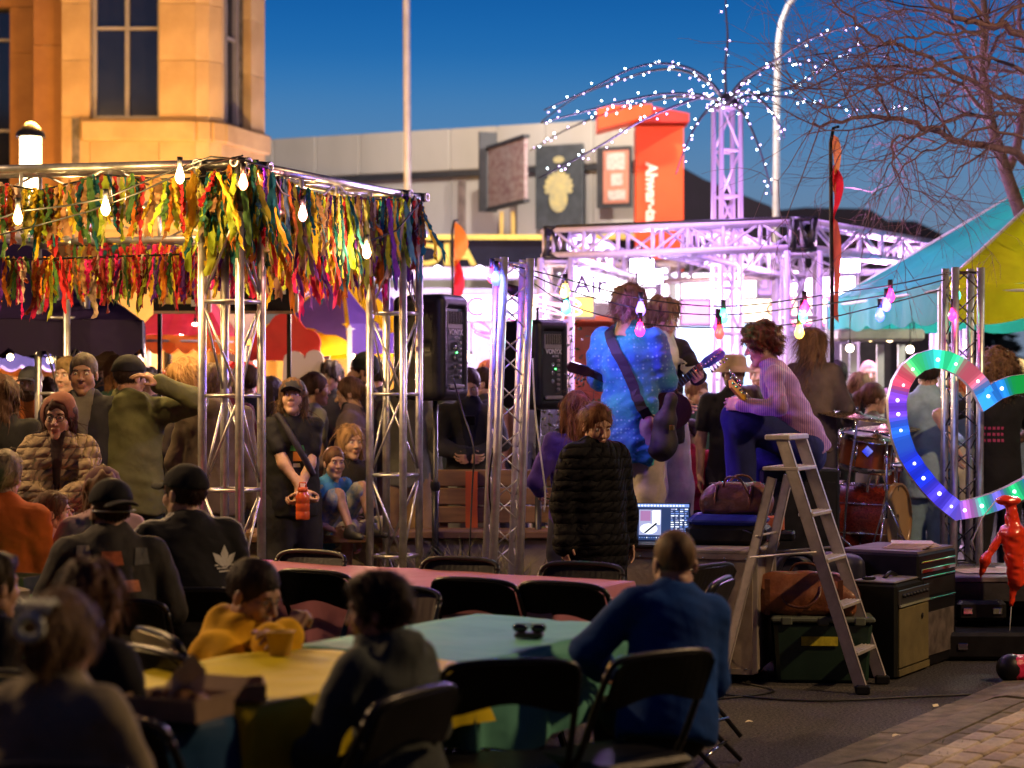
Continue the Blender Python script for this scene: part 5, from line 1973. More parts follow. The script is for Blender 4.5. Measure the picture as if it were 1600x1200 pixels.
for arm_i, P_ in enumerate(arms_):
    pts = [at(x, y, mD + dd * .8) for x, y, dd in P_]
    Q = []
    for i in range(len(pts) - 1):
        a, b, c, d_ = pts[max(i - 1, 0)], pts[i], pts[i + 1], pts[min(i + 2, len(pts) - 1)]
        for k in range(4):
            t = k / 4
            Q.append(.5 * ((2 * b) + (c - a) * t + (2 * a - 5 * b + 4 * c - d_) * t * t + (-a + 3 * b - 3 * c + d_) * t ** 3))
    Q.append(pts[-1])
    am = MB().tube(Q, .016, 6, r1=.006).build('arm', ARM, mast)
    L_ = sum((Q[i + 1] - Q[i]).length for i in range(len(Q) - 1))
    n_ = int(L_ / .10)
    for col_, ss in (((.72, .9, 1), 20), ((.75, .5, 1), 9)):
        mb = MB()
        for k in range(n_):
            if (r.random() < .45) == (ss > 10):
                t = (k + r.random() * .6) / n_ * .99
                i = int(t * (len(Q) - 1))
                p = Q[i].lerp(Q[i + 1], t * (len(Q) - 1) - i) + Vector((r.gauss(0, .022), r.gauss(0, .03), r.gauss(0, .022)))
                mb.ball(p, .0068, 6)
        if mb.v:
            tag(mb.build('fairy_bulb_cluster', glow('fairy_%d' % ss, col_, ss, sample=False), am), kind='stuff')

# ------------------------------------------------------------------ flagpoles with torn feather flags
def flag(label, x, y0, D, bits):
    o = thing('feather_flag', label, 'flag', (at(x, 0, D).x, D, 0), 0)
    zt_ = at(0, y0, D).z
    MB().tube([(0, 0, 0), (0, 0, zt_ - 1.2), (-.01, 0, zt_ - .1), (0.01, 0, zt_), (.05, 0, zt_ + .01)], .016, 8, r1=.011).build('pole', BLACK, o)
    for (z0_, z1_, w, c, sk) in bits:
        n = 8
        V, F = [], []
        for i in range(n + 1):
            t = i / n
            for q in (0, .5, 1):
                V.append((.01 + q * w * (math.sin(PI * min(1, t * 1.1 + .12)) ** .7) + sk * t * q, .05 * math.sin(t * 7 + q * 4), zt_ - z0_ - (z1_ - z0_) * t - .05 * q))
        for i in range(n):
            for q in (0, 1):
                F.append((i * 3 + q, i * 3 + q + 1, i * 3 + q + 4, i * 3 + q + 3))
        MB().add(V, F, smooth=True).build('flag_cloth', tcloth('flag_%02x%02x' % (int(c[0] * 255), int(c[1] * 255)), c, .4), o)
    return o


flag('tall black flagpole with orange and red torn flag beside the green tent', 1300, 200, 14.2, [(.02, .42, .05, (.75, .30, .08), .01), (.25, .62, .07, (.62, .02, .03), .0), (.6, 1.3, .045, (.55, .12, .05), .03)])
flag('thin pole with orange and red pennant in front of the fascia', 708, 345, 20.0, [(.0, .45, .13, (.85, .28, .05), .02), (.35, .85, .09, (.6, .02, .03), .03)])

# ------------------------------------------------------------------ glowing heart
ht = thing('heart_sign', 'large tilted neon heart glowing green blue violet and pink', 'sign')
HD = 12.9
hp = [(1542, 622), (1532, 602), (1517, 585), (1500, 572), (1480, 563), (1459, 560), (1438, 566), (1420, 580), (1408, 600), (1402, 625), (1403, 652), (1408, 682), (1418, 710), (1434, 735), (1452, 758), (1472, 779), (1496, 798)]
ax_a, ax_b = np.array((1542., 622.)), np.array((1496., 798.))
dx_ = (ax_b - ax_a) / np.linalg.norm(ax_b - ax_a)


def refl(p):
    v = np.array(p, dtype=float) - ax_a
    par = dx_ * (v @ dx_)
    return tuple(ax_a + 2 * par - v)


loop = hp + [refl(p) for p in hp[-2:0:-1]]
# resample the centre line
PTS = [np.array(p, dtype=float) for p in loop]
fine = []
N_ = len(PTS)
for i in range(N_):
    a, b = PTS[i], PTS[(i + 1) % N_]
    k = max(1, int(np.linalg.norm(b - a) / 4.5))
    for q in range(k):
        fine.append((a + (b - a) * q / k, i))
wd_ = .058
P3 = [np.array((at(p[0], p[1], HD).x, at(p[0], p[1], HD).z)) for p, i in fine]
n_ = len(P3)
inn, out = [], []
for i in range(n_):
    t1 = P3[i] - P3[i - 1]
    t2 = P3[(i + 1) % n_] - P3[i]
    t1, t2 = t1 / np.linalg.norm(t1), t2 / np.linalg.norm(t2)
    b = t1 + t2
    b /= np.linalg.norm(b)
    nn = np.array((-b[1], b[0]))
    mit = 1 / max(.45, abs(b @ t1))
    out.append(P3[i] + nn * wd_ * mit)
    inn.append(P3[i] - nn * wd_ * mit)


def hcol(x, y):
    import colorsys
    keys = [((1542, 622), (.15, .55, 1)), ((1517, 585), (.95, .35, .45)), ((1480, 563), (.15, 1, .6)), ((1455, 560), (.2, .95, .95)), ((1435, 566), (.15, 1, .45)), ((1412, 590), (1, .2, .3)), ((1402, 630), (.45, .2, 1)),
            ((1406, 680), (.1, .35, 1)), ((1434, 735), (.05, .15, 1)), ((1470, 778), (.25, .2, 1)), ((1490, 797), (.35, .3, 1)), ((1515, 790), (.8, .35, .8)), ((1535, 782), (.1, .85, .55)), ((1560, 775), (.45, .3, 1)), ((1582, 768), (.1, .8, .4)), ((1620, 750), (.2, .5, 1)),
            ((1565, 615), (.1, .45, 1)), ((1592, 605), (.02, .75, .25)), ((1640, 600), (.3, .5, 1)), ((1700, 660), (1, .3, .6))]
    w = np.array([1 / (260 + (x - k[0][0]) ** 2 + (y - k[0][1]) ** 2) ** 2.6 for k in keys])
    c = (w[:, None] * np.array([k[1] for k in keys])).sum(0) / w.sum()
    return tuple(float(v) ** 1.8 for v in c)


rh = random.Random(31)
LED = set()
k_ = 0
while k_ < n_:
    LED.add(k_)
    k_ += rh.choice((5, 6, 8, 9, 11))
for i in range(n_):
    j = (i + 1) % n_
    q = [out[i], out[j], inn[j], inn[i]]
    x, y = (fine[i][0] + fine[j][0]) / 2 if np.linalg.norm(fine[i][0] - fine[j][0]) < 60 else fine[i][0]
    c = hcol(x, y)
    mb = MB().add([(a[0], HD, a[1]) for a in q] + [(a[0], HD + .03, a[1]) for a in q], [(0, 3, 2, 1), (4, 5, 6, 7)])
    mb.build('lit_segment', glow('heart_%d' % i, c, .55 + .95 * math.exp(-(min(min(abs(i - q_), n_ - abs(i - q_)) for q_ in LED) / 1.3) ** 2), sample=True, base=tuple(v * .08 for v in c)), ht)
    if i in LED:
        m_ = (out[i] + inn[i] + out[j] + inn[j]) / 4
        cc = tuple(min(1, v * .6 + .45) for v in c)
        MB().ball((m_[0] + rh.gauss(0, .006), HD - .004, m_[1] + rh.gauss(0, .006)), rh.uniform(.009, .013), 8, sc=(1, .3, 1)).build('led', glow('led_%d' % i, cc, 5.0, sample=False), ht)
mb = MB()
for ring in (out, inn):
    k0 = len(mb.v)
    V = []
    for p in ring:
        V += [(p[0], HD - .012, p[1]), (p[0], HD + .07, p[1])]
    F = [((2 * i), (2 * i + 1), (2 * ((i + 1) % n_) + 1), (2 * ((i + 1) % n_))) for i in range(n_)]
    mb.add(V, F)
mb.build('side_rim', mat('heart_rim', (.45, .4, .36), rough=.4), ht)
for i in range(3):
    strut('hook', ht, (at(1500, 0, HD).x, HD + .05, at(0, 570 + i * 5, HD).z), (at(1500, 0, 13.1).x, 13.1, at(0, 570 + i * 5, HD).z), .006, BLACKM)
lamp('heart_glow', at(1470, 690, 12.6), 5, (.3, .35, 1), .3)
lamp('heart_glow', at(1420, 580, 12.7), 3, (.6, .6, .8), .2)

# ------------------------------------------------------------------ bare tree at the right
tr = thing('bare_tree', 'leafless branching tree lit pink and violet at the upper right', 'tree')
BARK = mat('bark', (.13, .085, .08), rough=.9, color2=(.06, .04, .04), vscale=25, bump=.6, bscale=60)
BARKL = mat('bark_pale', (.15, .085, .105), rough=.85, var=.3, vscale=20)
rt_ = random.Random(12)
TD = 16.0
TR = [(1668, 700, 0), (1660, 600, 0), (1640, 480, 0), (1600, 350, 0), (1572, 270, .1), (1548, 190, .2), (1535, 110, .3), (1540, 30, .4), (1530, -60, .4)]
tp_ = [at(x, y, TD + d) for x, y, d in TR]
tp_[0] = Vector((tp_[0].x + .05, tp_[0].y, 0))
MB().tube(tp_, .075, 10, r1=.022).build('trunk', BARK, tr)
limbs = [
    ([(1640, 290, -.5), (1600, 248, -1.2), (1545, 228, -1.4), (1490, 220, -1.6), (1440, 195, -1.9), (1395, 182, -2.1), (1330, 188, -2.3), (1270, 192, -2.5)], .045),
    ([(1700, 80, -2), (1600, 55, -3), (1540, 40, -3.2), (1490, 25, -3.4), (1450, 0, -3.5), (1420, -30, -3.6)], .038),
    ([(1600, 160, -.8), (1560, 150, -1), (1500, 118, -1.2), (1455, 95, -1.5), (1410, 72, -1.7), (1372, 60, -2), (1340, 35, -2.2), (1300, 0, -2.4)], .030),
    ([(1548, 190, 0), (1520, 150, -.4), (1480, 120, -.8), (1430, 108, -1.2), (1360, 105, -1.5), (1300, 118, -1.8), (1240, 150, -2)], .026),
    ([(1690, 190, -1), (1600, 180, -1.4), (1540, 180, -1.8), (1480, 190, -2), (1440, 205, -2.3), (1400, 222, -2.5), (1395, 260, -2.5), (1420, 300, -2.5)], .022),
    ([(1700, 20, -1.5), (1600, 10, -2), (1550, 45, -2.2), (1510, 52, -2.4), (1450, 55, -2.7), (1390, 70, -3), (1340, 88, -3.2)], .022),
    ([(1572, 270, .2), (1600, 180, .4), (1610, 100, .6), (1590, 20, .8), (1600, -50, 1)], .05),
    ([(1545, 180, .2), (1520, 110, .8), (1490, 50, 1.4), (1470, -10, 1.8)], .03),
    ([(1540, 110, .3), (1560, 60, 1), (1600, 30, 1.4), (1660, 0, 2)], .025),
    ([(1390, 182, -2), (1372, 150, -1.9), (1368, 110, -1.8), (1340, 60, -1.6), (1310, 20, -1.5)], .015),
    ([(1460, 222, -1.7), (1420, 212, -1.2), (1400, 232, -1), (1430, 262, -.9), (1455, 305, -.9)], .012),
    ([(1700, 250, -2.5), (1600, 215, -2.8), (1530, 205, -3), (1470, 225, -3.1), (1430, 245, -3.2), (1390, 290, -3.2)], .016),
    ([(1620, 120, -2.4), (1570, 100, -2.5), (1530, 90, -2.6), (1470, 100, -2.8), (1400, 125, -3), (1330, 150, -3.1), (1280, 170, -3.3)], .018),
    ([(1540, 60, .3), (1500, 40, .0), (1450, 20, -.2), (1400, 18, -.4), (1350, 30, -.6)], .02),
]
seeds = []


def cat(pts, per=3):
    Q = []
    n = len(pts)
    for i in range(n - 1):
        a, b, c, d_ = pts[max(i - 1, 0)], pts[i], pts[i + 1], pts[min(i + 2, n - 1)]
        for k in range(per):
            t = k / per
            Q.append(.5 * ((2 * b) + (c - a) * t + (2 * a - 5 * b + 4 * c - d_) * t * t + (-a + 3 * b - 3 * c + d_) * t ** 3))
    Q.append(pts[-1])
    return Q


for pts, r0 in limbs:
    Q = cat([at(x, y, TD + d) for x, y, d in pts], 4)
    for i in range(1, len(Q) - 1):
        Q[i] = Q[i] + Vector([rt_.gauss(0, .012) for _ in range(3)])
    MB().tube(Q, r0 * .78, 7, r1=r0 * .2).build('branch', BARKL, tr)
    for i in range(1, len(Q)):
        seeds.append((Q[i], (Q[i] - Q[i - 1]).normalized(), r0 * (1 - .7 * i / len(Q))))
for i in range(4, len(tp_)):
    seeds += [(tp_[i], (tp_[i] - tp_[i - 1]).normalized(), .03)] * 3
tw_ = MB()
cnt = [0]


def grow(p, d, r_, L, depth):
    n = 4
    pts = [p]
    for i in range(n):
        d = (d + Vector((rt_.gauss(0, .16), rt_.gauss(0, .16), rt_.gauss(0, .13) - .015))).normalized()
        pts.append(pts[-1] + d * L / n)
    tw_.tube(pts, r_, 3, caps=False, r1=r_ * .5)
    cnt[0] += 1
    if depth > 0:
        for k in range(rt_.choice((2, 3))):
            j = rt_.choice((1, 2, 3, 4))
            a = Vector((rt_.gauss(0, 1), rt_.gauss(0, 1), rt_.gauss(0, 1)))
            nd = (d + (a - d * a.dot(d)).normalized() * rt_.uniform(.4, .9)).normalized()
            grow(pts[j], nd, r_ * .62, L * rt_.uniform(.55, .85), depth - 1)


for (p, d, r_) in seeds:
    for k in range(1):
        if rt_.random() < .42:
            continue
        a = Vector((rt_.gauss(0, 1), rt_.gauss(0, .7), rt_.gauss(0, 1)))
        nd = (d * .6 + (a - d * a.dot(d)).normalized() * .8).normalized()
        grow(p, nd, max(.0045, min(.012, r_ * .35)), rt_.uniform(.35, .75), rt_.choice((2, 3)))
tag(tw_.build('crown', BARKL, tr), kind='stuff')
lamp('tree_fill_light', (2.6, 15.6, 3.1), 45, (.9, .35, .9), .1)  # added lamp without a fixture, tints the branches violet
# ------------------------------------------------------------------ stage
STG = mat('stage_black', (.022, .021, .022), rough=.6, var=.4, vscale=12, bump=.2, bscale=60)
stg = thing('stage', 'low black stage deck carrying the band', 'stage')
for i, x in enumerate((.42, 1.44)):
    for j, y in enumerate((12.35, 13.37, 14.39)):
        MB().box((x + .51, y + .51, .41), (1.01, 1.01, .10), bev=.008).build('deck_panel', STG, stg)
for x in (.5, 1.44, 2.4):
    for y in (12.42, 13.4, 15.3):
        MB().box((x, y, .18), (.05, .05, .36)).build('leg', BLACKM, stg)
MB().box((1.45, 12.36, .2), (2.0, .02, .34)).build('skirt', mat('stage_skirt', (.01, .01, .01), rough=.9), stg)
pf = thing('platform', 'black riser with worn top supporting the truss at the right edge', 'platform')
WTOP = mat('worn_deck_top', (.20, .16, .16), rough=.6, color2=(.05, .045, .05), vscale=5, bump=.3, bscale=50)
for i in range(2):
    MB().box((2.46 + .60 + i * 1.2, 13.05, .45), (1.19, 1.0, .035), bev=.006).build('deck_board', WTOP, pf)
    MB().box((2.46 + .60 + i * 1.2, 12.57, .375), (1.18, .05, .11)).build('edge_beam', STG, pf)
MB().box((2.47, 13.06, .375), (.04, .9, .11)).build('edge_beam', STG, pf)
for x in (2.5, 3.62, 4.7):
    for y in (12.62, 13.5):
        MB().box((x, y, .16), (.06, .06, .32)).build('leg', BLACKM, pf)
MB().box((3.1, 12.72, .24), (1.1, .04, .05)).build('brace', BLACKM, pf)
o = thing('paper_sheet', 'crumpled pale paper lying on the riser top', 'paper', (3.12, 12.95, .472))
MB().add([(-.30, -.18, 0), (-.05, -.24, .006), (.3, -.2, .0), (.34, .1, .01), (.05, .2, .004), (-.22, .16, .012), (-.33, .02, .0), (0, 0, .012)], [(0, 1, 7), (1, 2, 7), (2, 3, 7), (3, 4, 7), (4, 5, 7), (5, 6, 7), (6, 0, 7)]).build('sheet', mat('pale_paper', (.55, .42, .38), rough=.7, var=.15, vscale=20), o)
# cases below the riser
for i, (lab, c, s, m) in enumerate([('flat black flight case lying under the riser', (3.0, 13.0, .17), (.9, .6, .3), BLACK), ('small dark case with a metal clasp under the riser front', (2.86, 12.55, .27), (.30, .2, .12), BLACKM),
                                    ('long black cable trunk in the shadow right of the grille amplifier', (2.95, 12.35, .09), (.9, .35, .16), BLACK)]):
    o = thing('equipment_case', lab, 'case', (c[0], c[1], 0), 0, 'dark cases under the riser')
    MB().box((0, 0, c[2]), s, bev=.02).build('case_body', m, o)
    for sx in (-1, 1):
        MB().box((sx * s[0] * .3, -s[1] / 2 - .006, c[2]), (.06, .012, .04), bev=.004).build('clasp', CHROME, o)
o = thing('sandbag', 'pale slumped sandbag leaning under the riser', 'sandbag', (3.33, 12.35, 0))
V, F = sdf([('c', (0, 0, .08), (.02, .02, .26), .07, .045), ('c', (0, 0, .06), (.12, 0, .05), .06, .05)], .012, k=.04, disp=waves(2, .006, 30))
link('bag', mesh_np('bag', V, F, cloth((.34, .27, .2))), o)
# red balloon figure and pink bag
o = thing('balloon_figure', 'orange red balloon animal tethered to the riser edge at the far right', 'balloon', (2.98, 12.3, .35))
RDB = mat('red_balloon', (.85, .05, .012), rough=.25, coat=.5, sss=.1)
V, F = sdf([('e', (.0, 0, .60), (.075, .05, .03)), ('c', (.02, 0, .58), (.03, 0, .40), .028, .06), ('c', (.03, 0, .4), (.05, 0, .12), .07, .05), ('c', (-.02, 0, .42), (-.14, 0, .24), .028, .02), ('c', (-.14, 0, .24), (-.16, .02, .14), .035, .012), ('c', (.05, 0, .2), (.02, 0, -.02), .035, .015)],
           .009, k=.02, disp=waves(8, .004, 50))
link('body', mesh_np('body', V, F, RDB), o)
MB().tube([(.02, 0, -.02), (.0, .0, -.3)], .003, 5).build('string', mat('white_string', (.5, .5, .5), rough=.6), o)
MB().tube([(-.08, -.02, .6), (-.16, -.03, .5), (-.22, -.02, .36), (-.2, 0, .3)], .004, 5).build('wire', mat('white_string', (.5, .5, .5)), o)
o = thing('pink_bag', 'small pink and black rolled bag on the ground at the right edge', 'bag', (2.78, 11.35, 0))
V, F = sdf([('c', (0, 0, .075), (.22, .05, .08), .075, .07)], .01, disp=waves(5, .004, 50))
link('bag_body', mesh_np('bag_body', V, F, mat('hot_pink_nylon', (.65, .02, .09), rough=.4, wrinkle=.5, wscale=20)), o)
V, F = sdf([('c', (-.02, -.004, .075), (-.015, 0, .075), .078, .079)], .01)
link('end_panel', mesh_np('end_panel', V, F, BLACK), o)

# ------------------------------------------------------------------ loudspeakers
LAB = mat('pale_lettering', (.5, .5, .55), rough=.5)
GREY = mat('grey_plate', (.20, .19, .2), rough=.5, var=.15)


def loudspeaker(label, x, y0, y1, D, rz, group='black loudspeakers on poles'):
    a, b = at(x, y0, D), at(x, y1, D)
    h = a.z - b.z
    o = thing('loudspeaker', label, 'loudspeaker', (a.x, D, b.z), rz, group)
    sc = h / .66
    V, F = sdf([('b', (0, -.02 * sc, .33 * sc), (.19 * sc, .13 * sc, .33 * sc), .05 * sc), ('b', (0, .10 * sc, .33 * sc), (.205 * sc, .10 * sc, .32 * sc), .04 * sc)], .014 * sc, k=.03,
               sub=[('b', (0, -.17 * sc, .33 * sc), (.12 * sc, .045 * sc, .255 * sc), .02 * sc), ('b', (-.2 * sc, 0, .33 * sc), (.025, .07 * sc, .03 * sc), .01), ('b', (0, .02, .67 * sc), (.07 * sc, .025, .03), .01)], ks=.012)
    link('cabinet', mesh_np('cabinet', V, F, BLACK), o)
    MB().box((0, -.128 * sc, .33 * sc), (.225 * sc, .012, .49 * sc), bev=.004).build('control_panel', mat('speaker_panel', (.02, .02, .025), rough=.35), o)
    MB().box((0, -.137 * sc, .50 * sc), (.2 * sc, .012, .11 * sc), bev=.005).build('vent_plate', GREY, o)
    for k in range(9):
        MB().box(((-.085 + k * .021) * sc, -.145 * sc, .515 * sc), (.004, .008, .075 * sc)).build('vent_slot', BLACK, o)
    text('VONYX', .052 * sc, LAB, o, (0, -.146 * sc, .425 * sc), (PI / 2, 0, 0), name='lettering', extrude=.001, bold=.001)
    text('ACTIVE', .022 * sc, LAB, o, (.02, -.146 * sc, .392 * sc), (PI / 2, 0, 0), name='small_lettering', extrude=.001)
    r = random.Random(int(x))
    for k in range(7):
        MB().lathe([(.011, 0), (.011, .016), (.001, .016)], 8, (.055 * sc, -.138 * sc, (.36 - k * .035) * sc), (0, -1, 0)).build('knob', GREY, o)
    for k in range(3):
        MB().lathe([(.016, 0), (.016, .006), (.008, .006), (.006, -.004)], 10, (-.0 * sc, -.136 * sc, (.33 - k * .06) * sc), (0, -1, 0)).build('socket', CHROME, o)
    MB().ball((.03, -.138 * sc, .3 * sc), .005, 6).build('green_led', glow('green_led', (.1, 1, .2), 12, sample=False), o)
    MB().box((0, -.15 * sc, .09 * sc), (.2 * sc, .02, .025), bev=.005).build('handle', GREY, o)
    g = MB().box((0, .195 * sc, .33 * sc), (.34 * sc, .015, .58 * sc), bev=.006).build('grille', BLACKM, o)
    # pole stand
    p = thing('speaker_stand', 'black tripod pole carrying the %s' % ('nearer loudspeaker behind the ribbon truss' if x < 740 else 'loudspeaker right of the lattice truss'), 'stand', (a.x, D, 0), rz, 'speaker stands')
    MB().tube([(0, 0, .06), (0, 0, b.z + .05)], .018, 10).build('pole', BLACKM, p)
    MB().tube([(0, 0, .12), (0, 0, b.z * .62)], .024, 10).build('outer_tube', BLACKM, p)
    MB().lathe([(.03, b.z * .62 - .03), (.035, b.z * .62), (.03, b.z * .62 + .03)], 10).build('collar', BLACK, p)
    MB().ball((-.055, 0, .45), .026, 8).build('knob', BLACK, p)
    for k in range(3):
        c_, s_n = math.cos(k * 2.094 + .3), math.sin(k * 2.094 + .3)
        MB().tube([(0, 0, .55), (c_ * .3, s_n * .3, .2), (c_ * .5, s_n * .5, .015)], .012, 6).build('leg', BLACKM, p)
        MB().tube([(0, 0, .13), (c_ * .3, s_n * .3, .2)], .008, 6).build('strut', BLACKM, p)
    return o


loudspeaker('black loudspeaker with rear control panel behind the right ribbon truss post', 680, 461, 626, 14.0, R(64))
loudspeaker('black loudspeaker with grey vent plate right of the lattice truss', 841, 500, 640, 14.2, R(50))
for (lab, pts) in [('black cable hanging from the nearer loudspeaker', [(708, 590, 12.3), (722, 640, 12.3), (740, 700, 12.2), (738, 760, 12.2), (733, 880, 12.1)]),
                   ('pale cable hanging beside the lattice truss', [(832, 560, 12.2), (836, 640, 12.2), (846, 720, 12.1), (852, 770, 12.1), (850, 800, 12.1)]),
                   ('dark cable running down the lattice truss', [(770, 700, 11.9), (764, 760, 11.9), (770, 820, 11.9), (778, 890, 11.9)])]:
    o = thing('cable', lab, 'cable')
    MB().tube(cat([at(*p) for p in pts], 4), .0055, 6).build('cord', CABLE if 'pale' not in lab else mat('white_string', (.5, .5, .5)), o)
# monitor wedge and white box near the truss foot
o = thing('monitor_wedge', 'black wedge shaped stage monitor behind the lattice truss foot', 'speaker', (at(870, 0, 12.9).x, 12.9, 0))
MB().prism([(-.0, 0), (.42, 0), (.42, .34), (.2, .40), (0, .12)], .55, (-.28, -.2, 0), (0, 1, 0), (0, 0, 1)).build('cabinet', BLACK, o)
MB().box((0, -.1, .2), (.5, .3, .02), (.62, 0, 0)).build('grille', BLACKM, o)

# planter wall with grass behind the trusses
pw = thing('planter_wall', 'low pale planter wall with timber bench top behind the truss posts', 'wall')
PWM = mat('planter_concrete', (.30, .26, .18), rough=.85, var=.25, vscale=4, bump=.3)
WOOD = mat('bench_timber', (.16, .09, .05), rough=.6, var=.3, vscale=6, stretch=(.3, 3, 3))
for k in range(5):
    MB().box((-2.2 + k * .62 + .31, 14.25, .29), (.61, .35, .58), bev=.008).build('wall_block', PWM, pw)
for k in range(3):
    MB().box((-.65 + -.0, 14.07 + k * .13, .615), (3.1, .12, .05), bev=.008).build('bench_slat', WOOD, pw)
for k in range(3):
    MB().box((-1.25, 13.65 + k * .13, .617), (1.0, .12, .05), bev=.008).build('bench_slat', WOOD, pw)
o = thing('wooden_barrier', 'dark timber crate bench with an orange post behind the lattice truss', 'bench', (at(770, 0, 14.6).x, 14.6, .2))
for k in range(3):
    MB().box((.1, 0, .52 + k * .13), (1.0, .06, .12), bev=.008).build('plank', WOOD, o)
MB().box((-.15, -.05, .40), (.085, .06, .86)).build('orange_post', mat('orange_post', (.35, .06, .015), rough=.6), o)
for x in (-.35, .55):
    MB().box((x, .04, .4), (.06, .05, .8)).build('leg', WOOD, o)
pl = thing('ornamental_grass', 'clump of arching ornamental grass at the foot of the speaker pole', 'plant', (at(718, 0, 13.4).x, 13.4, 0))
rg = random.Random(5)
mb = MB()
for k in range(420):
    a, l = rg.uniform(0, 6.28), rg.uniform(.35, .75)
    b = Vector((rg.gauss(0, .2), rg.gauss(0, .08), .15))
    d = Vector((math.cos(a) * .5, math.sin(a) * .5, 1)).normalized()
    P_ = [b + d * l * t + Vector((math.cos(a), math.sin(a), -1)) * (l * t * t * .22) for t in (0, .4, .75, 1)]
    u = Vector((-math.sin(a), math.cos(a), 0)) * .005
    V = []
    for i, p in enumerate(P_):
        V += [p - u * (1 - i / 3.2), p + u * (1 - i / 3.2)]
    mb.add(V, [(0, 1, 3, 2), (2, 3, 5, 4), (4, 5, 7, 6)])
tag(mb.build('leaves', mat('straw_green', (.24, .22, .06), rough=.7, var=.4, vscale=3), pl), kind='stuff')
V, F = sdf([('e', (0, 0, .1), (.4, .3, .12))], .03, disp=waves(3, .02, 9))
link('soil', mesh_np('soil', V, F, mat('soil', (.04, .03, .02), rough=.95)), pl)
# leafy shrub behind the right loudspeaker
shb = thing('shrub', 'thin leafy shrub between the loudspeaker and the blue shirted guitarist', 'shrub', (at(895, 0, 14.6).x, 14.6, 0))
LEAF = mat('shrub_leaf', (.07, .10, .03), rough=.55, var=.4, vscale=4)
stem = MB()
lf_ = MB()
for k in range(15):
    a = rg.uniform(0, 6.28)
    p = Vector((rg.gauss(0, .12), rg.gauss(0, .1), 0))
    P_ = [p]
    top_ = rg.uniform(1.0, 2.1)
    n = 14
    for i in range(n):
        P_.append(p + Vector((math.cos(a) * .14 * (i / n) ** 2 + rg.gauss(0, .012), math.sin(a) * .1 * (i / n), top_ * (i + 1) / n)))
        if i > 1:
            for q in range(9):
                c = P_[-1] + Vector((rg.gauss(0, .06), rg.gauss(0, .06), rg.gauss(0, .05)))
                d = Vector((rg.gauss(0, 1), rg.gauss(0, 1), rg.gauss(0, .6))).normalized()
                u = d.cross(Vector((rg.gauss(0, 1), rg.gauss(0, 1), 1))).normalized() * .012
                lf_.add([c, c + d * .022 + u, c + d * .048, c + d * .022 - u], [(0, 1, 2, 3)])
    stem.tube(P_, .006, 4, r1=.002)
stem.build('stem', BARK, shb)
tag(lf_.build('foliage', LEAF, shb), kind='stuff')
# neon coil sculpture near the truss
o = thing('neon_coil', 'pale pink neon squiggle glowing behind the lattice truss', 'neon sign')
for (cx_, cy_, rr_, tl) in [(872, 470, 34, .4), (868, 482, 40, .35), (850, 490, 30, .6), (800, 510, 22, .8), (752, 512, 15, .9), (762, 524, 20, .3)]:
    P_ = [at(cx_ + rr_ * math.cos(q), cy_ + rr_ * tl * .6 * math.sin(q) + 6 * math.cos(q), 17.0 + .3 * math.sin(q)) for q in np.linspace(0, 2 * PI, 22)]
    MB().tube(P_, .008, 6, caps=False).build('neon_tube', glow('neon_%d' % (cx_ < 820), (1, .62, .75) if cx_ > 820 else (1, .15, .5), 1.5, sample=False), o)
strut('post', o, (at(840, 0, 17).x, 17.05, 0), (at(840, 0, 17).x, 17.05, at(0, 480, 17).z), .015, BLACKM)

# ------------------------------------------------------------------ flight case desk with laptop and bags
CV, CU = Vector((.30, .954, 0)), Vector((.954, -.30, 0))
FC = thing('flight_case', 'large scuffed pale flight case used as a mixing desk', 'flight case', (at(1085, 0, 11.55).x, 11.62, 0), math.atan2(CU.y, CU.x))
PALE = mat('scuffed_case_laminate', (.36, .30, .25), rough=.55, color2=(.24, .19, .15), vscale=6, bump=.25, bscale=40)
MB().box((0, 0, .39), (.82, .56, .66), bev=.012).build('case_body', PALE, FC)
MB().box((0, 0, .725), (.84, .58, .03), bev=.008).build('lid', PALE, FC)
EDGE = mat('case_edging', (.42, .38, .34), rough=.4, metal=.6, var=.2)
for sx in (-1, 1):
    for sy in (-1, 1):
        MB().box((sx * .408, sy * .278, .39), (.03, .03, .66), bev=.004).build('corner_edging', EDGE, FC)
        MB().ball((sx * .41, sy * .28, .735), .035, 8).build('ball_corner', mat('tarnished_corner', (.22, .14, .1), rough=.5, metal=.6), FC)
        MB().tube([(sx * .33, sy * .2, 0.03), (sx * .33, sy * .2 + .03, .03)], .03, 10).build('castor', BLACK, FC)
for z in (.07, .70):
    MB().box((0, -.283, z), (.8, .012, .03)).build('edge_strip', EDGE, FC)
MB().box((.16, -.284, .55), (.15, .012, .20), bev=.006).build('latch_dish', mat('tarnished_corner', (.22, .14, .1)), FC)
MB().tube([(.12, -.30, .56), (.16, -.315, .52), (.2, -.30, .56)], .008, 6).build('handle', CHROME, FC)
for k in range(7):
    for z in (.085, .69):
        MB().ball((-.36 + k * .12, -.292, z), .007, 6).build('rivet', CHROME, FC)

lp = thing('laptop', 'open laptop with a lit video player screen on the flight case', 'laptop', (at(1030, 0, 11.5).x, 11.48, .742), R(-8))
MB().box((0, 0, .009), (.33, .23, .016), bev=.004).build('base', mat('dark_aluminium', (.05, .05, .055), rough=.4, metal=.5), lp)
MB().box((0, .0, .0185), (.28, .1, .003)).build('keyboard', BLACK, lp)
scr = MB().box((0, 0, .112), (.33, .008, .225), bev=.003).build('screen_lid', mat('dark_aluminium', (.05, .05, .055)), lp, (0, .12, .012), (R(-12), 0, 0))
q = MB()


def quad(x0, x1, z0, z1, mi, k=0):
    y = -.0052 - k * .0004
    q.add([(x0, y, z0), (x1, y, z0), (x1, y, z1), (x0, y, z1)], [(0, 1, 2, 3)], mi)


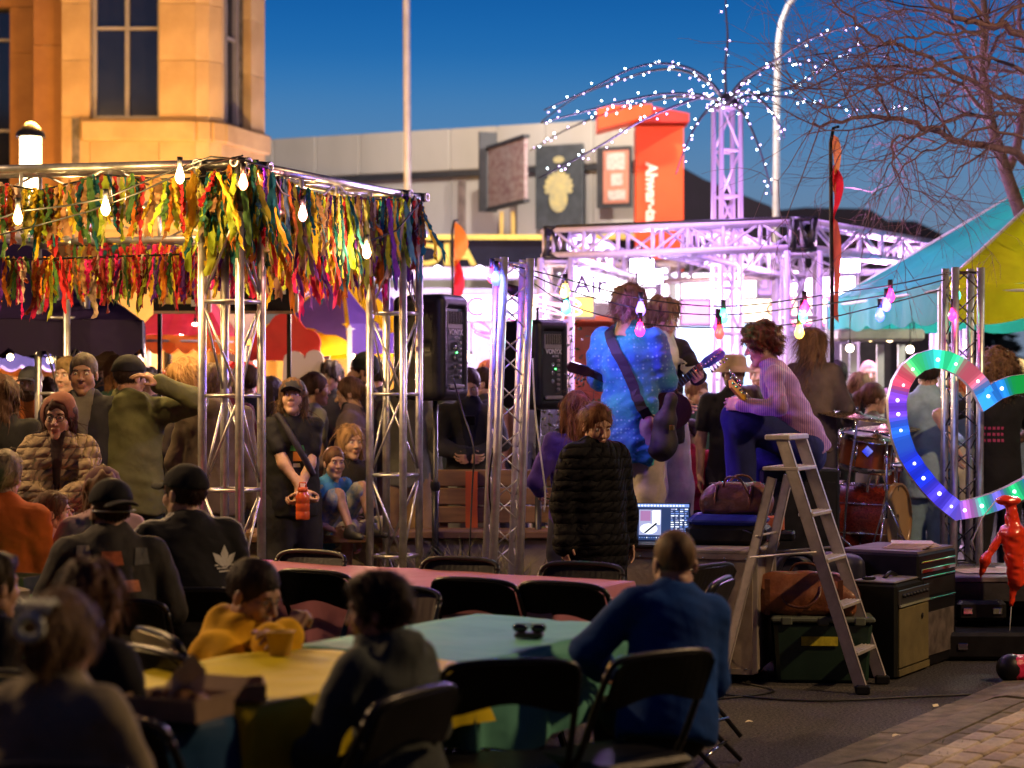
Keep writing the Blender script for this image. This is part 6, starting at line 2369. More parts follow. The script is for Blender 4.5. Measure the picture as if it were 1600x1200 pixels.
quad(-.158, .158, .01, .218, 0)
quad(-.158, .158, .200, .218, 1, 1)
for k in range(16):
    quad(-.15 + k * .018, -.14 + k * .018, .204, .212, 3, 2)
quad(-.125, .0, .04, .185, 2, 1)
quad(-.118, -.06, .12, .178, 4, 2)
quad(-.05, -.005, .1, .18, 3, 2)
q.add([(-.12 + .05 * math.cos(a) + .05, -.0068, .075 + .03 * math.sin(a)) for a in np.linspace(0, 2 * PI, 12, endpoint=False)], [tuple(range(12))], 3)
q.add([(-.10, -.0072, .05), (-.085, -.0072, .05), (-.02, -.0072, .105), (-.03, -.0072, .11)], [(0, 1, 2, 3)], 5)
rg2 = random.Random(2)
for k in range(13):
    for j in range(4):
        quad(.055 + j * .026, .055 + j * .026 + rg2.uniform(.006, .022), .185 - k * .0125, .191 - k * .0125, rg2.choice((2, 3, 1)), 2)
for k in range(22):
    quad(-.15 + k * .0135, -.145 + k * .0135, .022, .028, rg2.choice((1, 3)), 2)
q.build('screen', [glow('scr_dark', (.02, .04, .12), 1, False), glow('scr_bar', (.18, .3, .7), 1.2, False), glow('scr_panel', (.35, .4, .65), 1, False), glow('scr_white', (.8, .88, 1), 1.6, False), glow('scr_mauve', (.35, .18, .4), 1, False), BLACK], scr)
lamp('screen_glow', at(1030, 800, 11.2), .5, (.4, .55, 1), .08)

o = thing('instrument_case', 'blue topped soft equipment case on the flight case beside the laptop', 'case', (at(1140, 0, 11.6).x, 11.65, .742), R(-14))
MB().box((0, 0, .06), (.46, .30, .12), bev=.03).build('case_body', BLACK, o)
MB().box((0, .0, .135), (.44, .29, .07), bev=.03).build('blue_cover', mat('royal_blue_nylon', (.02, .035, .30), rough=.45, wrinkle=.3), o)
MB().tube([(.1, -.15, .09), (.16, -.18, .07), (.2, -.15, .09)], .006, 6).build('handle', BLACK, o)
BRN = mat('brown_leather', (.13, .045, .022), rough=.42, var=.3, vscale=12, bump=.35, bscale=70, wrinkle=.4, wscale=9, coat=.15)
BRN2 = mat('tan_leather', (.20, .065, .025), rough=.42, var=.3, vscale=9, bump=.3, bscale=70, wrinkle=.5, wscale=7, coat=.15)
o = thing('doctor_bag', 'dark brown leather gig bag on top of the blue case', 'bag', (at(1152, 0, 11.65).x, 11.68, .91), R(-20))
V, F = sdf([('c', (-.12, 0, .08), (.12, 0, .08), .085, .085), ('c', (-.1, 0, .12), (.1, 0, .12), .05, .05), ('b', (0, 0, .05), (.19, .1, .05), .03)], .01, k=.04, disp=waves(6, .005, 30))
link('bag_body', mesh_np('bag_body', V, F, BRN), o)
for sy in (-1, 1):
    MB().tube(cat([Vector((-.07, sy * .05, .15)), Vector((-.03, sy * .09, .21)), Vector((.05, sy * .12, .20)), Vector((.1, sy * .1, .1))], 4), .007, 6).build('handle', BRN, o)
MB().tube([(-.16, 0, .17), (0, 0, .185), (.16, 0, .17)], .006, 6).build('zip', CHROME, o)
for sx in (-.1, .1):
    MB().tube([(sx, -.08 + .0, .02), (sx, -.105, .09), (sx, -.06, .16), (sx, 0, .178)], .009, 5).build('strap', BRN2, o)
o = thing('effects_pedal', 'small salmon pink effects box beside the brown bag', 'pedal', (at(1212, 0, 11.9).x, 11.9, .74), R(-10))
MB().box((0, 0, .10), (.10, .07, .09), bev=.01).build('box', mat('salmon_enamel', (.5, .14, .08), rough=.4), o)
MB().box((0, 0, .03), (.22, .2, .05), bev=.01).build('base', BLACK, o)
for k in range(3):
    MB().lathe([(.01, 0), (.009, .015), (.001, .015)], 8, (-.03 + k * .03, 0, .145)).build('knob', BLACK, o)

# ------------------------------------------------------------------ green tote, duffle, amplifiers
o = thing('storage_tote', 'dark green plastic tote with a yellow label on its front', 'tote', (at(1280, 0, 11.5).x, 11.45, 0), R(-4))
GRN = mat('dark_green_plastic', (.012, .035, .022), rough=.45, var=.15)
MB().box((0, 0, .17), (.50, .34, .34), bev=.02, taper=1.08).build('tub', GRN, o)
MB().box((0, 0, .352), (.57, .40, .028), bev=.008).build('lid', mat('grey_green_lid', (.11, .13, .10), rough=.5), o)
for k in range(3):
    MB().box((-.2 + k * .2, -.19, .345), (.06, .03, .045), bev=.006).build('clip', mat('grey_green_lid', (.11, .13, .10)), o)
MB().box((-.02, -.1865, .235), (.20, .004, .05), (R(-4), 0, 0)).build('yellow_label', mat('yellow_label', (.55, .48, .03), rough=.5, var=.2, vscale=40), o)
o = thing('leather_duffle', 'large reddish brown leather duffle bag resting on the green tote', 'bag', (at(1255, 0, 11.5).x, 11.45, .368), R(-10))
V, F = sdf([('c', (-.19, 0, .11), (.19, 0, .11), .11, .11), ('b', (0, 0, .07), (.29, .12, .07), .04), ('c', (-.16, 0, .17), (.17, 0, .16), .065, .06)], .011, k=.05, disp=waves(16, .006, 22))
link('bag_body', mesh_np('bag_body', V, F, BRN2), o)
MB().tube(cat([Vector((-.12, -.1, .12)), Vector((-.1, -.15, .07)), Vector((0, -.165, .05)), Vector((.08, -.15, .1)), Vector((.09, -.1, .16))], 4), .008, 6).build('handle', BRN, o)
MB().tube(cat([Vector((-.1, .07, .18)), Vector((-.05, .05, .27)), Vector((.07, .05, .26)), Vector((.12, .07, .16))], 4), .008, 6).build('handle', BRN, o)
MB().tube([(-.27, -.0, .215), (0, 0, .235), (.25, 0, .212)], .006, 6).build('zip', CHROME, o)
for sx in (-.2, .2):
    MB().box((sx, -.125, .1), (.03, .012, .2)).build('strap', BRN, o)
o = thing('shoulder_strap_bag', 'dark navy soft bag with a wide curved strap behind the duffle', 'bag', (at(1275, 0, 11.95).x, 11.95, 0), 0)
V, F = sdf([('b', (0, 0, .33), (.27, .13, .33), .06)], .015, disp=waves(7, .008, 18))
link('bag_body', mesh_np('bag_body', V, F, mat('navy_nylon', (.02, .02, .045), rough=.5, wrinkle=.4)), o)
MB().tube(cat([Vector((-.27, -.13, .5)), Vector((-.2, -.16, .66)), Vector((-.05, -.16, .66)), Vector((.05, -.2, .5))], 4), .022, 6).build('strap', mat('navy_nylon', (.02, .02, .045)), o)

amp = thing('combo_amplifier', 'guitar combo amplifier with pale grille cloth and bright metal trim strip', 'amplifier', (at(1392, 0, 11.7).x, 11.72, 0), R(60))
TOL = mat('black_tolex', (.009, .010, .009), rough=.7, spec=.2, bump=.4, bscale=250, var=.2, bdist=.002)
# front faces right-forward: local -Y is the front
MB().box((0, 0, .265), (.56, .27, .53), bev=.015).build('cabinet', TOL, amp)
MB().box((0, -.138, .225), (.50, .012, .33), bev=.004).build('grille_cloth', mat('grille_cloth', (.16, .13, .05), rough=.8, bump=.5, bscale=400, var=.2), amp)
MB().box((0, -.139, .035), (.52, .014, .035)).build('lower_panel', mat('grille_cloth', (.16, .13, .05)), amp)
MB().box((0, -.139, .455), (.52, .012, .08), bev=.003).build('control_panel', mat('amp_panel', (.12, .12, .12), rough=.3, metal=.7), amp)
MB().box((0, -.147, .408), (.51, .01, .012)).build('trim_strip', mat('bright_trim', (.7, .75, .55), rough=.15, metal=.6), amp)
for k in range(8):
    MB().lathe([(.012, 0), (.01, .018), (.001, .018)], 8, (-.2 + k * .055, -.146, .462), (0, -1, 0)).build('knob', BLACK, amp)
MB().box((0, 0, .539), (.54, .25, .014), bev=.006).build('top_panel', mat('grey_amp_top', (.16, .15, .15), rough=.6, var=.2), amp)
MB().ball((.13, -.147, .32), .018, 8, sc=(1, .2, 1)).build('badge', BLACK, amp)
MB().tube([(-.1, 0, .55), (0, 0, .572), (.1, 0, .55)], .012, 6).build('handle', BLACK, amp)
o = thing('phone', 'small black pedal lying on top of the grille amplifier', 'pedal', (at(1355, 0, 11.6).x, 11.55, .548), .3)
MB().box((0, 0, .008), (.07, .045, .016), bev=.005).build('pedal_body', BLACK, o)
o['category'] = 'pedal'
o.name = 'foot_switch'
rk = thing('rack_case', 'long black rack case with chrome edges behind the grille amplifier', 'rack case', (at(1385, 0, 12.5).x, 12.15, 0), R(58))
MB().box((0, 0, .34), (.62, .5, .66), bev=.012).build('case_body', BLACK, rk)
for z in (.62, .57, .53, .40):
    MB().box((0, -.256, z), (.56, .012, .012 if z != .57 else .025), bev=.003).build('chrome_rail', CHROME, rk)
MB().box((0, -.254, .47), (.5, .01, .09)).build('slot_panel', BLACKM, rk)
MB().box((0, -.254, .2), (.5, .01, .25)).build('front_panel', mat('dusty_panel', (.12, .10, .09), rough=.5, var=.4, vscale=14), rk)
MB().box((0, 0, .678), (.6, .48, .014)).build('top_mat', mat('lilac_grey_top', (.16, .13, .15), rough=.7, var=.3), rk)  # lilac grey top, mottled at random
for k in range(5):
    MB().box((-.02 + .005 * k, -.1 + .002 * k, .69 + k * .006), (.34 - k * .02, .24, .005), (0, 0, .1 * k)).build('paper', mat('pale_paper', (.55, .42, .38)), rk)

# ------------------------------------------------------------------ step ladder
ld = thing('step_ladder', 'aluminium step ladder standing open in front of the band', 'ladder')
LDM = mat('ladder_aluminium', (.62, .58, .55), rough=.42, metal=.35, color2=(.46, .43, .41), vscale=12, bump=.1)
lw = Vector((.42, .907, 0)) * .41
lf1 = Vector((.907, -.42, 0))
F1 = Vector((1.862, 10.88, 0))
TT = F1 - lf1 * .46 + Vector((0, 0, 1.36))
RR1 = F1 - lf1 * .80


def rail(a, b, name='rail', w_=.065, t=.026, m=LDM):
    d = (Vector(b) - Vector(a))
    L = d.length
    mb = MB()
    mb.box((0, 0, L / 2), (w_, .006, L))
    mb.box((-w_ / 2 + .003, t / 2 - .003, L / 2), (.005, t, L))
    mb.box((w_ / 2 - .003, t / 2 - .003, L / 2), (.005, t, L))
    o = mb.build(name, m, ld, a)
    z = d.normalized()
    y = lw.normalized()
    x = y.cross(z).normalized()
    y = z.cross(x)
    o.rotation_euler = Matrix(((x.x, y.x, z.x), (x.y, y.y, z.y), (x.z, y.z, z.z))).to_euler()
    return o


inset = lw.normalized() * .03
for k, s in ((0, 1), (1, -1)):
    off = lw * k
    ins = lw.normalized() * (.035 * s)
    rail(F1 + off, TT + off + ins, 'front_rail')
    rail(RR1 + off, TT + off + ins * 1.6 - lf1 * .06 - Vector((0, 0, .22)), 'rear_rail', .05)
    MB().box((0, 0, .0), (.08, .04, .05), bev=.008).build('rubber_foot', BLACK, ld, F1 + off + Vector((0, 0, .025)))
    MB().box((0, 0, .0), (.06, .035, .05), bev=.008).build('rubber_foot', BLACK, ld, RR1 + off + Vector((0, 0, .025)))
ang_w = math.atan2(lw.y, lw.x)
for i in range(5):
    t = (.21 + i * .245) / 1.36
    p = F1.lerp(TT, t) + lw * .5
    st = MB().box((0, 0, 0), (.36, .085 if i < 4 else .2, .022), bev=.004)
    s_o = st.build('step', LDM, ld, p - lf1 * (.0 if i < 4 else .06), (0, 0, ang_w))
    for g in range(4):
        MB().box((0, -.03 + g * .02, .0125), (.34, .004, .004)).build('tread_rib', LDM, s_o)
MB().box((0, 0, 0), (.37, .14, .03), bev=.006).build('top_cap', LDM, ld, TT + lw * .5 - lf1 * .02 + Vector((0, 0, .0)), (0, 0, ang_w))
for t in (.12, .72):
    strut('rear_brace', ld, RR1.lerp(TT - lf1 * .06 - Vector((0, 0, .22)), t) + inset, RR1.lerp(TT - lf1 * .06 - Vector((0, 0, .22)), t) + lw - inset, .007, LDM)
for k in (0, 1):
    strut('spreader', ld, F1.lerp(TT, .55) + lw * k, RR1.lerp(TT, .52) + lw * k, .006, LDM)

# ------------------------------------------------------------------ drum kit
SZ = .46
dk = thing('drum_kit', 'red brown lacquered drum kit with tom bass drum and crash cymbals on the stage', 'drum kit')
LAQ = mat('red_lacquer_stripes', (.30, .035, .018), rough=.25, color2=(.08, .012, .008), vscale=9, stretch=(12, .4, 12), coat=.6)
LAQ2 = mat('amber_lacquer', (.32, .08, .02), rough=.25, color2=(.16, .03, .012), vscale=3, coat=.6)
SKN = mat('drum_skin_tan', (.42, .26, .12), rough=.5, var=.12, vscale=4)
SKW = mat('drum_skin_white', (.6, .55, .55), rough=.5, var=.1)
HOOP = mat('wood_hoop', (.30, .16, .06), rough=.35, coat=.3)


def drum(axis, c, r_, L, m, head, hoop, lugs, seg=28, ridges=False):
    axis, c = Vector(axis).normalized(), Vector(c)
    n = 16 if ridges else 6
    prof = []
    for i in range(n + 1):
        t = i / n
        prof.append((r_ + (.004 * (i % 2) if ridges else 0), -L / 2 + L * t))
    MB().lathe(prof, seg, c, axis).build('shell', m, dk)
    for s in (-1, 1):
        MB().lathe([(r_ + .014, s * (L / 2 - .02)), (r_ + .014, s * (L / 2 + .02)), (r_ - .004, s * (L / 2 + .02)), (r_ - .004, s * (L / 2 - .02))][::s], seg, c, axis).build('hoop', hoop, dk)
        MB().lathe([(r_ - .003, s * (L / 2 + .008)), (.001, s * (L / 2 + .006))], seg, c, axis).build('drum_head', head if s == 1 else SKN, dk)
    u, w_ = frame(axis)
    for k in range(lugs):
        a = 2 * PI * k / lugs + .3
        p = c + (u * math.cos(a) + w_ * math.sin(a)) * (r_ + .012)
        MB().tube([p - axis * L * .16, p + axis * L * .16], .010, 6).build('lug', CHROME, dk)
        MB().tube([p - axis * (L / 2 + .02), p + axis * (L / 2 + .02)], .0035, 5).build('tension_rod', CHROME, dk)


BC = at(1358, 812, 14.2)
bax = Vector((.86, -.50, -.02))
drum(bax, BC, .25, .40, LAQ, SKN, HOOP, 8, 36, True)
TC = at(1352, 706, 14.1)
drum((.12, -.12, .98), TC, .185, .21, LAQ2, SKW, CHROME, 6, 28)
SC = at(1400, 716, 14.4)
drum((.0, -.05, 1), at(1418, 745, 14.7), .16, .14, LAQ2, SKW, CHROME, 6, 24)
MB().box(TC + Vector((-.02, -.2, .01)), (.06, .01, .06), (0, PI / 4, 0), bev=.003).build('badge', CHROME, dk)


def cymbal(c, r_, ax, h0):
    c = Vector(c)
    MB().lathe([(.006, .028), (.03, .024), (.045, .01), (r_ * .6, .0), (r_, -.014), (r_, -.017), (r_ * .6, -.003), (.045, .006)], 32, c, ax).build('cymbal', mat('bronze', (.55, .42, .22), rough=.28, metal=.95, var=.15, vscale=30), dk)
    MB().tube([c + Vector((0, 0, .05)), c - Vector((0, 0, .1)), Vector((c.x - .05, c.y + .05, h0 + .5)), Vector((c.x - .08, c.y + .08, h0))], .010, 8).build('stand', CHROME, dk)
    MB().ball(c + Vector((0, 0, .04)), .016, 8).build('wing_nut', CHROME, dk)


cymbal(at(1338, 648, 13.9), .27, (.12, -.08, 1), SZ)
cymbal(at(1384, 668, 14.5), .24, (-.05, -.10, 1), SZ)
cymbal(at(1370, 684, 14.0), .20, (.10, -.1, 1), SZ)
for (x, y0, y1, D) in [(1309, 700, 862, 13.9), (1385, 690, 810, 13.8), (1400, 730, 860, 14.1)]:
    a, b = at(x, y0, D), at(x, y1, D)
    MB().tube([a, b], .011, 8).build('stand', CHROME, dk)
    for t in (.25, .6):
        MB().lathe([(.02, -.02), (.022, 0), (.02, .02)], 8, a.lerp(b, t)).build('clamp', CHROME, dk)
    for k in range(3):
        c_, s_n = math.cos(k * 2.1), math.sin(k * 2.1)
        MB().tube([b + Vector((0, 0, .12)), Vector((b.x + c_ * .18, b.y + s_n * .18, SZ + .01))], .007, 6).build('stand_leg', CHROME, dk)
for k in range(2):
    strut('spur', dk, BC + Vector((-.1 + .25 * k, -.2, -.1)), (BC.x - .1 + .28 * k, BC.y - .3, SZ + .01), .008, CHROME)
o = thing('drum_throne', 'round black drum stool behind the kit', 'stool', (at(1440, 0, 15).x, 15.1, SZ))
MB().lathe([(.001, .55), (.15, .55), (.16, .52), (.15, .47), (.001, .47)], 16).build('seat', BLACK, o)
MB().tube([(0, 0, .47), (0, 0, .12)], .015, 8).build('post', CHROME, o)
for k in range(3):
    MB().tube([(0, 0, .2), (math.cos(k * 2.1) * .2, math.sin(k * 2.1) * .2, .01)], .01, 6).build('leg', CHROME, o)
lamp('bulb_light', at(1330, 600, 13.2), 5, (1, .7, .6), .05)

# ------------------------------------------------------------------ tables with plastic cloths
TU, TV = Vector((.85, -.53, 0)).normalized(), Vector((.53, .85, 0)).normalized()


def table(label, c0, lu, lv, c, drop, z=.75, rough=.5, group='plastic covered folding tables', c2=None, seed=1):
    """c0 near-left corner; spans lu along TU and lv along TV"""
    c0 = Vector((c0[0], c0[1], 0))
    t = thing('folding_table', 'folding table under the ' + label, 'table', c0 + (TU * lu + TV * lv) / 2, math.atan2(TU.y, TU.x), group)
    MB().box((0, 0, z - .022), (lu - .03, lv - .03, .04), bev=.01).build('tabletop', mat('table_core', (.35, .34, .33), rough=.6), t)
    ml = mat('table_leg', (.12, .12, .12), rough=.4, metal=.6)
    for sx in (-1, 1):
        for sy in (-1, 1):
            MB().tube([(sx * (lu / 2 - .12), sy * (lv / 2 - .12), 0), (sx * (lu / 2 - .14), sy * (lv / 2 - .14), z - .04)], .014, 8).build('leg', ml, t)
    # cloth: a dense sheet with a fluttering skirt
    r = random.Random(seed)
    m = mat('plastic_cloth_%s' % seed, c, rough=rough, var=.10, vscale=3, wrinkle=.4, wscale=6, spec=.07)
    nu, nv = max(8, int(lu / .05)), max(8, int(lv / .05))
    V, F = [], []
    w = waves(seed * 3 + 1, .0030, 11, 6, (1, 1, .2))
    for i in range(nu + 1):
        for j in range(nv + 1):
            u, v = i / nu * lu, j / nv * lv
            p = np.array([u, v, 0])
            crease = -.004 * (math.exp(-((u - lu * .5) / .02) ** 2) + math.exp(-((v - lv * .5) / .02) ** 2))
            V.append((u - lu / 2, v - lv / 2, z + .004 + float(w(p)) + .004 + crease))
    for i in range(nu):
        for j in range(nv):
            a = i * (nv + 1) + j
            F.append((a, a + nv + 1, a + nv + 2, a + 1))
    edge = [(i, 0) for i in range(nu + 1)] + [(nu, j) for j in range(1, nv + 1)] + [(i, nv) for i in range(nu - 1, -1, -1)] + [(0, j) for j in range(nv - 1, 0, -1)]
    prev = [i * (nv + 1) + j for i, j in edge]
    ne = len(edge)
    rows = 7
    ph = [r.uniform(0, 6.28) for _ in range(4)]
    for k in range(1, rows + 1):
        t_ = k / rows
        cur = []
        for q, (i, j) in enumerate(edge):
            x, y = i / nu * lu - lu / 2, j / nv * lv - lv / 2
            nx_ = (1 if i == nu else -1 if i == 0 else 0)
            ny_ = (1 if j == nv else -1 if j == 0 else 0)
            L_ = math.hypot(nx_, ny_) or 1
            s_ = q * .05
            fl = .012 + t_ * (.022 * math.sin(s_ * 14 + ph[0]) + .014 * math.sin(s_ * 31 + ph[1])) + .015 * t_
            if nx_ and ny_:
                fl += .05 * t_
            dz = drop * t_ * (1 + .08 * math.sin(s_ * 9 + ph[2]))
            V.append((x + nx_ / L_ * fl, y + ny_ / L_ * fl, z + .004 - dz))
            cur.append(len(V) - 1)
        for q in range(ne):
            q2 = (q + 1) % ne
            F.append((prev[q], cur[q], cur[q2], prev[q2]))
        prev = cur
    cl = MB().add(V, F, smooth=True).build('tablecloth', m, None, c0 + (TU * lu + TV * lv) / 2, (0, 0, math.atan2(TU.y, TU.x)))
    tag(cl, label, 'tablecloth', 'plastic tablecloths')
    return t


Ept = Vector((-.126, 6.58, 0))
table('glossy teal plastic tablecloth in front of the blue jacket man', Ept - TU * .74, .74, 1.17, (.14, .42, .33), .30, seed=1)
table('glossy mustard yellow plastic tablecloth where the hoodie boy leans', Ept - TU * .75 - TV * 1.14, .75, 1.11, (.58, .46, .02), .20, seed=2)
table('dark blue plastic tablecloth under the food boxes', Ept - TU * .78 - TV * 2.30, .75, 1.13, (.02, .07, .16), .25, seed=3)
P1 = Vector((-1.21, 10.36, 0))
table('long pale pink plastic tablecloth across the middle of the picture', P1 - TV * .74 + TU * .02, 2.06, .74, (.42, .17, .22), .55, seed=4)
table('deep pink plastic tablecloth at the left end of the long row', P1 - TV * .74 - TU * .72, .72, .74, (.50, .08, .16), .55, seed=5)
table('bright green plastic tablecloth at the left edge', Vector((-2.07, 8.35, 0)) - TU * 1.5, 1.5, .75, (.07, .33, .05), .25, seed=6)

# ------------------------------------------------------------------ folding chairs
CH = mat('chair_vinyl', (.008, .008, .009), rough=.4, spec=.25, var=.25, vscale=10, bump=.1)
CT = mat('chair_tube', (.015, .015, .016), rough=.3, metal=.2)


def make_chair():
    t = thing('folding_chair', 'chair', 'chair', (0, 0, 0))
    for sx in (-1, 1):
        x = sx * .215
        MB().tube(cat([Vector((x, .24, .01)), Vector((x, .10, .28)), Vector((x, -.04, .50)), Vector((x, -.12, .66)), Vector((x * .985, -.175, .77))], 3), .0115, 8).build('front_leg', CT, t)
        MB().tube([(sx * .19, .15, .43), (sx * .19, -.02, .22), (sx * .19, -.24, .01)], .0115, 8).build('rear_leg', CT, t)
        MB().lathe([(.016, 0), (.016, .03)], 8, (x, .24, 0)).build('foot_cap', BLACK, t)
    MB().tube(cat([Vector((-.212, -.175, .77)), Vector((-.19, -.19, .80)), Vector((-.1, -.20, .815)), Vector((.1, -.20, .815)), Vector((.19, -.19, .80)), Vector((.212, -.175, .77))], 3), .0115, 8).build('top_rail', CT, t)
    MB().tube([(-.215, .14, .2), (.215, .14, .2)], .009, 6).build('cross_bar', CHROME, t)
    MB().tube([(-.19, -.17, .09), (.19, -.17, .09)], .009, 6).build('cross_bar', CHROME, t)
    # curved back panel with a scooped lower edge
    V, F = [], []
    n = 14
    for i in range(n + 1):
        u = i / n * 2 - 1
        x = u * .205
        zt_ = .812 - .035 * abs(u) ** 5
        zb_ = .665 + .018 * math.cos(u * PI)
        y0_ = -.205 + .022 * (1 - u * u) * -1
        for (z, yy) in ((zt_, y0_ - .004), (zb_, y0_ + .055), (zb_, y0_ + .067), (zt_, y0_ + .010)):
            V.append((x, yy, z))
    for i in range(n):
        a = i * 4
        for q in range(4):
            F.append((a + q, a + (q + 1) % 4, a + 4 + (q + 1) % 4, a + 4 + q))
    F += [(3, 2, 1, 0), (n * 4, n * 4 + 1, n * 4 + 2, n * 4 + 3)]
    MB().add(V, F, smooth=False).build('backrest', CH, t)
    MB().box((0, .055, .455), (.385, .38, .035), bev=.016).build('seat', CH, t)
    return t


chair0 = make_chair()
first = [True]


def chair(label, x, y, D, rz, z=.81, mat_=None, group='black folding chairs at the tables'):
    """x,y: photo position of the middle of the top rail"""
    rz = R(rz)
    c = chair0 if first[0] else copy_tree(chair0)
    first[0] = False
    off = Vector((-math.sin(rz) * -.2, math.cos(rz) * -.2, 0))
    c.location = Vector(((x - 800) / FPX * D, D, 0)) - off
    c.rotation_euler = (0, 0, rz)
    tag(c, label, 'chair', group)
    if mat_:
        for ch in c.children:
            if ch.name.startswith(('backrest', 'seat')):
                ch.data = ch.data.copy()
                ch.data.materials[0] = mat_
    return c


D_ = lambda y, z=.815: (EYE - z) * FPX / (y - 600)
chair('black folding chair at the near left side of the pink table behind the boy', 487, 893, D_(893), -34)
chair('middle black folding chair facing the long pale pink tablecloth', 738, 906, D_(906), -30)
chair('black folding chair facing the pink cloth beside the blue jacket man', 876, 912, D_(912), -31)
chair('black folding chair back just showing beyond the pink table under the lattice truss', 722, 873, D_(873), 150)
chair('black folding chair back just beyond the pink table below the puffer coat woman', 912, 881, D_(881), 152)
chair('black folding chair beyond the left end of the pink table', 490, 862, D_(862), 148)
chair('empty black folding chair nearest the camera at the teal table corner', 800, 1045, 6.15, 12)
chair('black folding chair carrying the blue jacket man', 1040, 1030, 6.35, 38)
chair('black folding chair seen from the side right of the blue jacket man', 1130, 912, 8.75, 72)
chair('black folding chair half hidden behind the blue jacket man near the flight case', 1112, 893, 9.4, 52)
chair('folding chair with a yellow lit backrest behind the hoodie boy', 240, 985, 6.9, -60, mat_=mat('pale_yellow_back', (.45, .38, .2), rough=.4))  # yellow lamp light on the backrest put into its colour
chair('dark folding chair in front of the hoodie boy at the left', 232, 1012, 6.45, -50)
chair('black folding chair under the boy with dark hair', 655, 1085, 5.55, 60)
chair('black folding chair at the left table behind the girl in pink', 70, 858, 9.9, -20)
chair('black folding chair under the seated man in the patched vest', 175, 905, 7.9, -8)
chair('black folding chair under the man in the striped sleeve jacket', 300, 890, 8.3, 4)
chair('black folding chair under the woman with the hair clip', 90, 1190, 4.45, -12)
chair('pale backed folding chair left of the woman with the hair clip', 28, 1010, 5.9, -20, mat_=mat('pale_yellow_back', (.45, .38, .2)))
chair('black folding chair under the dark coated woman with brown waves', 150, 1120, 5.15, -28)
chair('brown backed folding chair between the pink and teal tables', 625, 925, 8.4, 148, mat_=mat('brown_chair', (.05, .025, .018), rough=.35))
chair('black folding chair near the left edge by the green cloth', 20, 925, 8.0, -60)

# ------------------------------------------------------------------ things on the tables
KR = mat('kraft_card', (.30, .20, .12), rough=.8, var=.15, vscale=10)
tz = .762
o = thing('food_box', 'open brown cardboard food box with a raised lid on the blue cloth', 'food box', (at(292, 1120, 5.5).x - .02, 5.45, tz), R(-25))
for (c, s, rr_) in [((0, 0, .01), (.24, .18, .004), None), ((0, -.09, .035), (.24, .004, .06), (.15, 0, 0)), ((0, .09, .035), (.24, .004, .06), (-.15, 0, 0)), ((-.12, 0, .035), (.004, .18, .06), None), ((.12, 0, .035), (.004, .18, .06), None), ((0, .12, .06), (.24, .004, .12), (-1.0, 0, 0))]:
    MB().box(c, s, rr_).build('card_panel', KR, o)
V, F = sdf([('e', (.03, 0, .05), (.07, .05, .03)), ('e', (-.05, .01, .045), (.04, .04, .03))], .008, disp=waves(3, .006, 60))
link('food', mesh_np('food', V, F, mat('fried_food', (.22, .1, .03), rough=.6, var=.4, vscale=40)), o)
o = thing('paper_napkin', 'crumpled white paper napkin standing in the food box', 'napkin', (at(300, 1075, 5.5).x, 5.42, tz + .03), .3)
MB().add([(-.05, 0, 0), (.04, .02, 0), (.05, .0, .10), (.01, -.03, .15), (-.04, .01, .09), (0, .04, .05)], [(0, 1, 5), (1, 2, 5), (2, 3, 5), (3, 4, 5), (4, 0, 5)]).build('napkin_sheet', mat('white_paper', (.75, .68, .5), rough=.8), o)
o = thing('food_box', 'second low cardboard tray on the blue cloth near the corner', 'food box', (at(345, 1090, 5.6).x, 5.75, tz), R(10))
for (c, s, rr_) in [((0, 0, .01), (.2, .16, .004), None), ((0, -.08, .03), (.2, .004, .05), (.2, 0, 0)), ((0, .08, .03), (.2, .004, .05), (-.2, 0, 0)), ((-.1, 0, .03), (.004, .16, .05), None), ((.1, 0, .03), (.004, .16, .05), None)]:
    MB().box(c, s, rr_).build('card_panel', KR, o)
o = thing('sunglasses', 'folded dark sunglasses and wallet pile on the teal cloth', 'sunglasses', (at(827, 995, 7.15).x, 7.15, tz), R(-10))
MB().box((0, 0, .012), (.10, .06, .02), bev=.006).build('wallet', mat('black_leather', (.015, .012, .012), rough=.35), o)
for sx in (-1, 1):
    MB().ball((sx * .032, 0, .034), .028, 10, sc=(1, .35, .55)).build('lens', mat('dark_lens', (.01, .01, .012), rough=.06, spec=.9), o)
    MB().tube([(sx * .058, 0, .04), (sx * .05, .03, .046), (-sx * .04, .04, .044)], .003, 5).build('temple', BLACK, o)
MB().tube([(-.008, -.004, .04), (.008, -.004, .04)], .003, 5).build('bridge', BLACK, o)
o = thing('paper_cup', 'yellow brown paper food tub in front of the hoodie boy', 'tub', (at(440, 1005, 6.75).x, 6.7, tz), 0)
MB().lathe([(.035, 0), (.045, .075), (.048, .075), (.048, .08), (.042, .08), (.033, .004), (.001, .004)], 18).build('tub_wall', mat('yellow_card', (.5, .3, .05), rough=.6), o)
o = thing('cardboard_box', 'open cardboard carton at the left edge beside the girl in pink', 'box', (at(25, 870, 8.9).x, 8.8, .70), R(-20))
for (c, s, rr_) in [((0, 0, .01), (.26, .2, .004), None), ((0, -.1, .07), (.26, .004, .12), None), ((0, .1, .07), (.26, .004, .12), None), ((-.13, 0, .07), (.004, .2, .12), None), ((.13, 0, .07), (.004, .2, .12), None)]:
    MB().box(c, s, rr_).build('card_panel', KR, o)
o = thing('cardboard_box', 'flat cardboard tray on the green cloth', 'box', (at(18, 915, 8.5).x, 8.3, tz), R(30))
for (c, s, rr_) in [((0, 0, .01), (.2, .16, .004), None), ((0, -.08, .03), (.2, .004, .05), (.2, 0, 0)), ((0, .08, .03), (.2, .004, .05), (-.2, 0, 0)), ((-.1, 0, .03), (.004, .16, .05), None), ((.1, 0, .03), (.004, .16, .05), None)]:
    MB().box(c, s, rr_).build('card_panel', mat('white_card', (.45, .38, .3), rough=.7), o)

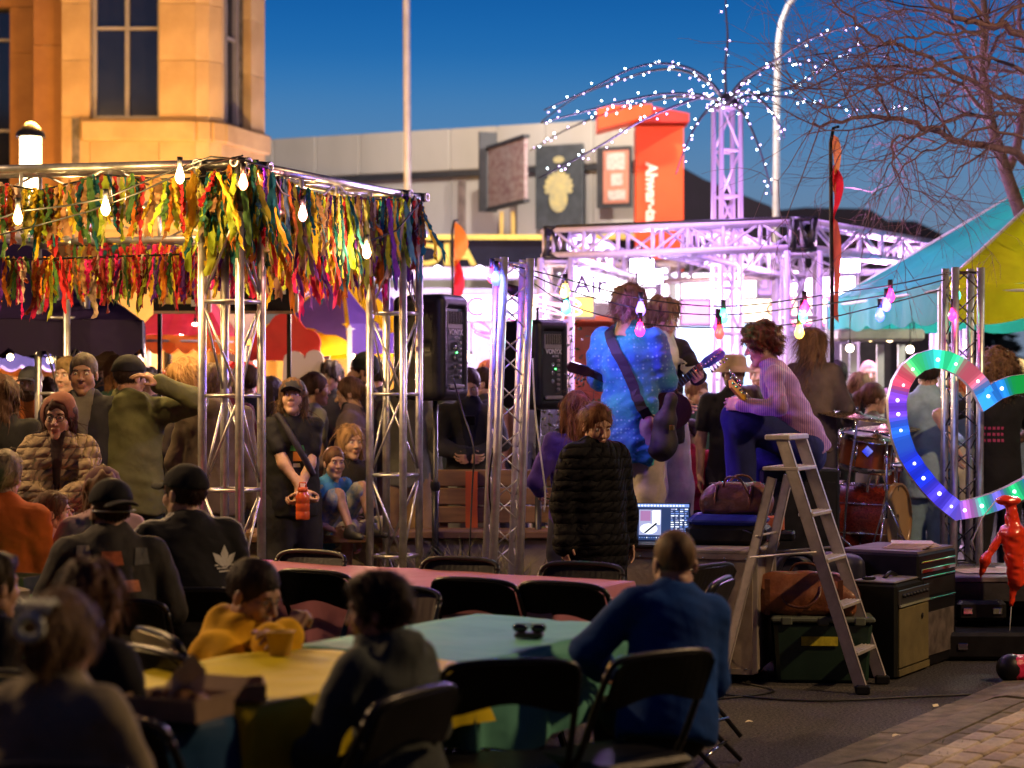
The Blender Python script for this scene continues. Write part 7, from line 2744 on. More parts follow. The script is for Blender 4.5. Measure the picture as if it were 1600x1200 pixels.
# ------------------------------------------------------------------ street lamp right of the frame, added fill lamp left of it
for (lab, loc, w, c) in [('tall warm street lamp right of the picture', (6.8, 8.4, 5.6), 1250, (1, .62, .30)), ('added warm fill lamp across the street to the left', (-8.5, 11.5, 6.0), 2300, (1, .60, .28))]:
    o = thing('street_lamp', lab, 'street lamp', (loc[0], loc[1], 0), 0, 'street lamps outside the picture')
    MB().tube([(0, 0, 0), (0, 0, loc[2] + .1)], .06, 10, r1=.04).build('pole', PG, o)
    MB().box((-.2 if loc[0] > 0 else .2, 0, loc[2] + .12), (.6, .22, .08), bev=.03).build('lamp_head', PG, o)
    MB().ball((-.3 if loc[0] > 0 else .3, 0, loc[2] + .04), .07, 10, sc=(1.4, 1, .5)).build('lens', glow('sodium_%d' % (loc[0] > 0), c, 30, sample=False), o)
    lamp('street_light', (loc[0] + (-.3 if loc[0] > 0 else .3), loc[1], loc[2] - .08), w, c, .12)
o = thing('par_light', 'small violet stage light on the deck hidden behind the flight case', 'stage light', (1.02, 12.55, SZ), 0)
MB().lathe([(.001, -.1), (.05, -.09), (.06, .06), (.055, .06)], 12, (0, 0, .12), (.6, .2, .6)).build('can', BLACK, o)
MB().lathe([(.05, .055), (.001, .056)], 12, (0, 0, .12), (.6, .2, .6)).build('lens', glow('par_lens', (.35, .12, 1), 12, sample=False), o)
MB().tube([(-.08, 0, .01), (-.06, 0, .1), (0, 0, .12), (.06, 0, .1), (.08, 0, .01)], .008, 6).build('yoke', BLACK, o)
lamp('par_beam', (1.07, 12.5, SZ + .22), 16, (.40, .14, 1), .05, 'SPOT', (1.75, 12.6, 1.6), 95, .6)
# unseen dark buildings, added behind and beside the viewer to block sky light
for i, (lab, c, s) in enumerate([('unseen dark brick terrace added behind the viewer', (0, -16, 5), (60, 8, 10)), ('unseen dark brick building added on the right side of the street', (24, 8, 4.5), (8, 50, 9)), ('unseen dark building added on the left side of the street', (-24, 4, 4.5), (8, 40, 9))]):
    o = thing('building', lab, 'building', (c[0], c[1], 0), 0, 'buildings outside the picture')
    MB().box((0, 0, c[2]), s).build('wall', mat('dark_brick', (.12, .07, .05), rough=.9, var=.3, vscale=2), o)
    MB().box((0, 0, s[2] + .15), (s[0] + .4, s[1] + .4, .3)).build('roof', RF, o)
    for k in range(8):
        for z in (1.6, 5.2):
            a = (-.5 + (k + .5) / 8)
            if i == 0:
                MB().box((s[0] * a, s[1] / 2 + .02, z), (1.6, .1, 1.8)).build('window', GLASS, o)
            else:
                MB().box(((-1 if i == 1 else 1) * (s[0] / 2 + .02), s[1] * a, z), (.1, 1.6, 1.8)).build('window', GLASS, o)
o = thing('par_light', 'small blue violet stage light clamped to the top of the lilac lit lattice truss', 'stage light', (.02, 12.12, 2.2), 0)
MB().lathe([(.001, -.06), (.03, -.055), (.035, .04), (.03, .04)], 12, (0, 0, 0), (.95, .3, -.25)).build('can', BLACK, o)
MB().lathe([(.03, .035), (.001, .036)], 12, (0, 0, 0), (.95, .3, -.25)).build('lens', glow('par_lens2', (.25, .15, 1), 12, sample=False), o)
lamp('par_beam', (.10, 12.14, 2.18), 60, (.34, .13, 1), .04, 'SPOT', (1.7, 12.5, 1.75), 110, .7)
lamp('bulb_light', (-.22, 11.9, 2.3), 26, (.15, .12, 1), .04)
# cables and scraps on the ground
for i, (lab, pts) in enumerate([('black cable snaking over the asphalt from the tote to the riser', [(1.05, 10.9), (1.5, 10.62), (2.1, 10.75), (2.7, 11.0), (3.1, 11.9)]), ('thin cable looping on the asphalt beside the flight case', [(.5, 10.9), (.75, 10.5), (1.1, 10.7), (1.4, 10.95), (1.25, 11.3)]),
                                ('cable lying between the chairs and the lattice truss', [(-.9, 11.0), (-.4, 10.8), (.1, 11.1), (.4, 11.6)])]):
    o = thing('cable', lab, 'cable', (0, 0, 0), 0, 'cables on the ground')
    MB().tube(cat([Vector((x, y, .008)) for x, y in pts], 6), .006, 6).build('cord', CABLE, o)
rg3 = random.Random(77)
for lab, x, y in [('white paper scrap on the asphalt left of the ladder foot', 1.15, 9.9), ('pale leaf like scrap lying on the kerb', 1.75, 9.35), ('small crushed napkin beneath the chair at the right', .95, 8.6), ('torn paper bit near the tote', 2.15, 10.4)]:
    o = thing('paper_scrap', lab, 'litter', (x, y, .012 if 'kerb' not in lab else .04), rg3.uniform(0, 6), 'scraps on the ground')
    V = [(math.cos(a) * rg3.uniform(.012, .028), math.sin(a) * rg3.uniform(.012, .028), rg3.uniform(0, .012)) for a in np.linspace(0, 5.5, 7)] + [(0, 0, .014)]
    MB().add(V, [(k, (k + 1) % 7, 7) for k in range(7)]).build('scrap', mat('white_paper', (.75, .68, .5)), o)
# ------------------------------------------------------------------ the people
CR = 'people standing in the far crowd'
# fabrics with prints
def blue_shirt():
    m = mat('blue_batik', (.02, .10, .42), rough=.75, bump=.2, bscale=300, sheen=.2, wrinkle=.6, wscale=9)
    N, L_ = m.node_tree.nodes, m.node_tree.links
    tc = N.new('ShaderNodeTexCoord')
    mp = N.new('ShaderNodeMapping')
    mp.inputs['Scale'].default_value = (24, 24, 24)
    L_.new(tc.outputs['Object'], mp.inputs[0])
    v = N.new('ShaderNodeTexVoronoi')
    v.inputs['Scale'].default_value = 1.6
    v.inputs['Randomness'].default_value = .35
    L_.new(mp.outputs[0], v.inputs['Vector'])
    nz = N.new('ShaderNodeTexNoise')
    nz.inputs['Scale'].default_value = 3.2
    L_.new(tc.outputs['Object'], nz.inputs['Vector'])
    r1 = N.new('ShaderNodeValToRGB')
    r1.color_ramp.elements[0].position, r1.color_ramp.elements[0].color = .35, (.015, .09, .50, 1)
    r1.color_ramp.elements[1].position, r1.color_ramp.elements[1].color = .68, (.01, .36, .34, 1)
    L_.new(nz.outputs['Fac'], r1.inputs[0])
    r2 = N.new('ShaderNodeValToRGB')
    r2.color_ramp.elements[0].position, r2.color_ramp.elements[0].color = .2, (.75, .75, .75, 1)
    r2.color_ramp.elements[1].position, r2.color_ramp.elements[1].color = .34, (0, 0, 0, 1)
    L_.new(v.outputs['Distance'], r2.inputs[0])
    wv = N.new('ShaderNodeTexWave')
    wv.bands_direction = 'Z'
    wv.inputs['Scale'].default_value = 5
    wv.inputs['Distortion'].default_value = 3
    L_.new(tc.outputs['Object'], wv.inputs['Vector'])
    mu = N.new('ShaderNodeMath')
    mu.operation = 'MULTIPLY'
    L_.new(r2.outputs[0], mu.inputs[0])
    L_.new(wv.outputs['Fac'], mu.inputs[1])
    mx = N.new('ShaderNodeMix')
    mx.data_type = 'RGBA'
    L_.new(mu.outputs[0], mx.inputs[0])
    L_.new(r1.outputs[0], mx.inputs[6])
    mx.inputs[7].default_value = (.22, .55, .80, 1)
    L_.new(mx.outputs[2], N['Principled BSDF'].inputs['Base Color'])
    return m


def stripe(key, c1, c2, sc, direction='X', dist=1.0):
    m = mat(key, c1, rough=.8, bump=.2, bscale=300, sheen=.1, wrinkle=.6, wscale=9)
    N, L_ = m.node_tree.nodes, m.node_tree.links
    tc = N.new('ShaderNodeTexCoord')
    wv = N.new('ShaderNodeTexWave')
    wv.bands_direction = direction
    wv.inputs['Scale'].default_value = sc
    wv.inputs['Distortion'].default_value = dist
    wv.inputs['Detail Scale'].default_value = 2
    L_.new(tc.outputs['Object'], wv.inputs['Vector'])
    r1 = N.new('ShaderNodeValToRGB')
    r1.color_ramp.elements[0].position, r1.color_ramp.elements[0].color = .4, (*c2, 1)
    r1.color_ramp.elements[1].position, r1.color_ramp.elements[1].color = .6, (*c1, 1)
    L_.new(wv.outputs['Fac'], r1.inputs[0])
    L_.new(r1.outputs[0], N['Principled BSDF'].inputs['Base Color'])
    return m


FINE = .0115
# ---- the band
M1 = person('guitarist seen from behind in a loose blue batik print shirt with black strap', 984, 446, 12.6, -18, z0=.46, lean=-2, pitch=14, yaw=-18, hair='messy', hc=(.20, .11, .085), top='wideshirt', tmat=blue_shirt(), bottom='baggy', bc=(.42, .38, .34), res=FINE,
            L=('t', -.14, .32, -.34), RR=('t', .06, .30, -.40), pole=((-.25, -.3, -1), (.45, -.3, -1)), hand=('hold', 'hold'), strand_n=1800, girth=1.0)
decal_m = mat('cargo_flap', (.40, .36, .32), rough=.8)
guit = thing('electric_guitar', 'dark electric guitar slung on the blue shirted guitarist, its neck pointing left', 'guitar')


def guitar(o, body, neck_end, body_mat, neck_mat, up=(0, -.2, 1), head_mat=None, scale=1.0, bass=False):
    """body centre and nut position in world coordinates"""
    b, n = Vector(body), Vector(neck_end)
    x = (n - b).normalized()
    z = Vector(up)
    z = (z - x * z.dot(x)).normalized()
    y = z.cross(x)
    M = Matrix(((x.x, y.x, z.x, b.x), (x.y, y.y, z.y, b.y), (x.z, y.z, z.z, b.z), (0, 0, 0, 1)))
    L_ = (n - b).length
    parts = []
    out = []
    for a in np.linspace(0, 2 * PI, 40, endpoint=False):
        rr_ = .165 * (1 + .10 * math.cos(2 * a)) * (1 - .17 * math.exp(-((abs(a - PI / 2) % PI) / .35) ** 2) - .17 * math.exp(-((abs(a - 3 * PI / 2)) / .35) ** 2))
        xx, yy = rr_ * math.cos(a) * 1.15 - .03, rr_ * math.sin(a) * .95
        if .35 < a < 1.0:
            xx += .05
        if 5.3 < a < 5.95:
            xx += .03
        out.append((xx * scale, yy * scale))
    parts.append(MB().prism(out, .04, (0, 0, -.02)).build('body', body_mat, o) if False else MB().prism(out, .042, (0, 0, -.021), (1, 0, 0), (0, 1, 0)).build('body', body_mat, o))
    nl = L_
    parts.append(MB().box(((nl + .05) / 2 + .0, 0, .026), (nl - .05, .046, .022), bev=.006).build('neck', neck_mat, o))
    parts.append(MB().box(((nl + .05) / 2 + .0, 0, .040), (nl - .05, .044, .005)).build('fretboard', mat('rosewood', (.04, .018, .015), rough=.5), o))
    for k in range(14):
        fx = nl - (nl - .12) * (1 - 2 ** (-k / 12)) * 1.25
        if fx > .1:
            parts.append(MB().box((fx, 0, .0435), (.003, .044, .003)).build('fret', CHROME, o))
    hl = .17 if not bass else .2
    parts.append(MB().prism([(nl, -.022), (nl + .03, -.035), (nl + hl * .85, -.05), (nl + hl, -.03), (nl + hl * .97, .015), (nl + .04, .03), (nl, .022)], .016, (0, 0, .012), (1, 0, 0), (0, 1, 0)).build('headstock', head_mat or neck_mat, o))
    for k in range(4 if bass else 6):
        px_ = nl + .03 + k * (hl - .05) / (3 if bass else 5)
        parts.append(MB().tube([(px_, -.03, .02), (px_, -.065 - (.02 if bass else 0), .02)], .004, 6).ball((px_, -.07 - (.025 if bass else 0), .02), .014 if bass else .009, 8, sc=(1, 1, .4)).build('tuning_peg', CHROME, o))
        parts.append(MB().lathe([(.007, 0), (.007, .018), (.001, .018)], 8, (px_, -.012, .026)).build('tuning_post', CHROME, o))
    for k in range(2):
        parts.append(MB().box((.02 + k * .07 - .08, 0, .026), (.03, .08, .012), bev=.004).build('pickup', BLACK, o))
    parts.append(MB().box((-.11, 0, .028), (.03, .07, .014), bev=.003).build('bridge', CHROME, o))
    st = MB()
    for k in range(4 if bass else 6):
        yy = (-.5 + k / (3 if bass else 5)) * .034
        st.tube([(-.11, yy, .046), (nl + .02, yy, .046)], .0009 if not bass else .0015, 4)
    parts.append(st.build('string_set', CHROME, o))
    for p in parts:
        p.data.transform(M)
    return M


BW = mat('dark_varnish', (.03, .012, .012), rough=.25, coat=.5)
Wm = M1['W']
hL, hR = [Wm @ (M1['hands'][i] @ Vector((0, .08, -.02))) for i in (0, 1)]
gb = Wm @ (M1['T'](.12, .24, -.46))
guitar(guit, gb, at(925, 585, 12.55), BW, BW, up=(.1, 1, .2))
# strap over the left shoulder down to the right hip, on his back
sp = []
for (u, f, z) in [(-.10, .10, -.02), (-.11, .02, .045), (-.10, -.10, -.02), (-.05, -.17, -.12), (.03, -.19, -.26), (.11, -.19, -.40), (.18, -.17, -.52), (.24, -.06, -.56)]:
    sp.append(Vector(M1['T'](u, f, z)))
sp = cat(sp, 4)
bv = BVHTree.FromPolygons([v.co for v in M1['gar'].data.vertices], [tuple(p.vertices) for p in M1['gar'].data.polygons])
V, F = [], []
for i, p in enumerate(sp):
    hit = bv.find_nearest(p)
    q, nr_ = hit[0], hit[1]
    if nr_.dot(p - M1['P']) < 0 and False:
        nr_ = -nr_
    d = (sp[min(i + 1, len(sp) - 1)] - sp[max(i - 1, 0)]).normalized()
    sd = d.cross(nr_).normalized() * .032
    q = q + nr_ * .006
    V += [q - sd, q + sd, q + sd + nr_ * .004, q - sd + nr_ * .004]
for i in range(len(sp) - 1):
    a = i * 4
    for k in range(4):
        F.append((a + k, a + (k + 1) % 4, a + 4 + (k + 1) % 4, a + 4 + k))
MB().add(V, F).build('strap', mat('black_webbing', (.015, .012, .03), rough=.7), M1['root'])
o = thing('guitar_body_form', 'black form standing in for the guitar body of the blue shirted guitarist', 'guitar part')
V, F = sdf([('c', (0, 0, 0), (-.02, 0, -.16), .07, .085), ('c', (0, 0, 0), (.03, 0, .14), .05, .04)], .012, k=.04, disp=waves(4, .006, 25))  # stand-in shape for the black guitar body at the hip
c_ = at(1040, 660, 12.35)
link('soft_form', mesh_np('soft_form', V + np.array(c_), F, mat('black_canvas', (.012, .011, .013), rough=.7, wrinkle=.4)), o)
MB().box(c_ + Vector((.03, -.09, -.03)), (.03, .012, .03), bev=.003).build('buckle', mat('brass', (.6, .4, .1), rough=.3, metal=1), o)

M2 = person('second guitarist facing right in black leather jacket and white trousers', 1036, 466, 13.2, -140, z0=.46, yaw=-4, pitch=10, hair='messy', hc=(.20, .12, .07), top='jacket', tc=(.022, .018, .018), bottom='baggy', bc=(.62, .58, .62), res=.013, skin='fair',
            L=('w', at(1090, 590, 12.85)), RR=('t', .12, .28, -.42), hand=('grip', 'hold'), pole=((-1, -.1, -1), (1, -.5, -.6)), strand_n=1000, palm=((1, .2, .8), None), front=((.5, .48, .42), .05))
g2 = thing('electric_guitar', 'blue headstock electric guitar held up by the second guitarist', 'guitar')
guitar(g2, at(1000, 655, 12.95), at(1099, 572, 12.78), mat('cream_guitar', (.5, .4, .3), rough=.3, coat=.4), mat('dark_neck', (.06, .02, .03), rough=.4), up=(-.2, -1, .3), head_mat=mat('blue_headstock', (.02, .08, .5), rough=.3, coat=.4), scale=.95)

M3 = person('curly haired bassist in profile leaning over in a pinkish striped shirt', 1190, 503, 12.7, 82, kind='sit', z0=.46, seat=.70, lean=24, pitch=16, yaw=4, hair='curly', hc=(.09, .03, .02), top='shirt', tmat=stripe('pink_stripe_shirt', (.38, .21, .34), (.16, .07, .26), 27, 'Y', .6), bc=(.015, .02, .10), bottom='baggy', res=FINE,
            L=('w', at(1155, 632, 12.45)), RR=('t', .15, .30, -.42), hand=('hold', 'hold'), pole=((-.8, -.4, -.8), (1, -.4, -.6)), strand_n=1800, loose=1.25, scale=1.0,
            legs=[[(-.16, .42, .98), (-.17, .36, .12)], [(.16, .36, .76), (.16, .30, .1)]])
bs = thing('bass_guitar', 'bass guitar with yellow headstock and chrome pegs held by the bassist', 'bass guitar')
guitar(bs, at(1232, 690, 13.0), at(1157, 622, 12.42), mat('sunburst', (.14, .03, .02), rough=.3, coat=.5), mat('amber_neck', (.62, .34, .03), rough=.35, coat=.4), up=(.1, -1, .5), head_mat=mat('amber_head', (.75, .42, .02), rough=.3, coat=.4), bass=True, scale=.8)
o = thing('amp_seat', 'black amplifier the bassist sits on', 'amplifier', (at(1245, 0, 12.8).x, 12.95, SZ), R(5))
MB().box((0, 0, .33), (.5, .4, .66), bev=.015).build('cabinet', TOL, o)
MB().box((0, -.203, .33), (.44, .01, .5)).build('grille_cloth', BLACKM, o)

M4 = person('musician with long wavy hair and brown jacket turned away behind the bassist', 1272, 514, 14.0, -28, z0=.46, kind='stand', yaw=-20, sex='f', hair='long', hc=(.16, .085, .04), top='jacket', tc=(.12, .085, .06), bottom='pants', bc=(.05, .04, .04), res=.014, L=('t', -.2, .2, -.5), RR=('t', .2, .26, -.44), strand_n=1600, loose=1.2)

W1 = person('woman in a long black puffer coat looking down beside the laptop', 932, 630, 10.9, -146, yaw=-8, pitch=18, sex='f', hair='pony', hc=(.12, .05, .025), top='puffer', tc=(.008, .008, .010), bottom='pants', bc=(.02, .02, .025), res=.0115, L=('t', -.25, .02, -.60), RR=('t', .25, .04, -.60), strand_n=900, hem=.36, girth=1.12, loose=1.25)
W2 = person('long haired girl in a violet jacket seen from behind the puffer coat woman', 899, 612, 12.3, 12, sex='f', hair='long', hc=(.14, .05, .025), top='jacket', tc=(.06, .03, .26), bc=(.03, .03, .06), L=('t', -.2, .2, -.4), RR=('t', .2, .2, -.4), strand_n=800)

# ---- seated people in front
F1_ = person('woman seen from behind with a pale hair claw clip and taupe knit top', 96, 932, 4.75, -14, kind='sit', sex='f', hair='clip', hc=(.20, .12, .055), top='fleece', tc=(.32, .27, .17), bc=(.03, .03, .04), lean=6, L=('t', -.16, .34, -.34), RR=('t', .16, .34, -.34), strand_n=1300, res=.012, pitch=6, girth=1.02)
cl = MB().tube([(.032 * math.cos(a), -.178, .04 + .028 * math.sin(a)) for a in np.linspace(0, 2 * PI, 20)], .012, 8)
for k in range(5):
    cl.tube([(-.04 + k * .02, -.178, .075), (-.045 + k * .022, -.14, .11), (-.04 + k * .02, -.09, .09)], .006, 6)
c_o = cl.build('hair_claw', mat('pale_green_clip', (.75, .8, .62), rough=.3), F1_['root'])
c_o.data.transform(F1_['MH'])
person('dark coated woman with brown wavy hair behind the hair clip woman', 142, 884, 5.6, -30, kind='sit', sex='f', hair='wavy', hc=(.11, .05, .02), top='jacket', tc=(.012, .012, .014), lean=8, L=('t', -.15, .34, -.3), RR=('t', .15, .34, -.34), strand_n=1000, res=.014, girth=1.1, pitch=10)
F3_ = person('boy with glasses in a mustard hoodie leaning on the yellow table', 396, 870, 7.15, -112, kind='sit', sex='m', hair='crop', hc=(.025, .015, .012), skin='tan', top='hoodie', tc=(.72, .40, .012), lean=18, pitch=20, yaw=-8, glasses=True, res=.0115, loose=1.3,
             L=('w', at(425, 1000, 6.82)), RR=('w', at(455, 985, 6.95)), pole=((-.7, .0, -1), (.7, 0, -1)), hand=('relaxed', 'grip'), strand_n=800, girth=1.25, scale=.95)
F4_ = person('boy with thick dark hair in a dark green hoodie with his back half turned', 590, 893, 5.85, 50, yaw=30, kind='sit', sex='c', hair='short', hc=(.03, .015, .01), top='hoodie', tmat=stripe('dark_green_hoodie', (.035, .05, .045), (.028, .04, .036), 1.2, 'X', 2), lean=10, pitch=6, res=.0115,
             L=('t', -.2, .34, -.34), RR=('t', .22, .30, -.40), strand_n=1800, loose=1.2, scale=.80)
F5_ = person('man with shaved head in a blue fleece jacket seen from behind at the teal table', 1054, 829, 7.0, 14, kind='sit', scale=.80, side=8, hair='buzz', hc=(.16, .10, .06), top='fleece', tc=(.003, .05, .24), lean=14, pitch=12, res=.012, L=('t', -.20, .34, -.30), RR=('t', .12, .32, -.34), pole=((-1, -.1, -.6), (.35, -.1, -1)), loose=1.3, girth=1.08, bc=(.02, .02, .02))
F6_ = person('bearded man in a dark patched vest and backwards cap seen from behind', 172, 748, 8.15, 14, kind='sit', hair='short', hc=(.04, .02, .015), hat='cap_back', hatc=(.012, .012, .012), beard=(.06, .03, .02), top='jacket', tmat=mat('patched_denim', (.035, .03, .026), rough=.8, color2=(.015, .014, .013), vscale=9, wrinkle=.6, bump=.3, bscale=200), yaw=18, lean=6, res=.0125,
             L=('t', -.2, .3, -.3), RR=('t', .2, .3, -.36), strand_n=900, girth=1.2, loose=1.2)
F7_ = person('young man in black cap and black track jacket with white shoulder stripes', 288, 724, 8.7, 30, kind='sit', hair='short', hc=(.03, .015, .012), hat='cap', hatc=(.014, .012, .012), top='jacket', tc=(.014, .014, .017), yaw=22, lean=8, res=.012, L=('t', -.2, .3, -.3), RR=('t', .2, .3, -.36), strand_n=900, girth=1.18, loose=1.2)
WPR = mat('white_print_ink', (.55, .53, .48), rough=.7)


def leafp(cx, cy, ang, L_, w):
    c, s_ = math.cos(ang), math.sin(ang)
    P_ = [(0, 0), (L_ * .25, w * .7), (L_ * .6, w), (L_, 0), (L_ * .6, -w), (L_ * .25, -w * .7)]
    return [(cx + x * c - y * s_, cy + x * s_ + y * c) for x, y in P_]


T7 = F7_['T']
d7 = tuple(F7_['fwd'])
polys = [leafp(0, 0, PI / 2, .10, .022), leafp(-.006, 0, PI / 2 + .72, .088, .019), leafp(.006, 0, PI / 2 - .72, .088, .019)]
for k in range(3):
    polys.append([(-.06 + .01 * k, .012 - k * .014), (.06 - .01 * k, .018 - k * .014), (.06 - .01 * k, .011 - k * .014), (-.06 + .01 * k, .005 - k * .014)])
decal(F7_['gar'], T7(.13, -.4, -.20), d7, tuple(F7_['up']), [[(x * .95, y * .95) for x, y in p] for p in polys], WPR, F7_['root'], 'leaf_emblem')
tx = text('adidas', .055, WPR, F7_['root'], (0, 0, 0), (0, 0, 0), name='lettering', extrude=.001, bold=.001)
tx.location = T7(.13, -.20 * F7_['s'] - .03, -.30)
tx.rotation_euler = (PI / 2 - R(8), 0, 0)
for i, sx in ((0, -1), (1, 1)):
    S, E, Wt = F7_['arms'][i]
    bv = BVHTree.FromPolygons([v.co for v in F7_['gar'].data.vertices], [tuple(p.vertices) for p in F7_['gar'].data.polygons])
    for k in range(3):
        P_ = []
        for t in np.linspace(0, 1, 12):
            p = Vector(T7(sx * .06, (-.02 + k * .016), .04)).lerp(S + Vector((sx * .03, -.01 + k * .016, .05)), min(1, t * 2)) if t < .5 else (S + Vector((sx * .03, -.01 + k * .016, .05))).lerp(E + Vector((sx * .05, -.01 + k * .016, .03)), t * 2 - 1)
            h_ = bv.find_nearest(p)
            P_.append(h_[0] + h_[1] * .002)
        MB().tube(P_, .0055, 5).build('sleeve_stripe', WPR, F7_['root'])
T6 = F6_['T']
pcs = [mat('patch_%d' % i, c, rough=.8, var=.3, vscale=30) for i, c in enumerate([(.50, .13, .05), (.42, .36, .26), (.10, .10, .10), (.3, .22, .14), (.55, .2, .1)])]
for i, (u, z, w, h) in enumerate([(.0, -.13, .09, .06), (-.12, -.10, .06, .06), (.13, -.12, .06, .07), (-.10, -.24, .07, .05), (.08, -.25, .08, .05), (-.02, -.34, .06, .04), (.14, -.36, .05, .04)]):
    decal(F6_['gar'], T6(u, -.4, z + .05), tuple(F6_['fwd']), tuple(F6_['up']), [[(-w / 2, -h / 2), (w / 2, -h / 2 + .006), (w / 2 - .01, h / 2), (-w / 2 + .005, h / 2)]], pcs[i % 5], F6_['root'], 'vest_patch', off=.005)
hb = MB().tube([(.086 * math.sin(a), -.035, .025 + .1 * math.cos(a) ) for a in np.linspace(-1.7, 1.7, 16)], .004, 6)
hbo = MB().tube([(.09 * math.cos(a), -.1 * abs(math.sin(a)) - .03, .0) for a in np.linspace(0, PI, 12)], .004, 6).build('glasses_band', mat('grey_band', (.3, .3, .3), rough=.3), F6_['root'])
hbo.data.transform(F6_['MH'])
person('girl in a pale pink top with a ponytail turned to the right', 84, 768, 10.0, -78, kind='sit', sex='c', hair='pony', hc=(.10, .05, .03), top='tee', tc=(.42, .22, .22), lean=4, yaw=-4, res=.013, L=('t', -.1, .28, -.3), RR=('t', .15, .3, -.36), strand_n=700, scale=.74, seat=.42)
person('person in a mauve cap and pale pink hoodie behind the bearded man', 160, 729, 9.7, 20, kind='sit', sex='f', hair='bob', hc=(.14, .07, .04), hat='cap', hatc=(.09, .03, .04), top='hoodie', tc=(.42, .28, .30), lean=6, L=('t', -.2, .3, -.3), RR=('t', .2, .3, -.3), girth=1.1)
person('grey haired person in an orange sweater at the left edge', 6, 702, 9.6, -6, kind='sit', sex='f', hair='short', hc=(.22, .16, .10), top='jacket', tc=(.48, .10, .015), lean=6, girth=1.25)
person('person in dark clothes cropped at the left edge in front of the orange sweater', -12, 870, 6.6, -40, kind='sit', hair='short', hc=(.03, .02, .01), top='jacket', tc=(.012, .012, .012), lean=10)

# ---- standing left crowd
person('woman with glasses and brown hood in a quilted beige jacket', 92, 617, 10.9, 186, yaw=-8, pitch=2, sex='f', hair='bob', hc=(.05, .025, .02), hat='hood', hatc=(.16, .06, .045), top='puffer', tc=(.30, .225, .15), glasses=True, res=.0115, hem=.12, bc=(.02, .02, .02), girth=1.05, front=((.035, .02, .022), .03),
       L=('t', .02, .28, -.36), RR=('t', -.05, .25, -.42), pole=((-1, .1, -.4), (1, .1, -.4)), strand_n=500)
person('tall man with short grey hair in a dark jacket over a grey zip top', 130, 548, 12.1, 188, yaw=-4, hair='crop', hc=(.09, .07, .06), skin='tan', top='jacket', tc=(.025, .025, .035), front=((.14, .13, .13), .05), res=.013, bc=(.02, .022, .03), girth=1.08, loose=1.2, strand_n=500)
person('man in black cap and olive sweatshirt raising a hand to his face', 203, 553, 12.2, 12, yaw=-52, pitch=6, hair='crop', hc=(.03, .02, .015), hat='cap', hatc=(.012, .012, .014), skin='tan', top='hoodie', tc=(.11, .115, .055), res=.0125, bc=(.02, .03, .04), girth=1.12,
       RR=('w', at(247, 596, 12.0)), L=('t', -.1, .25, -.35), pole=((-1, 0, -1), (1, 0, -.5)), loose=1.1)
person('blonde woman in profile holding a phone beside the olive sweatshirt man', 284, 559, 13.2, 84, yaw=0, sex='f', hair='wavy', hc=(.36, .20, .08), top='shirt', tc=(.03, .022, .02), bc=(.02, .02, .02), L=('t', -.12, .3, -.3), RR=('t', .1, .3, -.28), hand=('hold', 'hold'), strand_n=700)
person('person in a beige sweatshirt and pale jeans behind the left truss posts', 335, 566, 12.4, -10, hair='short', hc=(.16, .10, .06), top='hoodie', tc=(.15, .115, .095), bc=(.28, .30, .36), girth=1.1)
person('bearded man in a white cap and rust orange t-shirt', 47, 571, 15.0, 176, hair='crop', hc=(.08, .04, .03), hat='cap', hatc=(.5, .47, .42), beard=(.10, .05, .03), top='jacket', tc=(.05, .05, .05), front=((.42, .12, .04), .07), L=('t', .0, .25, -.35), girth=1.05)
person('long haired person in black at the left edge', 4, 585, 11.6, 10, sex='f', hair='long', hc=(.06, .03, .02), top='jacket', tc=(.014, .014, .016), bc=(.02, .02, .02))
person('fair haired person in a cream coat behind the tall grey haired man', 108, 556, 14.2, 150, hair='short', hc=(.18, .12, .05), top='jacket', tc=(.42, .34, .24))
person('person in a pale blue jacket behind the white cap man', 74, 590, 16.4, 30, sex='f', hair='bob', hc=(.1, .06, .04), top='jacket', tc=(.30, .38, .42), group=CR)
person('man in a tan baseball cap behind the tall grey haired man', 164, 540, 15.4, 20, hair='short', hc=(.2, .1, .05), hat='cap', hatc=(.30, .18, .10), top='jacket', tc=(.03, .06, .05), group=CR)
person('auburn haired woman in dark green beside the black cap', 182, 553, 14.8, 40, sex='f', hair='bob', hc=(.14, .06, .025), top='jacket', tc=(.02, .05, .04), group=CR)
C9 = person('person in black cap and printed black t-shirt holding an orange bottle', 458, 590, 13.3, 202, yaw=-24, pitch=-12, hair='bob', sex='f', hc=(.09, .05, .03), hat='cap', hatc=(.02, .022, .03), skin='fair', top='tee', tc=(.014, .014, .016), bc=(.02, .02, .024), bottom='baggy', res=.012, girth=1.15, loose=2.2,
            L=('t', .03, .22, -.52), RR=('t', -.02, .24, -.50), pole=((-1, -.2, -.3), (1, -.2, -.3)), hand=('grip', 'grip'), strand_n=700)
prt = [mat('tee_print_%d' % i, c, rough=.7) for i, c in enumerate([(.06, .25, .08), (.5, .16, .03), (.35, .3, .25)])]
for i, (u, z, w, h) in enumerate([(0, -.20, .10, .035), (-.01, -.255, .085, .06), (.01, -.315, .05, .025)]):
    decal(C9['gar'], C9['T'](u, .5, z), tuple(-C9['fwd']), tuple(C9['up']), [[(-w / 2, -h / 2), (w / 2, -h / 2), (w / 2 * .8, h / 2), (-w / 2 * .9, h / 2)]], prt[i], C9['root'], 'shirt_print')
sp = cat([Vector(C9['T'](*q)) for q in [(-.10, .16, -.38), (-.02, .19, -.25), (.06, .15, -.1), (.11, .04, .02), (.12, -.1, -.05)]], 3)
MB().tube(sp, .022, 6).build('bag_strap', mat('black_webbing', (.015, .012, .03)), C9['root'])
o = thing('water_bottle', 'translucent orange water bottle held by the person in the black t-shirt', 'bottle', at(473, 812, 13.0))
ORB = mat('orange_bottle', (.55, .09, .02), rough=.2, coat=.4, sss=.2)
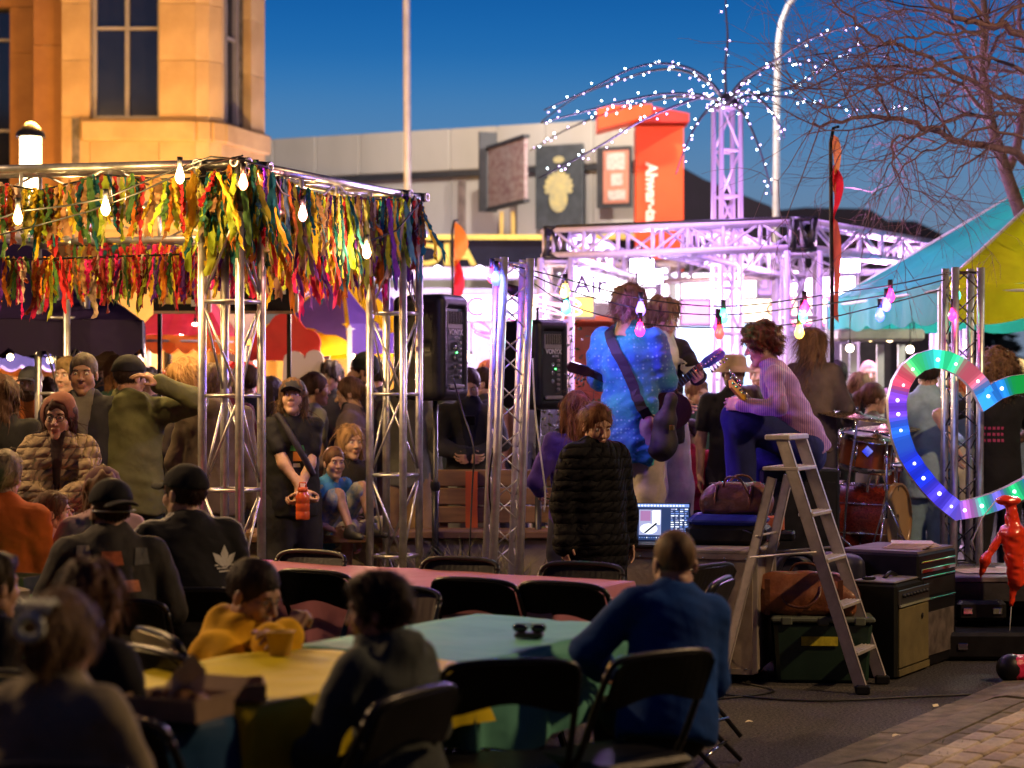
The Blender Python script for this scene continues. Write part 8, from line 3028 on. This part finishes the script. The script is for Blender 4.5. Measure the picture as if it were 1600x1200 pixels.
MB().lathe([(.001, 0), (.042, 0), (.045, .01), (.045, .05), (.042, .055), (.045, .06), (.045, .1), (.042, .105), (.045, .11), (.045, .15), (.028, .175), (.026, .18)], 18).build('bottle_body', ORB, o)
MB().lathe([(.03, .178), (.032, .18), (.032, .205), (.001, .208)], 14).build('cap', ORB, o)
MB().tube([(-.02, 0, .205), (-.02, 0, .235), (.02, 0, .235), (.02, 0, .205)], .005, 6).build('cap_loop', ORB, o)
person('woman in a grey t-shirt with hair tied up behind the bottle holder', 493, 580, 15.3, -70, sex='f', hair='bun', hc=(.06, .03, .02), top='tee', tc=(.24, .24, .23), bc=(.05, .05, .07), L=('t', -.15, .25, -.4))
person('woman in a mauve cardigan with her brown hair tied back', 546, 588, 15.1, 88, sex='f', pitch=12, hair='pony', hc=(.13, .07, .045), top='jacket', tc=(.16, .12, .14), front=((.03, .03, .035), .05), L=('t', -.1, .26, -.4), RR=('t', .1, .26, -.4), strand_n=600)
person('bearded man in a dark green beanie', 567, 551, 15.6, 84, hair='crop', hc=(.04, .02, .02), hat='beanie', hatc=(.03, .04, .03), beard=(.06, .03, .02), skin='tan', top='jacket', tc=(.05, .04, .045))
person('dark haired man with hair swept up deep in the crowd by the popcorn cart', 517, 565, 17.4, 150, hair='messy', hc=(.03, .02, .02), top='jacket', tc=(.03, .03, .05), group=CR)
person('fair haired woman in black seated on the planter wall with legs bare', 548, 664, 14.1, 200, kind='sit', scale=.9, seat=.64, sex='f', hair='bob', hc=(.24, .14, .07), top='tee', tc=(.018, .015, .016), front=None, bottom='shorts', bc=(.5, .45, .4), yaw=10, L=('t', .0, .3, -.35), RR=('t', .1, .3, -.4))
BT = mat('blue_print_tee', (.03, .18, .42), rough=.8, color2=(.45, .35, .06), vscale=14, ramp=(.36, .42))
person('boy in a bright blue t-shirt and patterned shorts sitting with knees drawn up', 522, 697, 13.7, 225, kind='sit', sex='c', hair='crop', hc=(.10, .05, .03), top='tee', tmat=BT, bottom='shorts', bmat=mat('blue_print_shorts', (.08, .18, .42), rough=.8, color2=(.45, .42, .35), vscale=22), yaw=-18, lean=16, scale=.80, seat=.64,
       legs=[[(-.12, .30, .96), (-.1, .42, .70)], [(.12, .34, .92), (.12, .46, .70)]], L=('t', -.16, .30, -.46), RR=('t', .14, .34, -.34), res=.013)
person('person in a grey sweatshirt and tan shorts behind the right truss post', 632, 560, 15.4, 10, hair='short', hc=(.06, .04, .03), top='hoodie', tc=(.17, .17, .17), bottom='shorts', bc=(.38, .24, .14))
person('man in a navy top and pale jeans looking at his phone', 733, 574, 14.9, 182, pitch=22, hair='crop', hc=(.07, .04, .03), top='jacket', tc=(.03, .03, .035), front=((.012, .014, .03), .07), bc=(.26, .27, .28), bottom='baggy', L=('t', -.02, .27, -.36), RR=('t', .02, .27, -.36), hand=('hold', 'hold'), pole=((-1, 0, -.3), (1, 0, -.3)))
o = thing('phone', 'phone held by the man in the navy top', 'phone', at(735, 657, 14.62))
MB().box((0, 0, 0), (.07, .012, .14), (1.1, 0, 0), bev=.004).build('phone_body', BLACK, o)
person('dark haired boy in profile behind the phone man', 752, 572, 15.9, 95, hair='crop', hc=(.04, .02, .015), top='jacket', tc=(.03, .03, .04), group=CR)
person('red haired person partly hidden by the lattice truss', 764, 560, 17.2, 175, sex='f', hair='wavy', hc=(.34, .10, .04), top='jacket', tc=(.2, .1, .06), group=CR)
for i, (x, y, D, f, h, hc_, tc_, sx) in enumerate([(20, 588, 18.2, 30, 'bob', (.08, .04, .02), (.10, .06, .04), 'f'), (232, 572, 16.4, 160, 'short', (.04, .03, .02), (.06, .05, .06), 'm'), (256, 580, 17.5, 10, 'bob', (.2, .12, .06), (.25, .2, .16), 'f'), (305, 572, 17.8, -60, 'short', (.05, .03, .02), (.03, .03, .05), 'm'),
                                                  (352, 574, 15.2, 170, 'bob', (.32, .24, .14), (.14, .03, .05), 'f'), (388, 570, 16.2, 20, 'short', (.05, .03, .02), (.02, .02, .03), 'm'), (424, 588, 16.0, -20, 'long', (.03, .02, .02), (.015, .015, .018), 'f'), (462, 576, 18.0, 180, 'short', (.10, .06, .04), (.04, .03, .03), 'm'),
                                                  (590, 560, 17.0, 0, 'short', (.04, .03, .02), (.04, .04, .05), 'm'), (655, 566, 17.6, 175, 'bob', (.14, .07, .04), (.05, .04, .06), 'f'), (690, 575, 16.8, 200, 'crop', (.05, .03, .02), (.03, .04, .03), 'm'), (792, 575, 18.5, 180, 'bob', (.2, .1, .05), (.2, .08, .1), 'f'),
                                                  (862, 590, 18.0, 170, 'short', (.07, .04, .03), (.05, .05, .08), 'm')]):
    place_ = 'at the left edge' if x < 100 else 'left of the truss post' if x < 310 else 'behind the left truss post' if x < 430 else 'behind the popcorn cart' if x < 500 else 'behind the right truss post' if x < 640 else 'near the black loudspeaker' if x < 770 else 'right of the lattice truss'
    hn_ = {'bob': 'bobbed', 'short': 'short', 'crop': 'cropped', 'long': 'long'}[h]
    tone = 'dark' if sum(hc_) < .2 else 'fair' if sum(hc_) > .55 else 'brown'
    dist_ = 'far' if D > 17.4 else 'deep'
    person('%s haired %s with %s hair %s in the crowd %s' % (tone, 'woman' if sx == 'f' else 'man', hn_, dist_, place_), x, y, D, f, hair=h, hc=hc_, sex=sx, top='jacket', tc=tc_, res=.02, strand_n=200, eyes=abs(f) > 90, group=CR)

# ---- behind the band
person('bearded man in a cream bucket hat and black t-shirt behind the bassist', 1146, 552, 15.2, 178, hair='crop', hc=(.03, .02, .015), hat='bucket', hatc=(.45, .33, .18), beard=(.03, .02, .015), top='tee', tc=(.015, .013, .016), skin='tan', girth=1.1)
person('person in a dark green hooded coat facing away behind the guitarists', 1090, 592, 16.0, -150, hair='short', hc=(.2, .1, .07), top='hoodie', tc=(.02, .05, .045), girth=1.15)
person('child in a pink jacket with a dark hood peering past the white trousers', 1076, 656, 15.4, 150, kind='sit', sex='c', hair='crop', hc=(.05, .03, .02), hat='hood', hatc=(.05, .03, .04), top='hoodie', tc=(.45, .03, .09), L=('t', .0, .3, -.38), RR=('t', -.02, .3, -.36), scale=.85)
person('person in a mustard and olive coat crouching behind the bassist', 1172, 600, 14.9, 120, lean=24, hair='short', hc=(.06, .04, .03), top='jacket', tc=(.12, .10, .05), front=((.5, .32, .06), .05), L=('t', -.1, .2, -.5), RR=('t', .1, .2, -.5))
person('pink lit person behind the neck of the bassist', 1186, 560, 17.0, 170, sex='f', hair='short', hc=(.3, .15, .15), top='jacket', tc=(.2, .1, .2), group=CR)
person('dark clad person between the long haired musician and the cymbals', 1306, 562, 16.4, 10, hair='short', hc=(.03, .02, .02), top='jacket', tc=(.012, .012, .014), group=CR)
person('brown haired woman in profile left of the glowing heart', 1346, 582, 16.8, -60, sex='f', hair='wavy', hc=(.20, .10, .05), top='jacket', tc=(.05, .035, .04))
person('woman with a dark ponytail looking right beside the glowing heart', 1366, 597, 15.9, -75, sex='f', hair='pony', hc=(.10, .045, .03), top='tee', tc=(.10, .09, .09), strand_n=500)
person('bald man glowing pink in the distance left of the heart', 1358, 561, 19.0, 180, hair='buzz', hc=(.4, .2, .2), top='jacket', tc=(.1, .06, .1), group=CR)
person('man in a pale blue shirt and light jeans seen through the glowing heart', 1450, 551, 14.6, -16, hair='short', hc=(.04, .025, .02), top='shirt', tc=(.30, .45, .58), bottom='baggy', bc=(.20, .32, .40), L=('t', -.15, .3, -.36), RR=('t', .2, .25, -.3), res=.013, loose=1.5, strand_n=500)
person('red haired person in a pale top behind the right truss', 1498, 588, 15.6, 150, sex='f', hair='wavy', hc=(.45, .10, .05), top='shirt', tc=(.45, .42, .38))
R3 = person('person with big curly hair in a black printed t-shirt at the right edge', 1556, 545, 14.2, 20, sex='m', hair='afro', hc=(.16, .09, .045), top='tee', tc=(.012, .012, .015), bc=(.02, .02, .025), L=('w', at(1490, 700, 13.9)), RR=('t', .2, .3, -.36), pole=((-1, -.2, -.6), (1, 0, -.5)), res=.013, strand_n=2200, loose=2.2, hairup=.05)
for k, (t_, z) in enumerate([('LIVE', -.24), ('LOUD', -.28), ('RIOT', -.32)]):
    pass
pk = mat('magenta_print', (.35, .03, .12), rough=.7)
for k in range(3):
    decal(R3['gar'], R3['T'](-.10, -.5, -.22 - k * .04), tuple(R3['fwd']), tuple(R3['up']), [[(q * .028, 0), (q * .028 + .018, 0), (q * .028 + .018, .02), (q * .028, .02)] for q in range(-2, 3)], pk, R3['root'], 'shirt_print', sub=1)
person('fair haired person cropped by the right edge of the picture', 1592, 560, 17.0, 10, hair='short', hc=(.3, .18, .08), top='jacket', tc=(.1, .12, .2), group=CR)
person('dark haired person behind the curly haired person at the far right', 1598, 592, 15.2, -30, sex='f', hair='bob', hc=(.04, .03, .02), top='jacket', tc=(.2, .28, .38), group=CR)
# ------------------------------------------------------------------ lettering becomes plain meshes
dg = bpy.context.evaluated_depsgraph_get()
for o in [q for q in scene.objects if q.type == 'FONT']:
    me = bpy.data.meshes.new_from_object(o.evaluated_get(dg))
    n = link('tmp', me, o.parent)
    n.matrix_local = o.matrix_local.copy()
    nm = o.name.split('.')[0]
    bpy.data.objects.remove(o)
    n.name = nm
